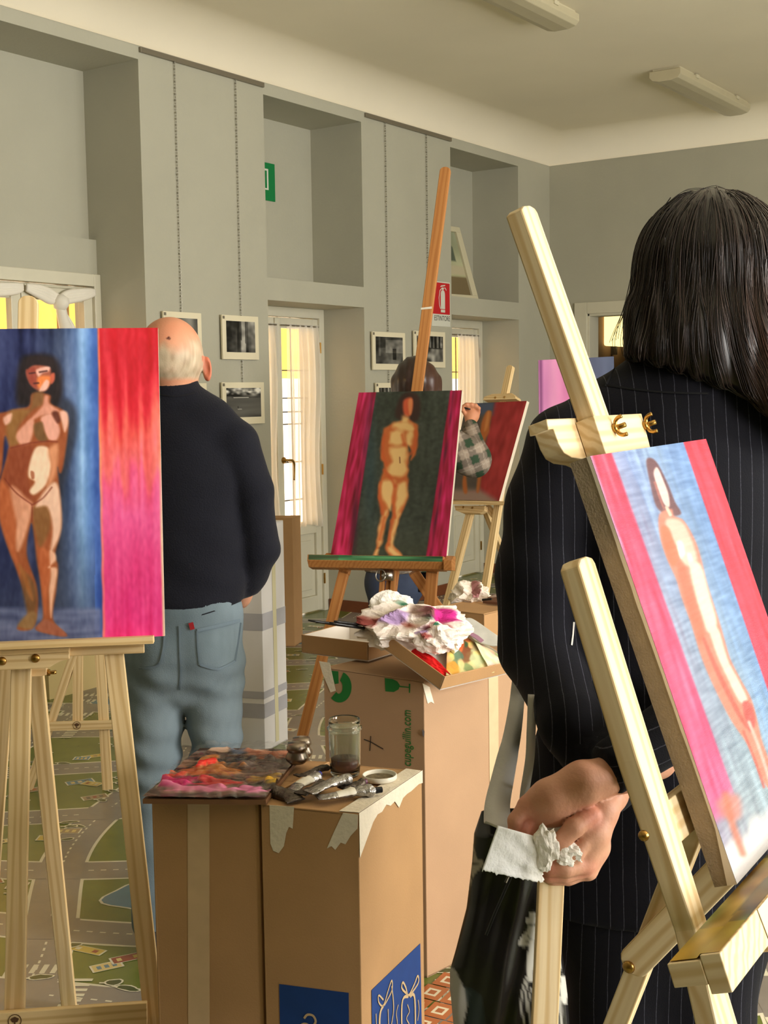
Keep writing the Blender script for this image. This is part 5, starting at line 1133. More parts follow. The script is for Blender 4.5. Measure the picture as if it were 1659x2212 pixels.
pl_ = Plane(at(1040, 1360, 3.3), nrm(np.array([-cf[0]*.8, -cf[1]*.8, .9]))); lid = [pl_.hit(*q) for q in curve([(992, 1350), (1000, 1338), (1014, 1334), (1030, 1341), (1060, 1362), (1082, 1378), (1082, 1390), (1062, 1394), (1030, 1384), (1008, 1366)], 5)]
o = MB().prism(lid, -pl_.n*.006).build('plastic_lid', mFrost, None, bevel=.002); tag(o, 'oblong frosted plastic lid with paint smudges propped in the carton', 'lid')  # frosted container lid leaning in the carton
MB().ribbon([pl_.hit(*q, .001) for q in ((1000, 1358), (1015, 1368), (1030, 1376), (1042, 1386))], .012, pl_.n, .0005).build('violet_smudge', mat('violet_paint', C(150, 110, 130), .6), o, fixn=False)
# things on the back box
dp = thing('palette', zat(1075, 1308, zf), 'dark brown palette edge with a brush on the back box by the tissue', 'palette')
q = [zat(1043, 1303, zf+.004), zat(1064, 1290, zf+.02), zat(1100, 1286, zf+.03), zat(1100, 1309, zf+.004)]
MB().prism(q, Zv*.008).build('board', mat('umber_board', C(96, 62, 44), .5, .2, 20), dp); MB().tube([zat(1042, 1296, zf+.03), zat(1062, 1294, zf+.035)], .004, 8).build('brush_handle', mBlackLac, dp)
sheet('paper', [zat(1050, 1290, zf+.035), zat(1085, 1280, zf+.06), zat(1100, 1286, zf+.04), zat(1062, 1290, zf+.035)], 8, 8, lambda s_, t: np.zeros(s_.shape+(3,))+(214, 204, 200), mSheet, 'white paper edge behind the woman on the back box', 'paper', .002, 2)

# ---------------------------------------------------------------- palette, dipper, jar, lid and tubes on the front boxes
zp = zt+.012
Pp = [zat(432, 1618, zp), zat(655, 1622, zp), zat(574, 1726, zp), zat(308, 1724, zp)]
nu, nv = 260, 150; s_, t = np.meshgrid(np.linspace(0, 1, nu), np.linspace(0, 1, nv)); S3, T3 = s_[..., None], t[..., None]
G = (Pp[0]*(1-S3)+Pp[1]*S3)*(1-T3)+(Pp[3]*(1-S3)+Pp[2]*S3)*T3
n1, n2, n3 = streaks(nv, nu, 3.5, 16, 101), streaks(nv, nu, 4, 7, 102), streaks(nv, nu, 1.3, 9, 103)
c = np.array([98, 74, 62])+n1[..., None]*np.array([20, 16, 14])+n3[..., None]*12
thick = np.zeros_like(s_)
def dab(a, b_, rx, ry, col, op=.9, th=.004, ang=0):
    global c, thick
    x, y = s_-a, t-b_; ca, sa = math.cos(ang), math.sin(ang); x, y = x*ca+y*sa, -x*sa+y*ca
    w_ = np.clip(3*(1.05-np.hypot(x/rx, y/ry)+.16*n2+.16*n3), 0, 1)*op; c = c*(1-w_[..., None])+(np.array(col)+n3[..., None]*10)*w_[..., None]; thick = thick+w_*th*(1+.5*n3)
for q in ((.25, .06, .12, .06, (226, 190, 170)), (.42, .10, .14, .07, (96, 110, 140)), (.7, .10, .3, .08, (178, 110, 84)), (.72, .22, .2, .07, (150, 74, 40)), (.22, .22, .1, .09, (206, 120, 44)), (.5, .3, .22, .12, (48, 44, 46)), (.78, .38, .2, .12, (80, 62, 56)), (.25, .50, .2, .13, (196, 92, 34)), (.45, .5, .18, .1, (160, 94, 36)), (.2, .72, .17, .09, (196, 26, 92)), (.16, .8, .12, .06, (206, 30, 112)), (.52, .75, .2, .09, (190, 44, 40)), (.45, .86, .3, .06, (214, 110, 150)), (.82, .87, .14, .06, (226, 116, 170)), (.85, .66, .14, .09, (150, 112, 40)), (.93, .72, .06, .05, (222, 170, 30)), (.85, .78, .1, .05, (54, 48, 34)), (.1, .6, .08, .06, (200, 60, 34))): dab(*q)
for a, b_ in ((.27, .36), (.24, .43), (.30, .40), (.22, .47)): dab(a, b_, .035, .045, (240, 44, 30), 1, .008)
thick = blur1(blur1(thick, 1.4, 0), 2.5, 1)*.8
G[..., 2] += .003+np.clip(thick, 0, .012)+.0018*vnoise(G.reshape(-1, 3), 60, 5).reshape(nv, nu)
cc_ = np.ones((nu*nv, 4)); cc_[:, :3] = s2l(np.clip(c, 0, 255).reshape(-1, 3)/255)
pal = thing('palette', (Pp[0]+Pp[2])/2, 'palette of red, pink and brown paint wrapped in clear film on the front boxes', 'palette')
MB().prism([p-Zv*.002 for p in Pp], -Zv*.008).build('board', mat('palette_wood', C(120, 84, 56), .5, .1, 20), pal)
MB().grid(G, cc_).build('wet_paint', vmat('wet_oil', .22, .5), pal, True, paint=True, fixn=False)
mFilm = mat('cling_film', (1, 1, 1, 1), .08); nt = mFilm.node_tree; out = [n for n in nt.nodes if n.type == 'OUTPUT_MATERIAL'][0]
tp = nt.nodes.new('ShaderNodeBsdfTransparent'); gl = nt.nodes.new('ShaderNodeBsdfGlossy'); gl.inputs['Roughness'].default_value = .12; mx_ = nt.nodes.new('ShaderNodeMixShader'); mx_.inputs[0].default_value = .07; nt.links.new(tp.outputs[0], mx_.inputs[1]); nt.links.new(gl.outputs[0], mx_.inputs[2]); nt.links.new(mx_.outputs[0], out.inputs[0])
G2 = G.copy(); r_ = vnoise(G.reshape(-1, 3)*np.array([1, 1, .2]), 75, 15).reshape(nv, nu); edge = np.minimum(np.minimum(s_, 1-s_), np.minimum(t, 1-t))
G2[..., 2] = zp+.018+.006*np.abs(r_)+.004*vnoise(G.reshape(-1, 3), 30, 16).reshape(nv, nu)-np.clip(.05-edge, 0, .05)*.3; G2 += (G2-G2.mean((0, 1)))*np.array([.012, .012, 0])
MB().grid(G2).build('clear_film', mFilm, pal, True, fixn=False)
dpz = zt+.03
dip = thing('dipper', zat(645, 1640, dpz), 'pair of small lidded metal oil cups clipped to the palette', 'dipper')
mPew = mat('pewter', C(150, 136, 122), .3, .1, 30, metal=1)
for (x, y), sc_ in (((642, 1648), 1.0), ((652, 1636), .95)):
    p = zat(x, y, zp+.006); MB().lathe([(0, 0), (.014*sc_, 0), (.0205*sc_, .006), (.0215*sc_, .012), (.017*sc_, .02), (.0165*sc_, .024), (.019*sc_, .025), (.019*sc_, .031), (.0175*sc_, .033), (.017*sc_, .037), (.004, .0385), (0, .0385)], 22, (p, Zv)).build('cup', mPew, dip, True)
MB().box(zat(630, 1650, zp+.003)-np.array([.0, .0, .002]), zat(668, 1640, zp+.003)+np.array([.0, .0, .002])).build('clip', mPew, dip)
jb = zat(746, 1672, zt+.0015)
mJar = mat('jar_glass', (.93, .96, .9, 1), .03, **{'Transmission Weight': 1.0, 'IOR': 1.45})
jar = thing('jar', jb, 'open glass jar with a little murky brush water among the paint tubes', 'jar')
sc_ = .0268/.0268; R_ = .0290
out_ = [(0, 0), (R_*.86, 0), (R_*.92, .003), (R_*.96, .02), (R_*1.0, .078), (R_*1.0, .082), (R_*1.10, .0845), (R_*1.11, .087), (R_*.98, .089), (R_*.97, .092), (R_*1.0, .094), (R_*.98, .097), (R_*.99, .1), (R_*.95, .103)]
in_ = [(R_*.91, .102), (R_*.91, .09), (R_*.93, .078), (R_*.89, .02), (R_*.84, .005), (0, .004)]
MB().lathe(out_+in_, 40, (jb, Zv)).build('glass', mJar, jar, True)
MB().lathe([(0, .0045), (R_*.82, .0055), (R_*.87, .02), (R_*.885, .03), (0, .030)], 32, (jb, Zv)).build('murky_water', mat('murky_water', C(120, 76, 70), .2, .2, 40, **{'Transmission Weight': .35}), jar, True)
mSmear = mat('jar_residue', C(206, 200, 176), .8, **{'Alpha': .32}); MB().lathe([(R_*.885, .03), (R_*.925, .078), (R_*.905, .09)], 32, (jb, Zv)).build('dried_film', mSmear, jar, True, fixn=False)
jl = zat(820, 1683, zt+.003); lt = thing('paint_dish', jl, 'white jar lid lying upturned with dried dark paint inside', 'lid')
MB().lathe([(0, 0), (.0295, 0), (.031, .002), (.031, .0085), (.030, .0095), (.0285, .0085), (.028, .003), (0, .003)], 36, (jl, Zv)).build('rim', mat('white_enamel', C(222, 216, 200), .35), lt, True)
MB().lathe([(0, .0035), (.02, .0035), (.026, .0032)], 20, (jl, Zv)).build('dried_paint', mat('dried_paint', C(110, 96, 70), .7, .5, 120), lt)
mFoil = mat('tube_foil', C(168, 164, 160), .28, .15, 60, .5, 120, metal=.9); mFoilD = mat('stained_foil', C(84, 74, 64), .35, .4, 70, .5, 120, metal=.6); mCapK = mat('black_cap', C(22, 22, 24), .35); mCapB = mat('blue_cap', C(34, 40, 130), .35); mLab = mat('tube_label', C(226, 220, 204), .5, .12, 60)
def ptube(p0, p1, r, cap, foil, label, seed, lab=True, h0=.012, h1=.012, grp='crumpled paint tubes'):
    a = zat(*p0, zt+h0); e = zat(*p1, zt+h1); d = e-a; L = np.linalg.norm(d); d = d/L; side = nrm(np.cross(d, Zv)); upv = np.cross(side, d)
    t_ = thing('paint_tube', a, label, 'paint tube', grp); rg = np.random.default_rng(seed); n = 20; sec = []
    body_ = L*.86
    for i, q in enumerate(np.linspace(0, 1, 18)):
        wd_ = r*(1.25-.25*q)*(1+.05*rg.normal()); ht = r*(.12+.8*min(1, q*1.15)**.8)*(1+.10*rg.normal()); bend = .004*math.sin(q*5+seed)
        sec.append([a+d*body_*q+side*(math.cos(u)*wd_+bend)+upv*(math.sin(u)*ht*(1+.12*math.sin(3*u+q*9+seed))) for u in np.linspace(0, 2*math.pi, n, endpoint=False)])
    for q, rr2 in ((.9, .62), (.93, .36)): sec.append([a+d*L*q+side*math.cos(u)*r*rr2+upv*math.sin(u)*r*rr2 for u in np.linspace(0, 2*math.pi, n, endpoint=False)])
    b = MB(); b.v = [tuple(p) for s2 in sec for p in s2]; b.c = [(1, 1, 1, 1)]*len(b.v); k2 = len(sec)
    b.f = [(i*n+j, i*n+(j+1) % n, (i+1)*n+(j+1) % n, (i+1)*n+j) for i in range(k2-1) for j in range(n)]+[tuple(range(n)), tuple((k2-1)*n+j for j in range(n))]
    bd_ = b.build('body', foil, t_, True)
    MB().prism([a-side*r*1.28+upv*.0012, a+side*r*1.28+upv*.0012, a+side*r*1.26+d*.008+upv*.0012, a-side*r*1.26+d*.008+upv*.0012], -upv*.0024).build('crimp', foil, t_)
    if lab:
        G_ = np.array([[np.array(sec[i][j])+ (np.array(sec[i][j])-(a+d*body_*i/17))*.03 for j in range(0, 11)] for i in range(6, 13)]); MB().grid(G_).build('paper_label', mLab, bd_, True, fixn=False)
    if cap is not None: MB().lathe([(r*.36, 0), (r*.55, .0), (r*.5, L*.1), (r*.44, L*.105), (0, L*.105)], 14, (a+d*L*.92, d)).build('cap', cap, t_, False)
ptube((684, 1722), (822, 1706), .0105, mCapK, mFoil, 'silver paint tube with torn white label and black cap, nearest the box edge', 1)
ptube((665, 1712), (766, 1676), .010, None, mFoil, 'shiny silver tube lying slantwise on top of the tube heap', 2, False, .018, .026)
ptube((632, 1708), (690, 1672), .010, mCapB, mFoil, 'paint tube with a dark blue cap', 3, True, .010, .016)
ptube((738, 1704), (790, 1688), .009, mat('plum_cap', C(90, 40, 70), .4), mFoilD, 'dark tube with a plum cap behind the labelled tube', 4, False, .012, .014)
ptube((648, 1716), (706, 1690), .010, None, mFoilD, 'olive stained tube in the middle of the tube heap', 5, False)
ptube((640, 1730), (588, 1706), .014, None, mFoilD, 'flattened stained tube end hanging over the front box edge', 6, False, .006, .006)
ptube((640, 1676), (718, 1656), .007, None, mFoilD, 'dirty thin tube lying behind the heap by the jar', 7, False, .01, .01)

# ---------------------------------------------------------------- black bag on the woman's arm and a pine post before it
def rows(L_, R_, y0, y1, ny, nx, depth, bulge, seed, fold=.0028):
    ys_ = np.linspace(y0, y1, ny); Lx = np.interp(ys_, [p[1] for p in L_], [p[0] for p in L_]); Rx = np.interp(ys_, [p[1] for p in R_], [p[0] for p in R_]); q = np.linspace(0, 1, nx)
    PX = Lx[:, None]+(Rx-Lx)[:, None]*q[None]; PY = np.repeat(ys_[:, None], nx, 1); bg_ = bulge*np.sqrt(np.clip(1-(2*q-1)**2, 0, 1))[None]*np.clip((ys_-y0)/60, .1, 1)[:, None]
    n_ = fold*(np.sin(PX*.075+PY*.012+seed)*.8+np.sin(PX*.033-PY*.02+seed)+.6*np.sin(PX*.14+PY*.03))*np.sqrt(np.clip(1-(2*q-1)**2, 0, 1))[None]
    F_ = np.array([[at(PX[i, j], PY[i, j], depth-bg_[i, j]-n_[i, j]) for j in range(nx)] for i in range(ny)]); B_ = np.array([[at(PX[i, j], PY[i, j], depth+.004+bg_[i, j]*.5) for j in range(nx)] for i in range(ny)])
    return PX, PY, F_, B_
bL = [(1062, 1745), (1040, 1752), (1024, 1800), (1020, 1860), (1008, 1960), (985, 2050), (972, 2095), (972, 2135), (982, 2240), (1010, 2420)]
bR = [(1120, 1745), (1150, 1770), (1195, 1850), (1205, 1960), (1215, 2060), (1226, 2150), (1232, 2240), (1235, 2420)]
bL = sorted(bL, key=lambda p: p[1]); PX, PY, F_, B_ = rows(bL, bR, 1746, 2400, 110, 60, 1.69, .035, 2)
A = Art([(0, 0), (1, 0), (1, 1), (0, 1)], 60, 110); A.X, A.Y = PX, PY; A.a = np.zeros((110, 60, 3))+np.array([26, 24, 24])
k = crop(960, 1880, 5.53)
A.shape(k([(60, 1130), (140, 1200), (230, 1390), (320, 1465), (270, 1650), (230, 1850), (160, 2300), (-60, 2300), (40, 1500)]), (176, 172, 170), 2, 1, False); A.shape(k([(240, 1390), (340, 1410), (450, 1500), (500, 1840), (480, 2400), (200, 2400), (280, 1650)]), (38, 46, 50), 4, .9, False)
MARB = (196, 194, 184)
for q in ([(1020, 500), (1090, 495), (1090, 550), (1110, 600), (1090, 640), (1110, 800), (1080, 860), (1080, 1000), (1060, 1300), (1040, 1340), (980, 1240), (980, 1050), (1000, 920), (940, 920), (890, 890), (900, 830), (980, 720), (1000, 660), (970, 620), (980, 580), (1015, 560)], [(1330, 600), (1390, 640), (1410, 760), (1370, 860), (1390, 1150), (1340, 1400), (1320, 1300)], [(1390, 1270), (1450, 1260), (1480, 1350), (1470, 1560), (1410, 1590), (1380, 1400)]): A.shape(k(q), MARB, 1.5, 1)
for q in ([(980, 1270), (930, 1450), (920, 1650), (960, 1840)], [(1000, 1300), (970, 1500), (1000, 1700)], [(1330, 1420), (1360, 1600), (1340, 1840)], [(1380, 1500), (1400, 1700), (1395, 1900)], [(1040, 1400), (1010, 1600), (1030, 1840)]): A.line(k(q), 2.4, MARB, 1.5, .85)
for q in ([(990, 640), (1060, 660), (1090, 640)], [(1000, 780), (1040, 830), (1080, 840)], [(960, 830), (1000, 860)]): A.line(k(q), 1.2, (90, 88, 80), 1.5, .8)
k = crop(1000, 1560, 4.1475)
A.shape(k([(85, 1090), (110, 1150), (130, 1220), (180, 1240), (180, 1290), (120, 1350), (90, 1400), (60, 1500), (20, 1600), (-40, 1800), (-40, 1500), (40, 1250)]), (158, 150, 134), 2, 1)
for q in ([(90, 1170), (80, 1260), (140, 1260)], [(60, 1360), (80, 1390)], [(50, 1450), (30, 1560)]): A.line(k(q), 2, (60, 54, 46), 2, .8)
bag = thing('tote_bag', at(1100, 2400, 1.63), 'black shiny tote bag with grey strap and statue print on the woman\'s arm', 'bag')
mBag = vmat('black_vinyl', .26, .5); MB().grid(F_, A.colors()).build('front', mBag, bag, True, paint=True, fixn=False)
MB().grid(B_).build('back', mat('black_lining', C(20, 19, 19), .4), bag, True, fixn=False)
mStrap = mat('grey_webbing', C(196, 194, 190), .4, .05, 20, .1, 200)
mid_ = curve([(1128, 1380), (1120, 1480), (1107, 1580), (1088, 1670), (1074, 1740), (1076, 1790)], 8, False); wpx = np.interp(np.linspace(0, 1, len(mid_)), [0, .25, .6, 1], [34, 36, 50, 62])*.0006
dS = np.interp(np.linspace(0, 1, len(mid_)), [0, .25, .5, 1], [1.98, 1.92, 1.76, 1.645]); MB().ribbon([at(x, y, d) for (x, y), d in zip(mid_, dS)], wpx, -cf, .003).build('strap', mStrap, bag, True)
mid_ = curve([(1150, 1500), (1147, 1580), (1144, 1640), (1132, 1720), (1128, 1790)], 6, False); MB().ribbon([at(x, y, 1.72) for x, y in mid_], .012, -cf, .003).build('strap', mStrap, bag, True)
tz = [at(x, y, 1.645) for x, y in ((1106, 1889), (1090, 1925), (1068, 1975), (1050, 2020))]; MB().tube(tz, .002, 6).build('zip', mat('zip_dark', C(12, 12, 12), .4), bag); MB().tube([at(1098, 1893, 1.64), at(1092, 1906, 1.64)], .0018, 6).build('zip_pull', mSteel, bag)
po = thing('wooden_post', [*at(1178, 2212, 1.62)[:2], 0], 'upright pine bar in front of the black bag, below the clasped hands', 'post')
p1, p2 = at(1176, 2212, 1.62), at(1191, 1878, 1.622); beam('bar', to_floor(p1, p2), p2, .0325, .018, -cf, PINE2, po)

# ================================================================ people
mSkin = vmat('skin', .5, .35, bump=.08, bscale=220, **{'Subsurface Weight': .12, 'Subsurface Radius': (.012, .005, .003), 'Subsurface Scale': 1.0})
hr = nrm([cr[0], cr[1], 0]); hf = nrm([cf[0], cf[1], 0])          # sideways and forward for people who face away
BAS = np.array([hr, hf, Zv])
def ebody(P, pts, rad, flat, k=.03):
    """chain whose section is flattened front to back"""
    c = np.array(pts, float); o = c[0]
    T = np.array([1, 1/flat, 1]); Q = ((P-o)@BAS.T)*T; q = ((c-o)@BAS.T)*T
    return chain(Q, q, rad, k)*(.5+.5*flat)
def loft_z(h): return lambda P: P[:, 2]-h
def bounds(pts, pad): a = np.array(pts); return a.min(0)-pad, a.max(0)+pad
def joined(name, parts, m, parent, cols):
    b_v = []; b_f = []; b_c = []
    k = 0
    for (v, f), c in zip(parts, cols): b_v.append(v); b_f.append(f+k); b_c.append(c); k += len(v)
    v = np.concatenate(b_v); f = np.concatenate(b_f); c = np.concatenate(b_c)
    me = bpy.data.meshes.new(name); me.vertices.add(len(v)); me.vertices.foreach_set('co', v.astype('f').ravel()); me.loops.add(f.size); me.loops.foreach_set('vertex_index', f.astype('i').ravel())
    me.polygons.add(len(f)); me.polygons.foreach_set('loop_start', (np.arange(len(f))*4).astype('i')); me.update(calc_edges=True); me.validate()
    a = me.color_attributes.new('paint', 'FLOAT_COLOR', 'POINT'); q = np.ones((len(v), 4), 'f'); q[:, :3] = s2l(np.clip(c, 0, 255)/255.); a.data.foreach_set('color', q.ravel())
    o = link(name, me, m, parent, True); s_ = o.modifiers.new('s', 'SMOOTH'); s_.iterations = 2; s_.factor = .5; return o

# ---------------------------------------------------------------- the man in navy
DM = 3.35; J = lambda x, y, dd=0: at(x, y, DM+dd)
man = thing('person', [*J(385, 1500)[:2], 0], 'balding man seen from behind in navy sweater and faded jeans', 'person')
hc = J(368, 768)
FT = [np.array([*J(325, 1800)[:2], 0]), np.array([*J(462, 1800)[:2], 0])]
def man_skin(P):
    d = smin(ell(P, hc, (.085, .100, .100), BAS), ell(P, J(372, 812, .045), (.062, .07, .078), BAS), .03)
    d = smin(d, cone(P, J(375, 800, .01), J(376, 880, .0), .053, .052), .025)
    d = smin(d, ell(P, J(376, 795, .125), (.014, .02, .022), BAS), .01)
    for sx, tilt in ((1, 0), (-1, 0)):
        e = hc+hr*sx*.083+hf*.015-Zv*.036; ax = np.array([nrm(hr*.55*sx-hf*.8), nrm(hr*.8*sx+hf*.55), Zv]); ax[2] = nrm(Zv+hr*.2*sx); 
        er = smax(ell(P, e+hr*.010*sx, (.017, .011, .033), ax), -ell(P, e+hr*.012*sx-hf*.012, (.009, .008, .02), ax), .006); d = smin(d, er, .008)
    d = smin(d, ebody(P, [J(378, 890), J(390, 1000), J(400, 1200), J(400, 1350)], [.05, .12, .11, .11], .6), .03)
    for i, x in enumerate((335, 465)): d = smin(d, chain(P, [J(x, 1400), J(x, 1660), FT[i]+Zv*.1], [.07, .05, .038], .02), .02)
    d = smin(d, chain(P, [J(500, 975), J(555, 1190, .03), J(522, 1295, .1)], [.045, .036, .026], .02), .02); d = smin(d, chain(P, [J(255, 975), J(200, 1190, .03), J(225, 1262, .055)], [.04, .032, .02], .02), .02)
    return d
def man_col(v):
    q = (v-hc)@BAS.T; c = np.tile(np.array([214., 150, 118]), (len(v), 1)); n = vnoise(v, 60, 3)
    crown = q[:, 2]-.012-.02*vnoise(q*np.array([1, 1, .3]), 55, 4)
    back = (q[:, 1] < .075); hair = np.clip((.020-crown)/.03, 0, 1)*np.clip((q[:, 2]+.068+.004*n)/.012, 0, 1)*back
    side = np.clip((np.abs(q[:, 0])-.045)/.02, 0, 1)*np.clip((.060-q[:, 2])/.03, 0, 1)*np.clip((q[:, 2]+.06)/.01, 0, 1)*back; hair = np.maximum(hair, side*.9)
    hair = hair*np.clip(1-np.maximum(0, (np.abs(q[:, 0])-.088))/.004, 0, 1)
    st = vnoise(q*np.array([1, 1, .22]), 190, 7)
    hc_ = np.array([188., 168, 142])+st[:, None]*np.array([26, 26, 26]); c = c*(1-hair[:, None])+hc_*hair[:, None]
    c[:, 1:] -= (n*5)[:, None]; ear = (np.abs(q[:, 0]) > .084) & (q[:, 2] < .0); c[ear] = c[ear]*.3+np.array([196, 104, 78])*.7
    top = np.clip((q[:, 2]-.03)/.04, 0, 1)[:, None]; c = c*(1-top*.25)+np.array([206, 128, 94])*top*.25
    mole = np.linalg.norm(v-onto_mole, axis=1) < .005; c[mole] = (96, 50, 40); return c
onto_mole = at(364, 731, DM-.098)
v1, f1_ = surface(man_skin, *bounds([hc-.14, hc+.14, J(500, 1400), J(180, 1300), *FT], .12), .0125)
v2, f2_ = surface(man_skin, hc-np.array([.14, .14, .17]), hc+np.array([.14, .16, .13]), .004)
tr0 = BVHTree.FromPolygons([tuple(q) for q in v2.tolist()], [tuple(q) for q in f2_.tolist()]); onto_mole = onto(tr0, 364, 731)
lowz = hc[2]-.155; keep = (v1[f1_][:, :, 2].max(1) < lowz+.02)
joined('body', [(v1, f1_[keep]), (v2, f2_)], mSkin, man, [np.tile((205., 150, 120), (len(v1), 1)), man_col(v2)])
mNavy = mat('navy_knit', C(21, 22, 31), .85, .06, 40, .25, 260, spec=.15, **{'Sheen Weight': .06, 'Sheen Roughness': .5})
zl, zr = J(300, 1352)[2], J(528, 1302)[2]; xl, xr = J(300, 1352)@hr, J(528, 1302)@hr
def sweater(P):
    d = ebody(P, [J(376, 900), J(388, 962), J(396, 1060), J(401, 1180), J(402, 1290), J(402, 1380)], [.075, .13, .158, .156, .152, .152], .66, .03)
    d = smin(d, chain(P, [J(400, 874), J(455, 912), J(506, 958)], [.056, .06, .064], .02), .03); d = smin(d, chain(P, [J(352, 874), J(298, 912), J(248, 958)], [.056, .06, .064], .02), .03)
    d = smin(d, chain(P, [J(506, 958), J(543, 1060), J(560, 1190, .01), J(520, 1292, .075)], [.063, .058, .053, .040], .01), .008)
    d = smin(d, chain(P, [J(248, 958), J(215, 1060), J(196, 1190, .01), J(240, 1292, .075)], [.063, .058, .053, .040], .01), .008)
    col = cone(P, J(373, 800, .008), J(374, 872, .0), .0605, .066); d = smin(d, col, .010)
    q = (P@hr-xl)/(xr-xl); d = smax(d, (zl+(zr-zl)*q)-P[:, 2], .012); d = smax(d, P[:, 2]-J(376, 819)[2]+.05*((P-J(376, 819))@hr)-.25*((P-J(376, 819))@hf), .006)
    lat = P@hr; w_ = .0045*vnoise(P*np.array([1, 1, 1.6]), 11, 5)+.003*vnoise(P, 26, 8)+.0035*np.sin((P[:, 2]*46+lat*22)+2*vnoise(P, 6, 3))*np.clip((J(376, 1150)[2]-P[:, 2])/.12, 0, 1)
    return d+w_
lo_, hi_ = bounds([J(160, 830), J(630, 1360), J(400, 1360, .25), J(400, 900, -.2)], .05)
so, sv, sf = smesh('sweater', sweater, lo_, hi_, .0085, mNavy, man)
ts = bvh(sv, sf); mRib = mat('navy_rib', C(13, 13, 20), .95)
for pts, wd_ in (([(345, 852), (375, 856), (404, 853), (421, 848)], .0035), ([(365, 1338), (420, 1332), (480, 1314), (520, 1298)], .003)):
    P = [onto(ts, x, y, .001) for x, y in curve(pts, 8, False)]; P = [p for p in P if p is not None]
    if len(P) > 2: MB().ribbon(P, wd_, -cf, .001).build('rib_edge', mRib, man, fixn=False)
mDenim = vmat('denim', .8, .2, bump=.2, bscale=420)
def jeans(P):
    d = ebody(P, [J(402, 1330), J(400, 1420)], [.150, .148], .72)
    d = smin(d, cone(P, J(440, 1415, -.05), J(450, 1440, -.045), .066, .062), .04); d = smin(d, cone(P, J(352, 1415, -.05), J(345, 1445, -.045), .066, .062), .04)
    d = smin(d, chain(P, [J(458, 1430), J(466, 1640), J(463, 1800), FT[1]+Zv*.07], [.088, .062, .056, .056], .02), .012); d = smin(d, chain(P, [J(336, 1430), J(334, 1680), J(326, 1820), FT[0]+Zv*.07], [.088, .063, .056, .056], .02), .012)
    d = smax(d, P[:, 2]-J(400, 1290)[2], .005); lat = P@hr
    kn = np.exp(-((P[:, 2]-J(400, 1640)[2])/.09)**2)+.6*np.exp(-((P[:, 2]-J(400, 1470)[2])/.05)**2)
    return d+.004*vnoise(P, 16, 11)+.006*kn*np.sin(P[:, 2]*85+lat*26+2.2*vnoise(P, 9, 2))
def jeans_col(v):
    n = vnoise(v, 9, 21); c = np.array([108., 123, 132])+n[:, None]*9+vnoise(v*np.array([1, 1, .25]), 130, 6)[:, None]*5
    fade = np.exp(-((v[:, 2]-J(400, 1560)[2])/.16)**2)[:, None]; c = c+fade*10-np.clip((J(400, 1600)[2]-v[:, 2])/.4, 0, 1)[:, None]*8; return s2l(np.clip(c, 0, 255)/255.)
jo, jv, jf = smesh('jeans', jeans, *bounds([J(240, 1290, -.18), J(560, 1290, .18), *FT], .07), .0085, mDenim, man, jeans_col)
tj = bvh(jv, jf); mSeam = mat('jean_seam', C(98, 114, 126), .8); mRedTab = mat('red_tab', C(150, 26, 34), .6)
def stitched(pts, wd, off, m=mSeam, name='seam'):
    P = [onto(tj, x, y, off) for x, y in curve(pts, 8, False)]; P = [p for p in P if p is not None]
    if len(P) > 2: MB().ribbon(P, wd, -cf, .001).build(name, m, man, fixn=False)
stitched([(388, 1352), (389, 1400), (391, 1450), (388, 1490)], 0.004, .003); stitched([(426, 1362), (428, 1400), (432, 1436)], 0.004, .003); stitched([(432, 1436), (470, 1445), (508, 1428)], .005, .003); stitched([(426, 1362), (470, 1352), (518, 1340)], .008, .003); stitched([(508, 1428), (514, 1390), (520, 1345)], .005, .003); stitched([(356, 1370), (352, 1410), (340, 1438), (300, 1445)], .005, .003)
stitched([(412, 1345), (414, 1352), (416, 1360)], .012, .006, mRedTab, 'red_tab')
mShoe = mat('dark_shoe', C(40, 36, 34), .5)
for f_ in FT:
    b = MB(); b.lathe([(0, 0), (.045, 0), (.05, .02), (.045, .06), (.03, .085), (0, .09)], 18, ((0, 0, 0), (0, 0, 1))); me = b.mesh('shoe')
    o = link('shoe', me, mShoe, man, True, Matrix.Translation(Vector(f_+hf*.04)) @ Matrix.Rotation(YAW, 4, 'Z') @ Matrix.Diagonal((.9, 2.6, 1, 1)))

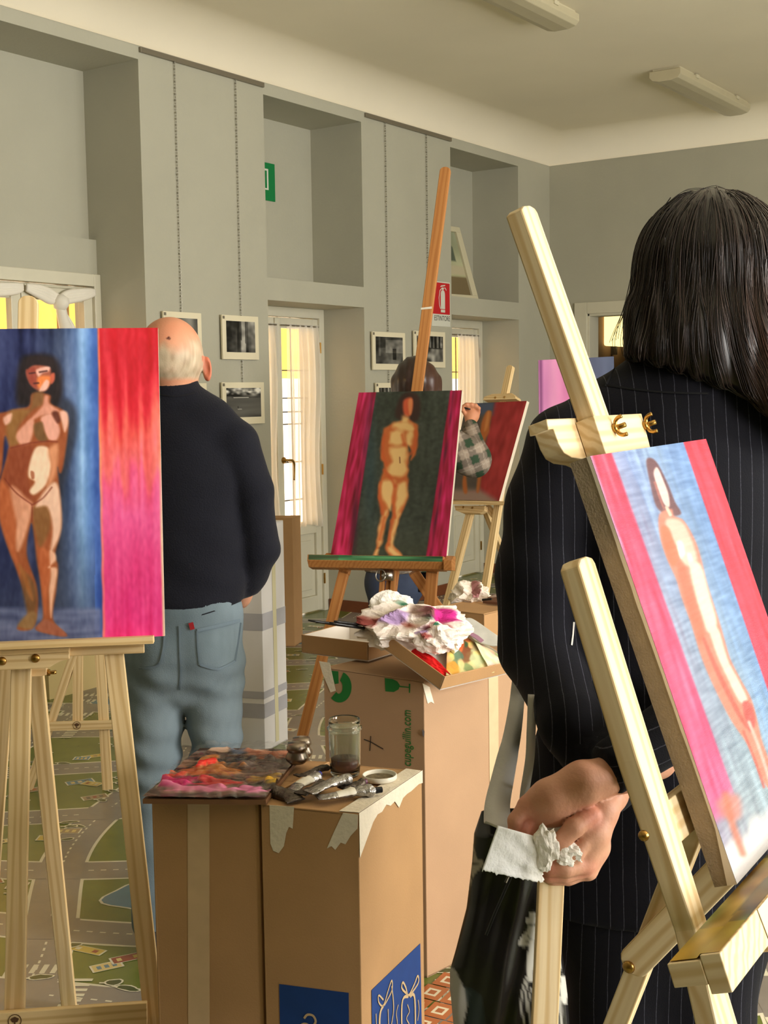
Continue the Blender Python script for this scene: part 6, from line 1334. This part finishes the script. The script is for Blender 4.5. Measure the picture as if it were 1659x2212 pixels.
# ---------------------------------------------------------------- the woman in pinstripes
DW = 1.85; J = lambda x, y, dd=0: at(x, y, DW+dd)
wom = thing('person', [*J(1430, 1900)[:2], 0], 'long-haired woman in a dark pinstripe suit, hands clasped behind her back holding a tissue', 'person')
wh_ = J(1527, 572); FW = [np.array([*J(1335, 2000)[:2], 0]), np.array([*J(1500, 2000)[:2], 0])]
HA = lambda x, y, dd=0: at(x, y, 1.60+dd)
def hands(P):
    a = chain(P, [HA(1420, 1640, .06), HA(1345, 1668, .02), HA(1262, 1690)], [.026, .0245, .0255], .01)
    a = smin(a, chain(P, [HA(1255, 1688), HA(1185, 1722, -.004), HA(1143, 1742, -.002)], [.0245, .0215, .0155], .01), .010); a = smin(a, chain(P, [HA(1250, 1705, .004), HA(1200, 1746, .006), HA(1172, 1762, .008)], [.024, .021, .015], .01), .012)
    for q, r in (([(1138, 1738, -.006), (1113, 1772, -.010), (1112, 1808, .004), (1132, 1826, .016)], .0098), ([(1146, 1752, .004), (1128, 1790, .002), (1134, 1820, .014), (1152, 1830, .022)], .0098), ([(1160, 1760, .010), (1150, 1796, .012), (1158, 1820, .022)], .0092), ([(1176, 1766, .014), (1172, 1794, .018), (1180, 1812, .026)], .0082)):
        a = smin(a, chain(P, [HA(*p) for p in q], [r, r*.97, r*.9, r*.82][:len(q)], .003), .003)
    a = smin(a, chain(P, [HA(1225, 1748, .012), HA(1206, 1782, .016), HA(1196, 1812, .012)], [.014, .0105, .009], .004), .008)
    b = chain(P, [HA(1350, 1650, .08), HA(1318, 1715, .045), HA(1296, 1752, .016), HA(1276, 1800, .004), HA(1262, 1862, .002)], [.024, .022, .0225, .0235, .0165], .008)
    b = smin(b, chain(P, [HA(1290, 1770, .022), HA(1282, 1830, .018), HA(1270, 1880, .018)], [.020, .019, .0135], .01), .008)
    for q, r in (([(1276, 1762, -.006), (1240, 1788, -.020), (1212, 1818, -.020), (1194, 1842, -.012)], .0128), ([(1262, 1866, -.004), (1222, 1876, -.016), (1188, 1874, -.014), (1176, 1858, -.004)], .0118), ([(1264, 1878, .006), (1220, 1890, -.002), (1186, 1890, -.002), (1172, 1880, .008)], .0108), ([(1268, 1884, .02), (1228, 1897, .014), (1194, 1899, .012)], .0094), ([(1268, 1812, -.012), (1244, 1846, -.018), (1212, 1862, -.018), (1184, 1852, -.012)], .0100)):
        b = smin(b, chain(P, [HA(*p) for p in q], [r, r*.97, r*.9, r*.8][:len(q)], .003), .0026)
    return np.minimum(a, b)+.0004*vnoise(P, 160, 3)
def hand_col(v):
    c = np.tile(np.array([206., 152, 124]), (len(v), 1))+vnoise(v, 40, 5)[:, None]*np.array([5, 7, 6])
    for p, r in ((HA(1118, 1790), .03), (HA(1180, 1875, -.01), .03), (HA(1200, 1835, -.01), .022), (HA(1274, 1765, -.01), .022), (HA(1262, 1868), .022), (HA(1142, 1742), .022)):
        w_ = np.clip(1-np.linalg.norm(v-p, axis=1)/r, 0, 1)[:, None]*.75; c = c*(1-w_)+np.array([204, 112, 94])*w_
    return c
def wom_skin(P):
    d = smin(ell(P, wh_, (.072, .09, .1), BAS), ell(P, J(1527, 640, .03), (.055, .065, .075), BAS), .03); d = smin(d, ell(P, J(1527, 620, .1), (.012, .018, .02), BAS), .01)
    d = smin(d, cone(P, J(1512, 680), J(1490, 840), .05, .058), .03); d = smin(d, ebody(P, [J(1485, 900), J(1470, 1100), J(1455, 1400), J(1430, 1750)], [.08, .12, .11, .15], .6), .03)
    for i, x in enumerate((1345, 1505)): d = smin(d, chain(P, [J(x, 1800), J(x, 2400), FW[i]+Zv*.08], [.07, .05, .035], .02), .02)
    d = smin(d, chain(P, [J(1240, 970), J(1175, 1390), HA(1318, 1700, .06)], [.04, .035, .022], .02), .02); d = smin(d, chain(P, [J(1720, 970), J(1650, 1430, -.02), HA(1370, 1655, .05)], [.04, .035, .022], .02), .02)
    return d
v1, f1_ = surface(wom_skin, *bounds([wh_-.12, wh_+.12, J(1130, 1400), J(1780, 1000), *FW], .08), .013)
v2, f2_ = surface(hands, *bounds([HA(1095, 1630, -.06), HA(1430, 1915, .12), HA(1095, 1915, .12), HA(1430, 1630, -.06)], .012), .0028)
joined('body', [(v1, f1_), (v2, f2_)], mSkin, wom, [np.tile((206., 152, 124), (len(v1), 1)), hand_col(v2)])
# fingernails
th_ = bvh(v2, f2_); mNail = mat('nail', C(216, 150, 132), .3)
for x, y in ((1196, 1838), (1186, 1853)):
    p = onto(th_, x, y, .0002)
    if p is not None: MB().lathe([(0, .0012), (.004, .0008), (.0052, 0)], 10, (p, -cf)).build('fingernail', mNail, wom, True)
mPin = mat('pinstripe_navy', C(20, 20, 30), .8, spec=.15, bump=.12, bscale=500, **{'Sheen Weight': .04})
nt = mPin.node_tree; pb = nt.nodes['Principled BSDF']; a_ = nt.nodes.new('ShaderNodeAttribute'); a_.attribute_name = 'stripe'
def mth(op, *ins):
    n = nt.nodes.new('ShaderNodeMath'); n.operation = op
    for i, q in enumerate(ins):
        if isinstance(q, (int, float)): n.inputs[i].default_value = q
        else: nt.links.new(q, n.inputs[i])
    return n.outputs[0]
fr_ = mth('FRACT', mth('MULTIPLY', a_.outputs['Fac'], 1/.017)); ln_ = mth('LESS_THAN', mth('ABSOLUTE', mth('SUBTRACT', fr_, .5)), .027)
tc = nt.nodes.new('ShaderNodeTexCoord'); nz = nt.nodes.new('ShaderNodeTexNoise'); nz.inputs['Scale'].default_value = 320; nt.links.new(tc.outputs['Object'], nz.inputs['Vector']); dash = mth('MULTIPLY', ln_, mth('MULTIPLY', nz.outputs['Fac'], 1.1))
mx_ = nt.nodes.new('ShaderNodeMix'); mx_.data_type = 'RGBA'; nt.links.new(dash, mx_.inputs[0]); mx_.inputs[6].default_value = C(13, 13, 21); mx_.inputs[7].default_value = C(86, 86, 98); nt.links.new(mx_.outputs[2], pb.inputs['Base Color'])
def stripe(o, val):
    a = o.data.attributes.new('stripe', 'FLOAT', 'POINT'); a.data.foreach_set('value', val.astype('f'))
LA = [J(1232, 968), J(1192, 1100), J(1168, 1240, -.01), J(1166, 1400, -.02)]; LF = [J(1166, 1405, -.02), HA(1235, 1560, .10), HA(1318, 1700, .065)]
RA = [J(1735, 968), J(1720, 1200), J(1660, 1430, -.03)]; RF = [J(1660, 1430, -.03), HA(1480, 1560, .06), HA(1312, 1662, .012)]
def jacket(P):
    d = ebody(P, [J(1490, 915), J(1482, 985), J(1472, 1120), J(1462, 1370), J(1440, 1560), J(1428, 1700), J(1425, 1960)], [.085, .158, .16, .146, .17, .186, .19], .66, .03)
    d = smin(d, chain(P, [J(1400, 850), J(1310, 905), J(1240, 965)], [.052, .052, .056], .02), .03); d = smin(d, chain(P, [J(1580, 850), J(1670, 905), J(1732, 965)], [.052, .052, .056], .02), .03)
    la = chain(P, LA, [.066, .061, .061, .058], .02); la = smin(la, chain(P, LF, [.057, .042, .034], .01), .015); d = smin(d, la, .012)
    ra = chain(P, RA, [.066, .058, .05], .02); fa_ = chain(P, RF, [.05, .042, .0335], .01); ax = nrm(RF[2]-RF[1]); fa_ = smax(fa_, (P-RF[2])@nrm(ax+cr*-.25)-.004, .002); ra = smin(ra, fa_, .015); d = smin(d, ra, .012)
    col = cone(P, J(1495, 770, .005), J(1490, 850), .082, .096); ins = cone(P, J(1495, 740, .005), J(1490, 800), .072, .074); col = smax(col, P[:, 2]-J(1495, 768)[2]-.10*((P-J(1495, 768))@hf), .006); d = smin(d, col, .010)
    d = smax(d, J(1425, 1945)[2]-P[:, 2], .01)
    return d+.0035*vnoise(P, 13, 31)+.002*vnoise(P, 30, 32)
jo2, kv, kf = smesh('jacket', jacket, *bounds([J(1060, 760, -.15), J(1060, 1500, .15), J(1830, 1200, -.15), J(1830, 1960, .15), HA(1290, 1650, -.04), J(1060, 1960)], .09), .0085, mPin, wom)
lat = kv@hr; al = np.linalg.norm(kv-np.array(LA[1]), axis=1)
def near(P, pts): return np.min(np.stack([cone(P, pts[i], pts[i+1], .0, .0) for i in range(len(pts)-1)]), 0)
dl, dr_ = near(kv, RF), near(kv, RA); arm = (dl < .05); s_v = lat.copy()
up_ = np.cross(nrm(RF[2]-RF[0]), hf); s_v[arm] = (kv[arm]@up_)
stripe(jo2, s_v)
tk = bvh(kv, kf); P = [onto(tk, x, y, .002) for x, y in ((1240, 1344), (1238, 1370), (1235, 1394))]; MB().ribbon([p for p in P if p is not None], .0022, -cf, .0006).build('gap_sliver', mat('gap_sliver', C(235, 232, 226), .7), wom, fixn=False)  # white strip added for the bright background in the gap between arm and torso
mSeamD = mat('dark_seam', C(10, 10, 15), .9)
for pts in ([(1310, 832), (1380, 842), (1450, 848), (1530, 850)], [(1345, 772), (1325, 800), (1308, 835)]):
    P = [onto(tk, x, y, .0015) for x, y in curve(pts, 8, False)]; P = [p for p in P if p is not None]
    if len(P) > 2: MB().ribbon(P, .0025, -cf, .001).build('collar_seam', mSeamD, wom, fixn=False)
def trousers(P):
    d = ebody(P, [J(1425, 1800), J(1425, 1900)], [.168, .165], .66)
    d = smin(d, chain(P, [J(1338, 1900), J(1335, 2212), J(1335, 2500), FW[0]+Zv*.03], [.092, .072, .075, .085], .02), .05); d = smin(d, chain(P, [J(1518, 1900), J(1510, 2212), J(1502, 2500), FW[1]+Zv*.03], [.096, .075, .075, .085], .02), .05)
    return smax(smax(d, P[:, 2]-J(1425, 1780)[2], .005), .012-P[:, 2], .004)+.004*vnoise(P*np.array([1, 1, .4]), 14, 41)
to, tv, tf = smesh('trousers', trousers, *bounds([J(1230, 1780, -.16), J(1640, 1780, .16), *FW], .1), .0115, mPin, wom); stripe(to, tv@hr)
for f_ in FW:
    b = MB(); b.lathe([(0, 0), (.04, 0), (.043, .02), (.038, .05), (0, .07)], 18, ((0, 0, 0), (0, 0, 1))); link('shoe', b.mesh('shoe'), mShoe, wom, True, Matrix.Translation(Vector(f_+hf*.05)) @ Matrix.Rotation(YAW, 4, 'Z') @ Matrix.Diagonal((.9, 2.6, 1, 1)))
# long straight hair: a smooth mass and many strands that follow it
def hairmass(P):
    d = ell(P, J(1532, 560), (.0975, .115, .099), BAS)
    d = smin(d, chain(P, [J(1494, 566, -.005), J(1452, 690, -.02), J(1428, 775, -.045)], [.068, .060, .050], .02), .03)
    d = smin(d, chain(P, [J(1520, 600, -.02), J(1520, 740, -.05), J(1560, 800, -.07)], [.09, .075, .05], .02), .03)
    d = smin(d, chain(P, [J(1585, 590, -.01), J(1610, 740, -.05), J(1660, 850, -.085), J(1725, 930, -.09)], [.088, .072, .052, .04], .02), .03)
    low = J(1345, 772)[2]; sl = (J(1560, 850)[2]-low)/((J(1560, 850)-J(1345, 772))@hr); cut = low+sl*np.maximum((P-J(1345, 772))@hr, 0)-.05*np.clip(((P-J(1560, 850))@hr)/.1, 0, 1)
    d = smax(d, cut-P[:, 2], .01); lt_ = P@hr
    lowk = np.clip((J(1500, 520)[2]-P[:, 2])/.1, .12, 1); return d+lowk*(.0022*np.sin(lt_*230+3*vnoise(P*np.array([1, 1, .2]), 18, 2))+.003*vnoise(P*np.array([1, 1, .25]), 24, 5))
mHair = vmat('dark_hair', .34, .5, **{'Anisotropic': .4, 'Coat Weight': .12, 'Coat Roughness': .3})
lo_, hi_ = bounds([J(1340, 410, -.16), J(1780, 960, .14), J(1340, 960, -.16)], .04)
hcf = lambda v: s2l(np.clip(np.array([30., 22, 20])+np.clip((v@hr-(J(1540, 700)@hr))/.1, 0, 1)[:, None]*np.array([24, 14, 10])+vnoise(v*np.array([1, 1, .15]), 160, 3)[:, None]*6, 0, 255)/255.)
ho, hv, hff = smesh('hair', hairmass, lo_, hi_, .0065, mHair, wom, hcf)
n = 1500; rg_ = np.random.default_rng(12); up_m = hv[:, 2] > J(1527, 660)[2]; idx_ = rg_.choice(np.flatnonzero(up_m), n); Q = hv[idx_]+rg_.normal(size=(n, 3))*.002; off = rg_.uniform(.0005, .0032, n)
tgt = J(1720, 960, -.08)
def grad(P, e=.002): return np.stack([(hairmass(P+np.eye(3)[i]*e)-hairmass(P-np.eye(3)[i]*e))/(2*e) for i in range(3)], 1)
tr_s = [Q.copy()]; steps = 34; alive = np.ones(n, bool); wob = rg_.normal(size=n)*.05
for k_ in range(steps):
    P = tr_s[-1]; rel = (P-J(1500, 700))@hr; below = np.clip((J(1500, 640)[2]-P[:, 2])/.1, 0, 1); D = np.tile(-Zv, (n, 1))+hr*(np.clip(rel*5+.25, -.05, .95)*below)[:, None]+hr*wob[:, None]
    g = grad(P); g /= np.linalg.norm(g, axis=1)[:, None]+1e-9; D = D-g*np.sum(D*g, 1)[:, None]; D /= np.linalg.norm(D, axis=1)[:, None]+1e-9
    ok = D[:, 2] < -.12
    alive &= ok; Pn = P+D*.0105*alive[:, None]; g = grad(Pn); g /= np.linalg.norm(g, axis=1)[:, None]+1e-9; Pn = Pn-g*(np.clip(hairmass(Pn)-off, -.01, .01)*alive)[:, None]; tr_s.append(Pn)
TRK = np.stack(tr_s, 1); V_ = []; F_s = []; C_ = []; kk = 0
for i in range(n):
    P = TRK[i]; m_ = np.append(True, np.linalg.norm(np.diff(P, axis=0), axis=1) > 1e-5); P = P[m_]
    if len(P) < 5: continue
    T = np.gradient(P, axis=0); a = np.cross(T, cf); a /= np.linalg.norm(a, axis=1)[:, None]+1e-9; b_ = np.cross(T, a); b_ /= np.linalg.norm(b_, axis=1)[:, None]+1e-9
    r = rg_.uniform(.0004, .0010)*np.minimum(1, np.linspace(1.5, .25, len(P)))[:, None]; ring = np.stack([P+a*r, P-a*.5*r+b_*.86*r, P-a*.5*r-b_*.86*r], 1); L_ = len(P)
    V_.append(ring.reshape(-1, 3)); i0 = kk+np.arange(L_-1)[:, None]*3
    F_s.append(np.concatenate([np.stack([i0[:, 0]+j, i0[:, 0]+(j+1) % 3, i0[:, 0]+3+(j+1) % 3, i0[:, 0]+3+j], 1) for j in range(3)])); kk += L_*3
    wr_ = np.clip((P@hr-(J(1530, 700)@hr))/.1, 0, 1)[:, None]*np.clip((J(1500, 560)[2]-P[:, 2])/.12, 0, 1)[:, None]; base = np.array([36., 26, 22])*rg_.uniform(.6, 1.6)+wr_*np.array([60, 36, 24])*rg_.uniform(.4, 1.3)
    if rg_.random() < .012: base = base+90
    C_.append(np.repeat(base, 3, 0))
fly = [[(1362, 600), (1345, 670), (1326, 715), (1316, 740)], [(1356, 640), (1338, 690), (1324, 730), (1324, 762)], [(1360, 640), (1346, 700), (1340, 740), (1346, 770)], [(1500, 416), (1540, 404), (1580, 420)], [(1440, 440), (1480, 412), (1530, 410)], [(1366, 580), (1352, 650), (1336, 700), (1330, 735)]]
sb = MB(); sb.v = np.concatenate(V_).tolist(); sb.f = np.concatenate(F_s).tolist(); c4 = np.ones((kk, 4)); c4[:, :3] = s2l(np.clip(np.concatenate(C_), 0, 255)/255.); sb.c = [tuple(q) for q in c4.tolist()]
for q in fly:
    for e in range(2): sb.tube([at(x+e*5, y-e*3, DW-.03+e*.01) for x, y in curve(q, 6, False)], .00045, 3, (.012, .007, .006, 1))
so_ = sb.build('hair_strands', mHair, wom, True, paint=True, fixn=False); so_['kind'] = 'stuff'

# ---------------------------------------------------------------- tissue in her hands
tw_ = thing('paper_towel', HA(1120, 1840), 'white paper towel held in the clasped hands behind the woman\'s back', 'paper towel')
def psheet(q, nu, nv, d0, d1, seed, amp, name):
    s_, t = np.meshgrid(np.linspace(0, 1, nu), np.linspace(0, 1, nv)); X_ = (q[0][0]*(1-s_)+q[1][0]*s_)*(1-t)+(q[3][0]*(1-s_)+q[2][0]*s_)*t; Y_ = (q[0][1]*(1-s_)+q[1][1]*s_)*(1-t)+(q[3][1]*(1-s_)+q[2][1]*s_)*t
    rgd = np.random.default_rng(seed); Y_[-1] += rgd.normal(size=nu)*1.3; X_[:, -1] += rgd.normal(size=nv)*1.5
    dep = 1.60+d0*(1-s_)+d1*s_+amp*(.5*vnoise(np.stack([s_*4, t*4, s_*0], -1).reshape(-1, 3), 1.6, seed).reshape(nv, nu)*(.25+s_*1.6)+.0*t)+.012*np.cos(s_*2.2)*t
    G_ = np.array([[at(X_[i, j], Y_[i, j], dep[i, j]) for j in range(nu)] for i in range(nv)]); c = np.ones((nu*nv, 4)); c[:, :3] = s2l(np.clip(np.array([246, 247, 248])-(np.clip(s_.ravel()-.55, 0, 1)*26)[:, None]*np.array([.5, .8, 1.6]), 0, 255)/255)
    o = MB().grid(G_, c).build(name, mTissue, tw_, True, paint=True, fixn=False); q_ = o.modifiers.new('t', 'SOLIDIFY'); q_.thickness = .0008
psheet([(1075, 1783), (1168, 1810), (1174, 1908), (1041, 1880)], 40, 30, -.092, -.034, 3, .008, 'sheet')
psheet([(1138, 1782), (1192, 1764), (1222, 1790), (1180, 1826)], 20, 16, .004, .0, 5, .004, 'sheet')
crumple('crumpled_end', HA(1178, 1832, -.042), (.011, .008, .019), 41, mTissue, None, None, None, 18, rot, .6, None, tw_); crumple('crumpled_end', HA(1224, 1846, -.020), (.014, .009, .010), 43, mTissue, None, None, None, 18, rot, .6, None, tw_)

# ---------------------------------------------------------------- the painter behind the brown easel
DF = 6.35; J = lambda x, y, dd=0: at(x, y, DF+dd)
fp_ = thing('person', [*J(850, 1400)[:2], 0], 'brown-haired person in a checked shirt painting at the far easel', 'person')
FF = [np.array([*J(822, 1400)[:2], 0]), np.array([*J(872, 1400)[:2], 0])]
hd = J(898, 822)
WR = [J(962, 950, -.02), J(1030, 1000, .04), J(1016, 918, .18)]
def fhand(P):
    a = chain(P, [J(1022, 960, .12), J(1016, 918, .19), J(1018, 898, .21)], [.03, .027, .03], .01); a = smin(a, ell(P, J(1020, 896, .21), (.038, .03, .04), BAS), .02)
    for x0, y0, x1, y1, x2, y2 in ((1016, 884, 1008, 874, 1000, 878), (1023, 885, 1019, 874, 1008, 874), (1029, 887, 1028, 876, 1018, 876), (1033, 892, 1034, 882, 1026, 880), (1006, 896, 1000, 886, 1002, 880)): a = smin(a, chain(P, [J(x0, y0, .20), J(x1, y1, .185), J(x2, y2, .19)], [.0115, .0105, .009], .004), .005)
    return a
def fskin(P):
    d = smin(ell(P, hd, (.078, .095, .105), BAS), ell(P, J(900, 848, .03), (.06, .06, .08), BAS), .03); d = smin(d, cone(P, J(898, 850), J(896, 900), .055, .06), .03)
    d = smin(d, ebody(P, [J(894, 930), J(880, 1100), J(855, 1230)], [.1, .12, .12], .6), .03)
    for i, x in enumerate((828, 872)): d = smin(d, chain(P, [J(x, 1250), J(x, 1380), FF[i]+Zv*.08], [.06, .05, .035], .02), .02)
    return smin(d, chain(P, [J(945, 930, 0), J(1030, 1000, .04), J(1020, 930, .17)], [.04, .035, .026], .02), .02)
v1, f1_ = surface(fskin, *bounds([J(800, 770, -.15), J(1060, 1240, .2), *FF], .1), .016); v2, f2_ = surface(fhand, *bounds([J(985, 860, .1), J(1050, 970, .26), J(985, 970, .1), J(1050, 860, .26)], .03), .005)
joined('body', [(v1, f1_), (v2, f2_)], mSkin, fp_, [np.tile((206., 146, 112), (len(v1), 1)), np.tile((210., 142, 106), (len(v2), 1))+vnoise(v2, 50, 3)[:, None]*10])
def fhair(P):
    d = ell(P, J(897, 822, -.01), (.105, .118, .122), BAS); d = smin(d, chain(P, [J(878, 830, -.01), J(874, 880, -.02)], [.075, .06], .02), .03); d = smin(d, chain(P, [J(918, 828, .0), J(922, 880, .0)], [.083, .075], .02), .03)
    return smax(d, J(897, 905)[2]-P[:, 2], .01)+.0035*np.sin((P@hr)*150+2*vnoise(P, 14, 3))
smesh('hair', fhair, *bounds([J(840, 760, -.15), J(955, 910, .14), J(840, 910, -.15)], .14), .011, mHair, fp_, lambda v: s2l(np.clip(np.array([48., 30, 24])+np.clip((v@hr-hd@hr)/.08, 0, 1)[:, None]*np.array([22, 10, 4])+vnoise(v*np.array([1, 1, .2]), 80, 3)[:, None]*9, 0, 255)/255.))
def shirt(P):
    d = ebody(P, [J(895, 925), J(892, 960), J(880, 1080), J(860, 1225)], [.12, .175, .18, .17], .66, .03); d = smin(d, cone(P, J(930, 915), J(962, 945), .07, .07), .03); d = smin(d, cone(P, J(860, 915), J(830, 945), .07, .07), .03)
    d = smin(d, chain(P, [J(962, 948), J(1008, 985, .02), J(1024, 992, .06), J(1018, 922, .175)], [.078, .088, .082, .036], .03), .02); d = smin(d, chain(P, [J(830, 948), J(812, 1060), J(815, 1180)], [.07, .06, .05], .02), .02)
    d = smax(d, J(860, 1235)[2]-P[:, 2], .01); return d+.008*vnoise(P, 12, 3)
def plaid(v):
    a, z = v@hr*np.cos(.35)+v[:, 2]*.35, v[:, 2]*np.cos(.35)-v@hr*.35; w1 = (np.sin(a*72) > .1).astype(float); w2 = (np.sin(z*72) > .1).astype(float)
    c = np.array([158., 142, 128])*(1-.27*w1-.27*w2)[:, None]+((w1*w2)[:, None])*np.array([-22, 4, -8]); l = ((np.abs(np.sin(a*36+.6)) < .10) | (np.abs(np.sin(z*36+.6)) < .10))[:, None]; c = np.where(l, c*.6+np.array([196, 184, 168])*.4, c); return s2l(np.clip(c, 0, 255)/255.)
smesh('shirt', shirt, *bounds([J(780, 880, -.15), J(1075, 1250, .1), J(1075, 900, .3), J(1075, 900, -.1), J(780, 1250, .1)], .1), .0085, vmat('plaid_cotton', .85, .2), fp_, plaid)
def fjeans(P):
    d = ebody(P, [J(858, 1225), J(852, 1260)], [.15, .15], .66)
    for i, x in enumerate((822, 872)): d = smin(d, chain(P, [J(x, 1260), J(x, 1380), FF[i]+Zv*.03], [.062, .058, .055], .02), .012)
    return smax(d, P[:, 2]-J(858, 1215)[2], .005)+.004*vnoise(P, 18, 2)
smesh('jeans', fjeans, *bounds([J(780, 1210, -.15), J(920, 1210, .15), *FF], .08), .014, mDenimD := mat('dark_denim', C(52, 62, 86), .8, .08, 30), fp_)
for f_ in FF:
    b = MB(); b.lathe([(0, 0), (.04, 0), (.043, .02), (.038, .06), (0, .08)], 14, ((0, 0, 0), (0, 0, 1))); link('shoe', b.mesh('shoe'), mShoe, fp_, True, Matrix.Translation(Vector(f_+hf*.05)) @ Matrix.Rotation(YAW, 4, 'Z') @ Matrix.Diagonal((.9, 2.6, 1, 1)))
pbz = thing('paint_brush', J(1010, 880, .18), 'thin brush held in the hand of the painter at the far easel', 'brush')
MB().tube([J(1016, 884, .17), J(996, 879, .19)], .004, 8).build('handle', mBlackLac, pbz, True); MB().tube([J(996, 879, .19), J(990, 877.5, .195)], [.004, .001], 8).build('bristles', mBrist, pbz)
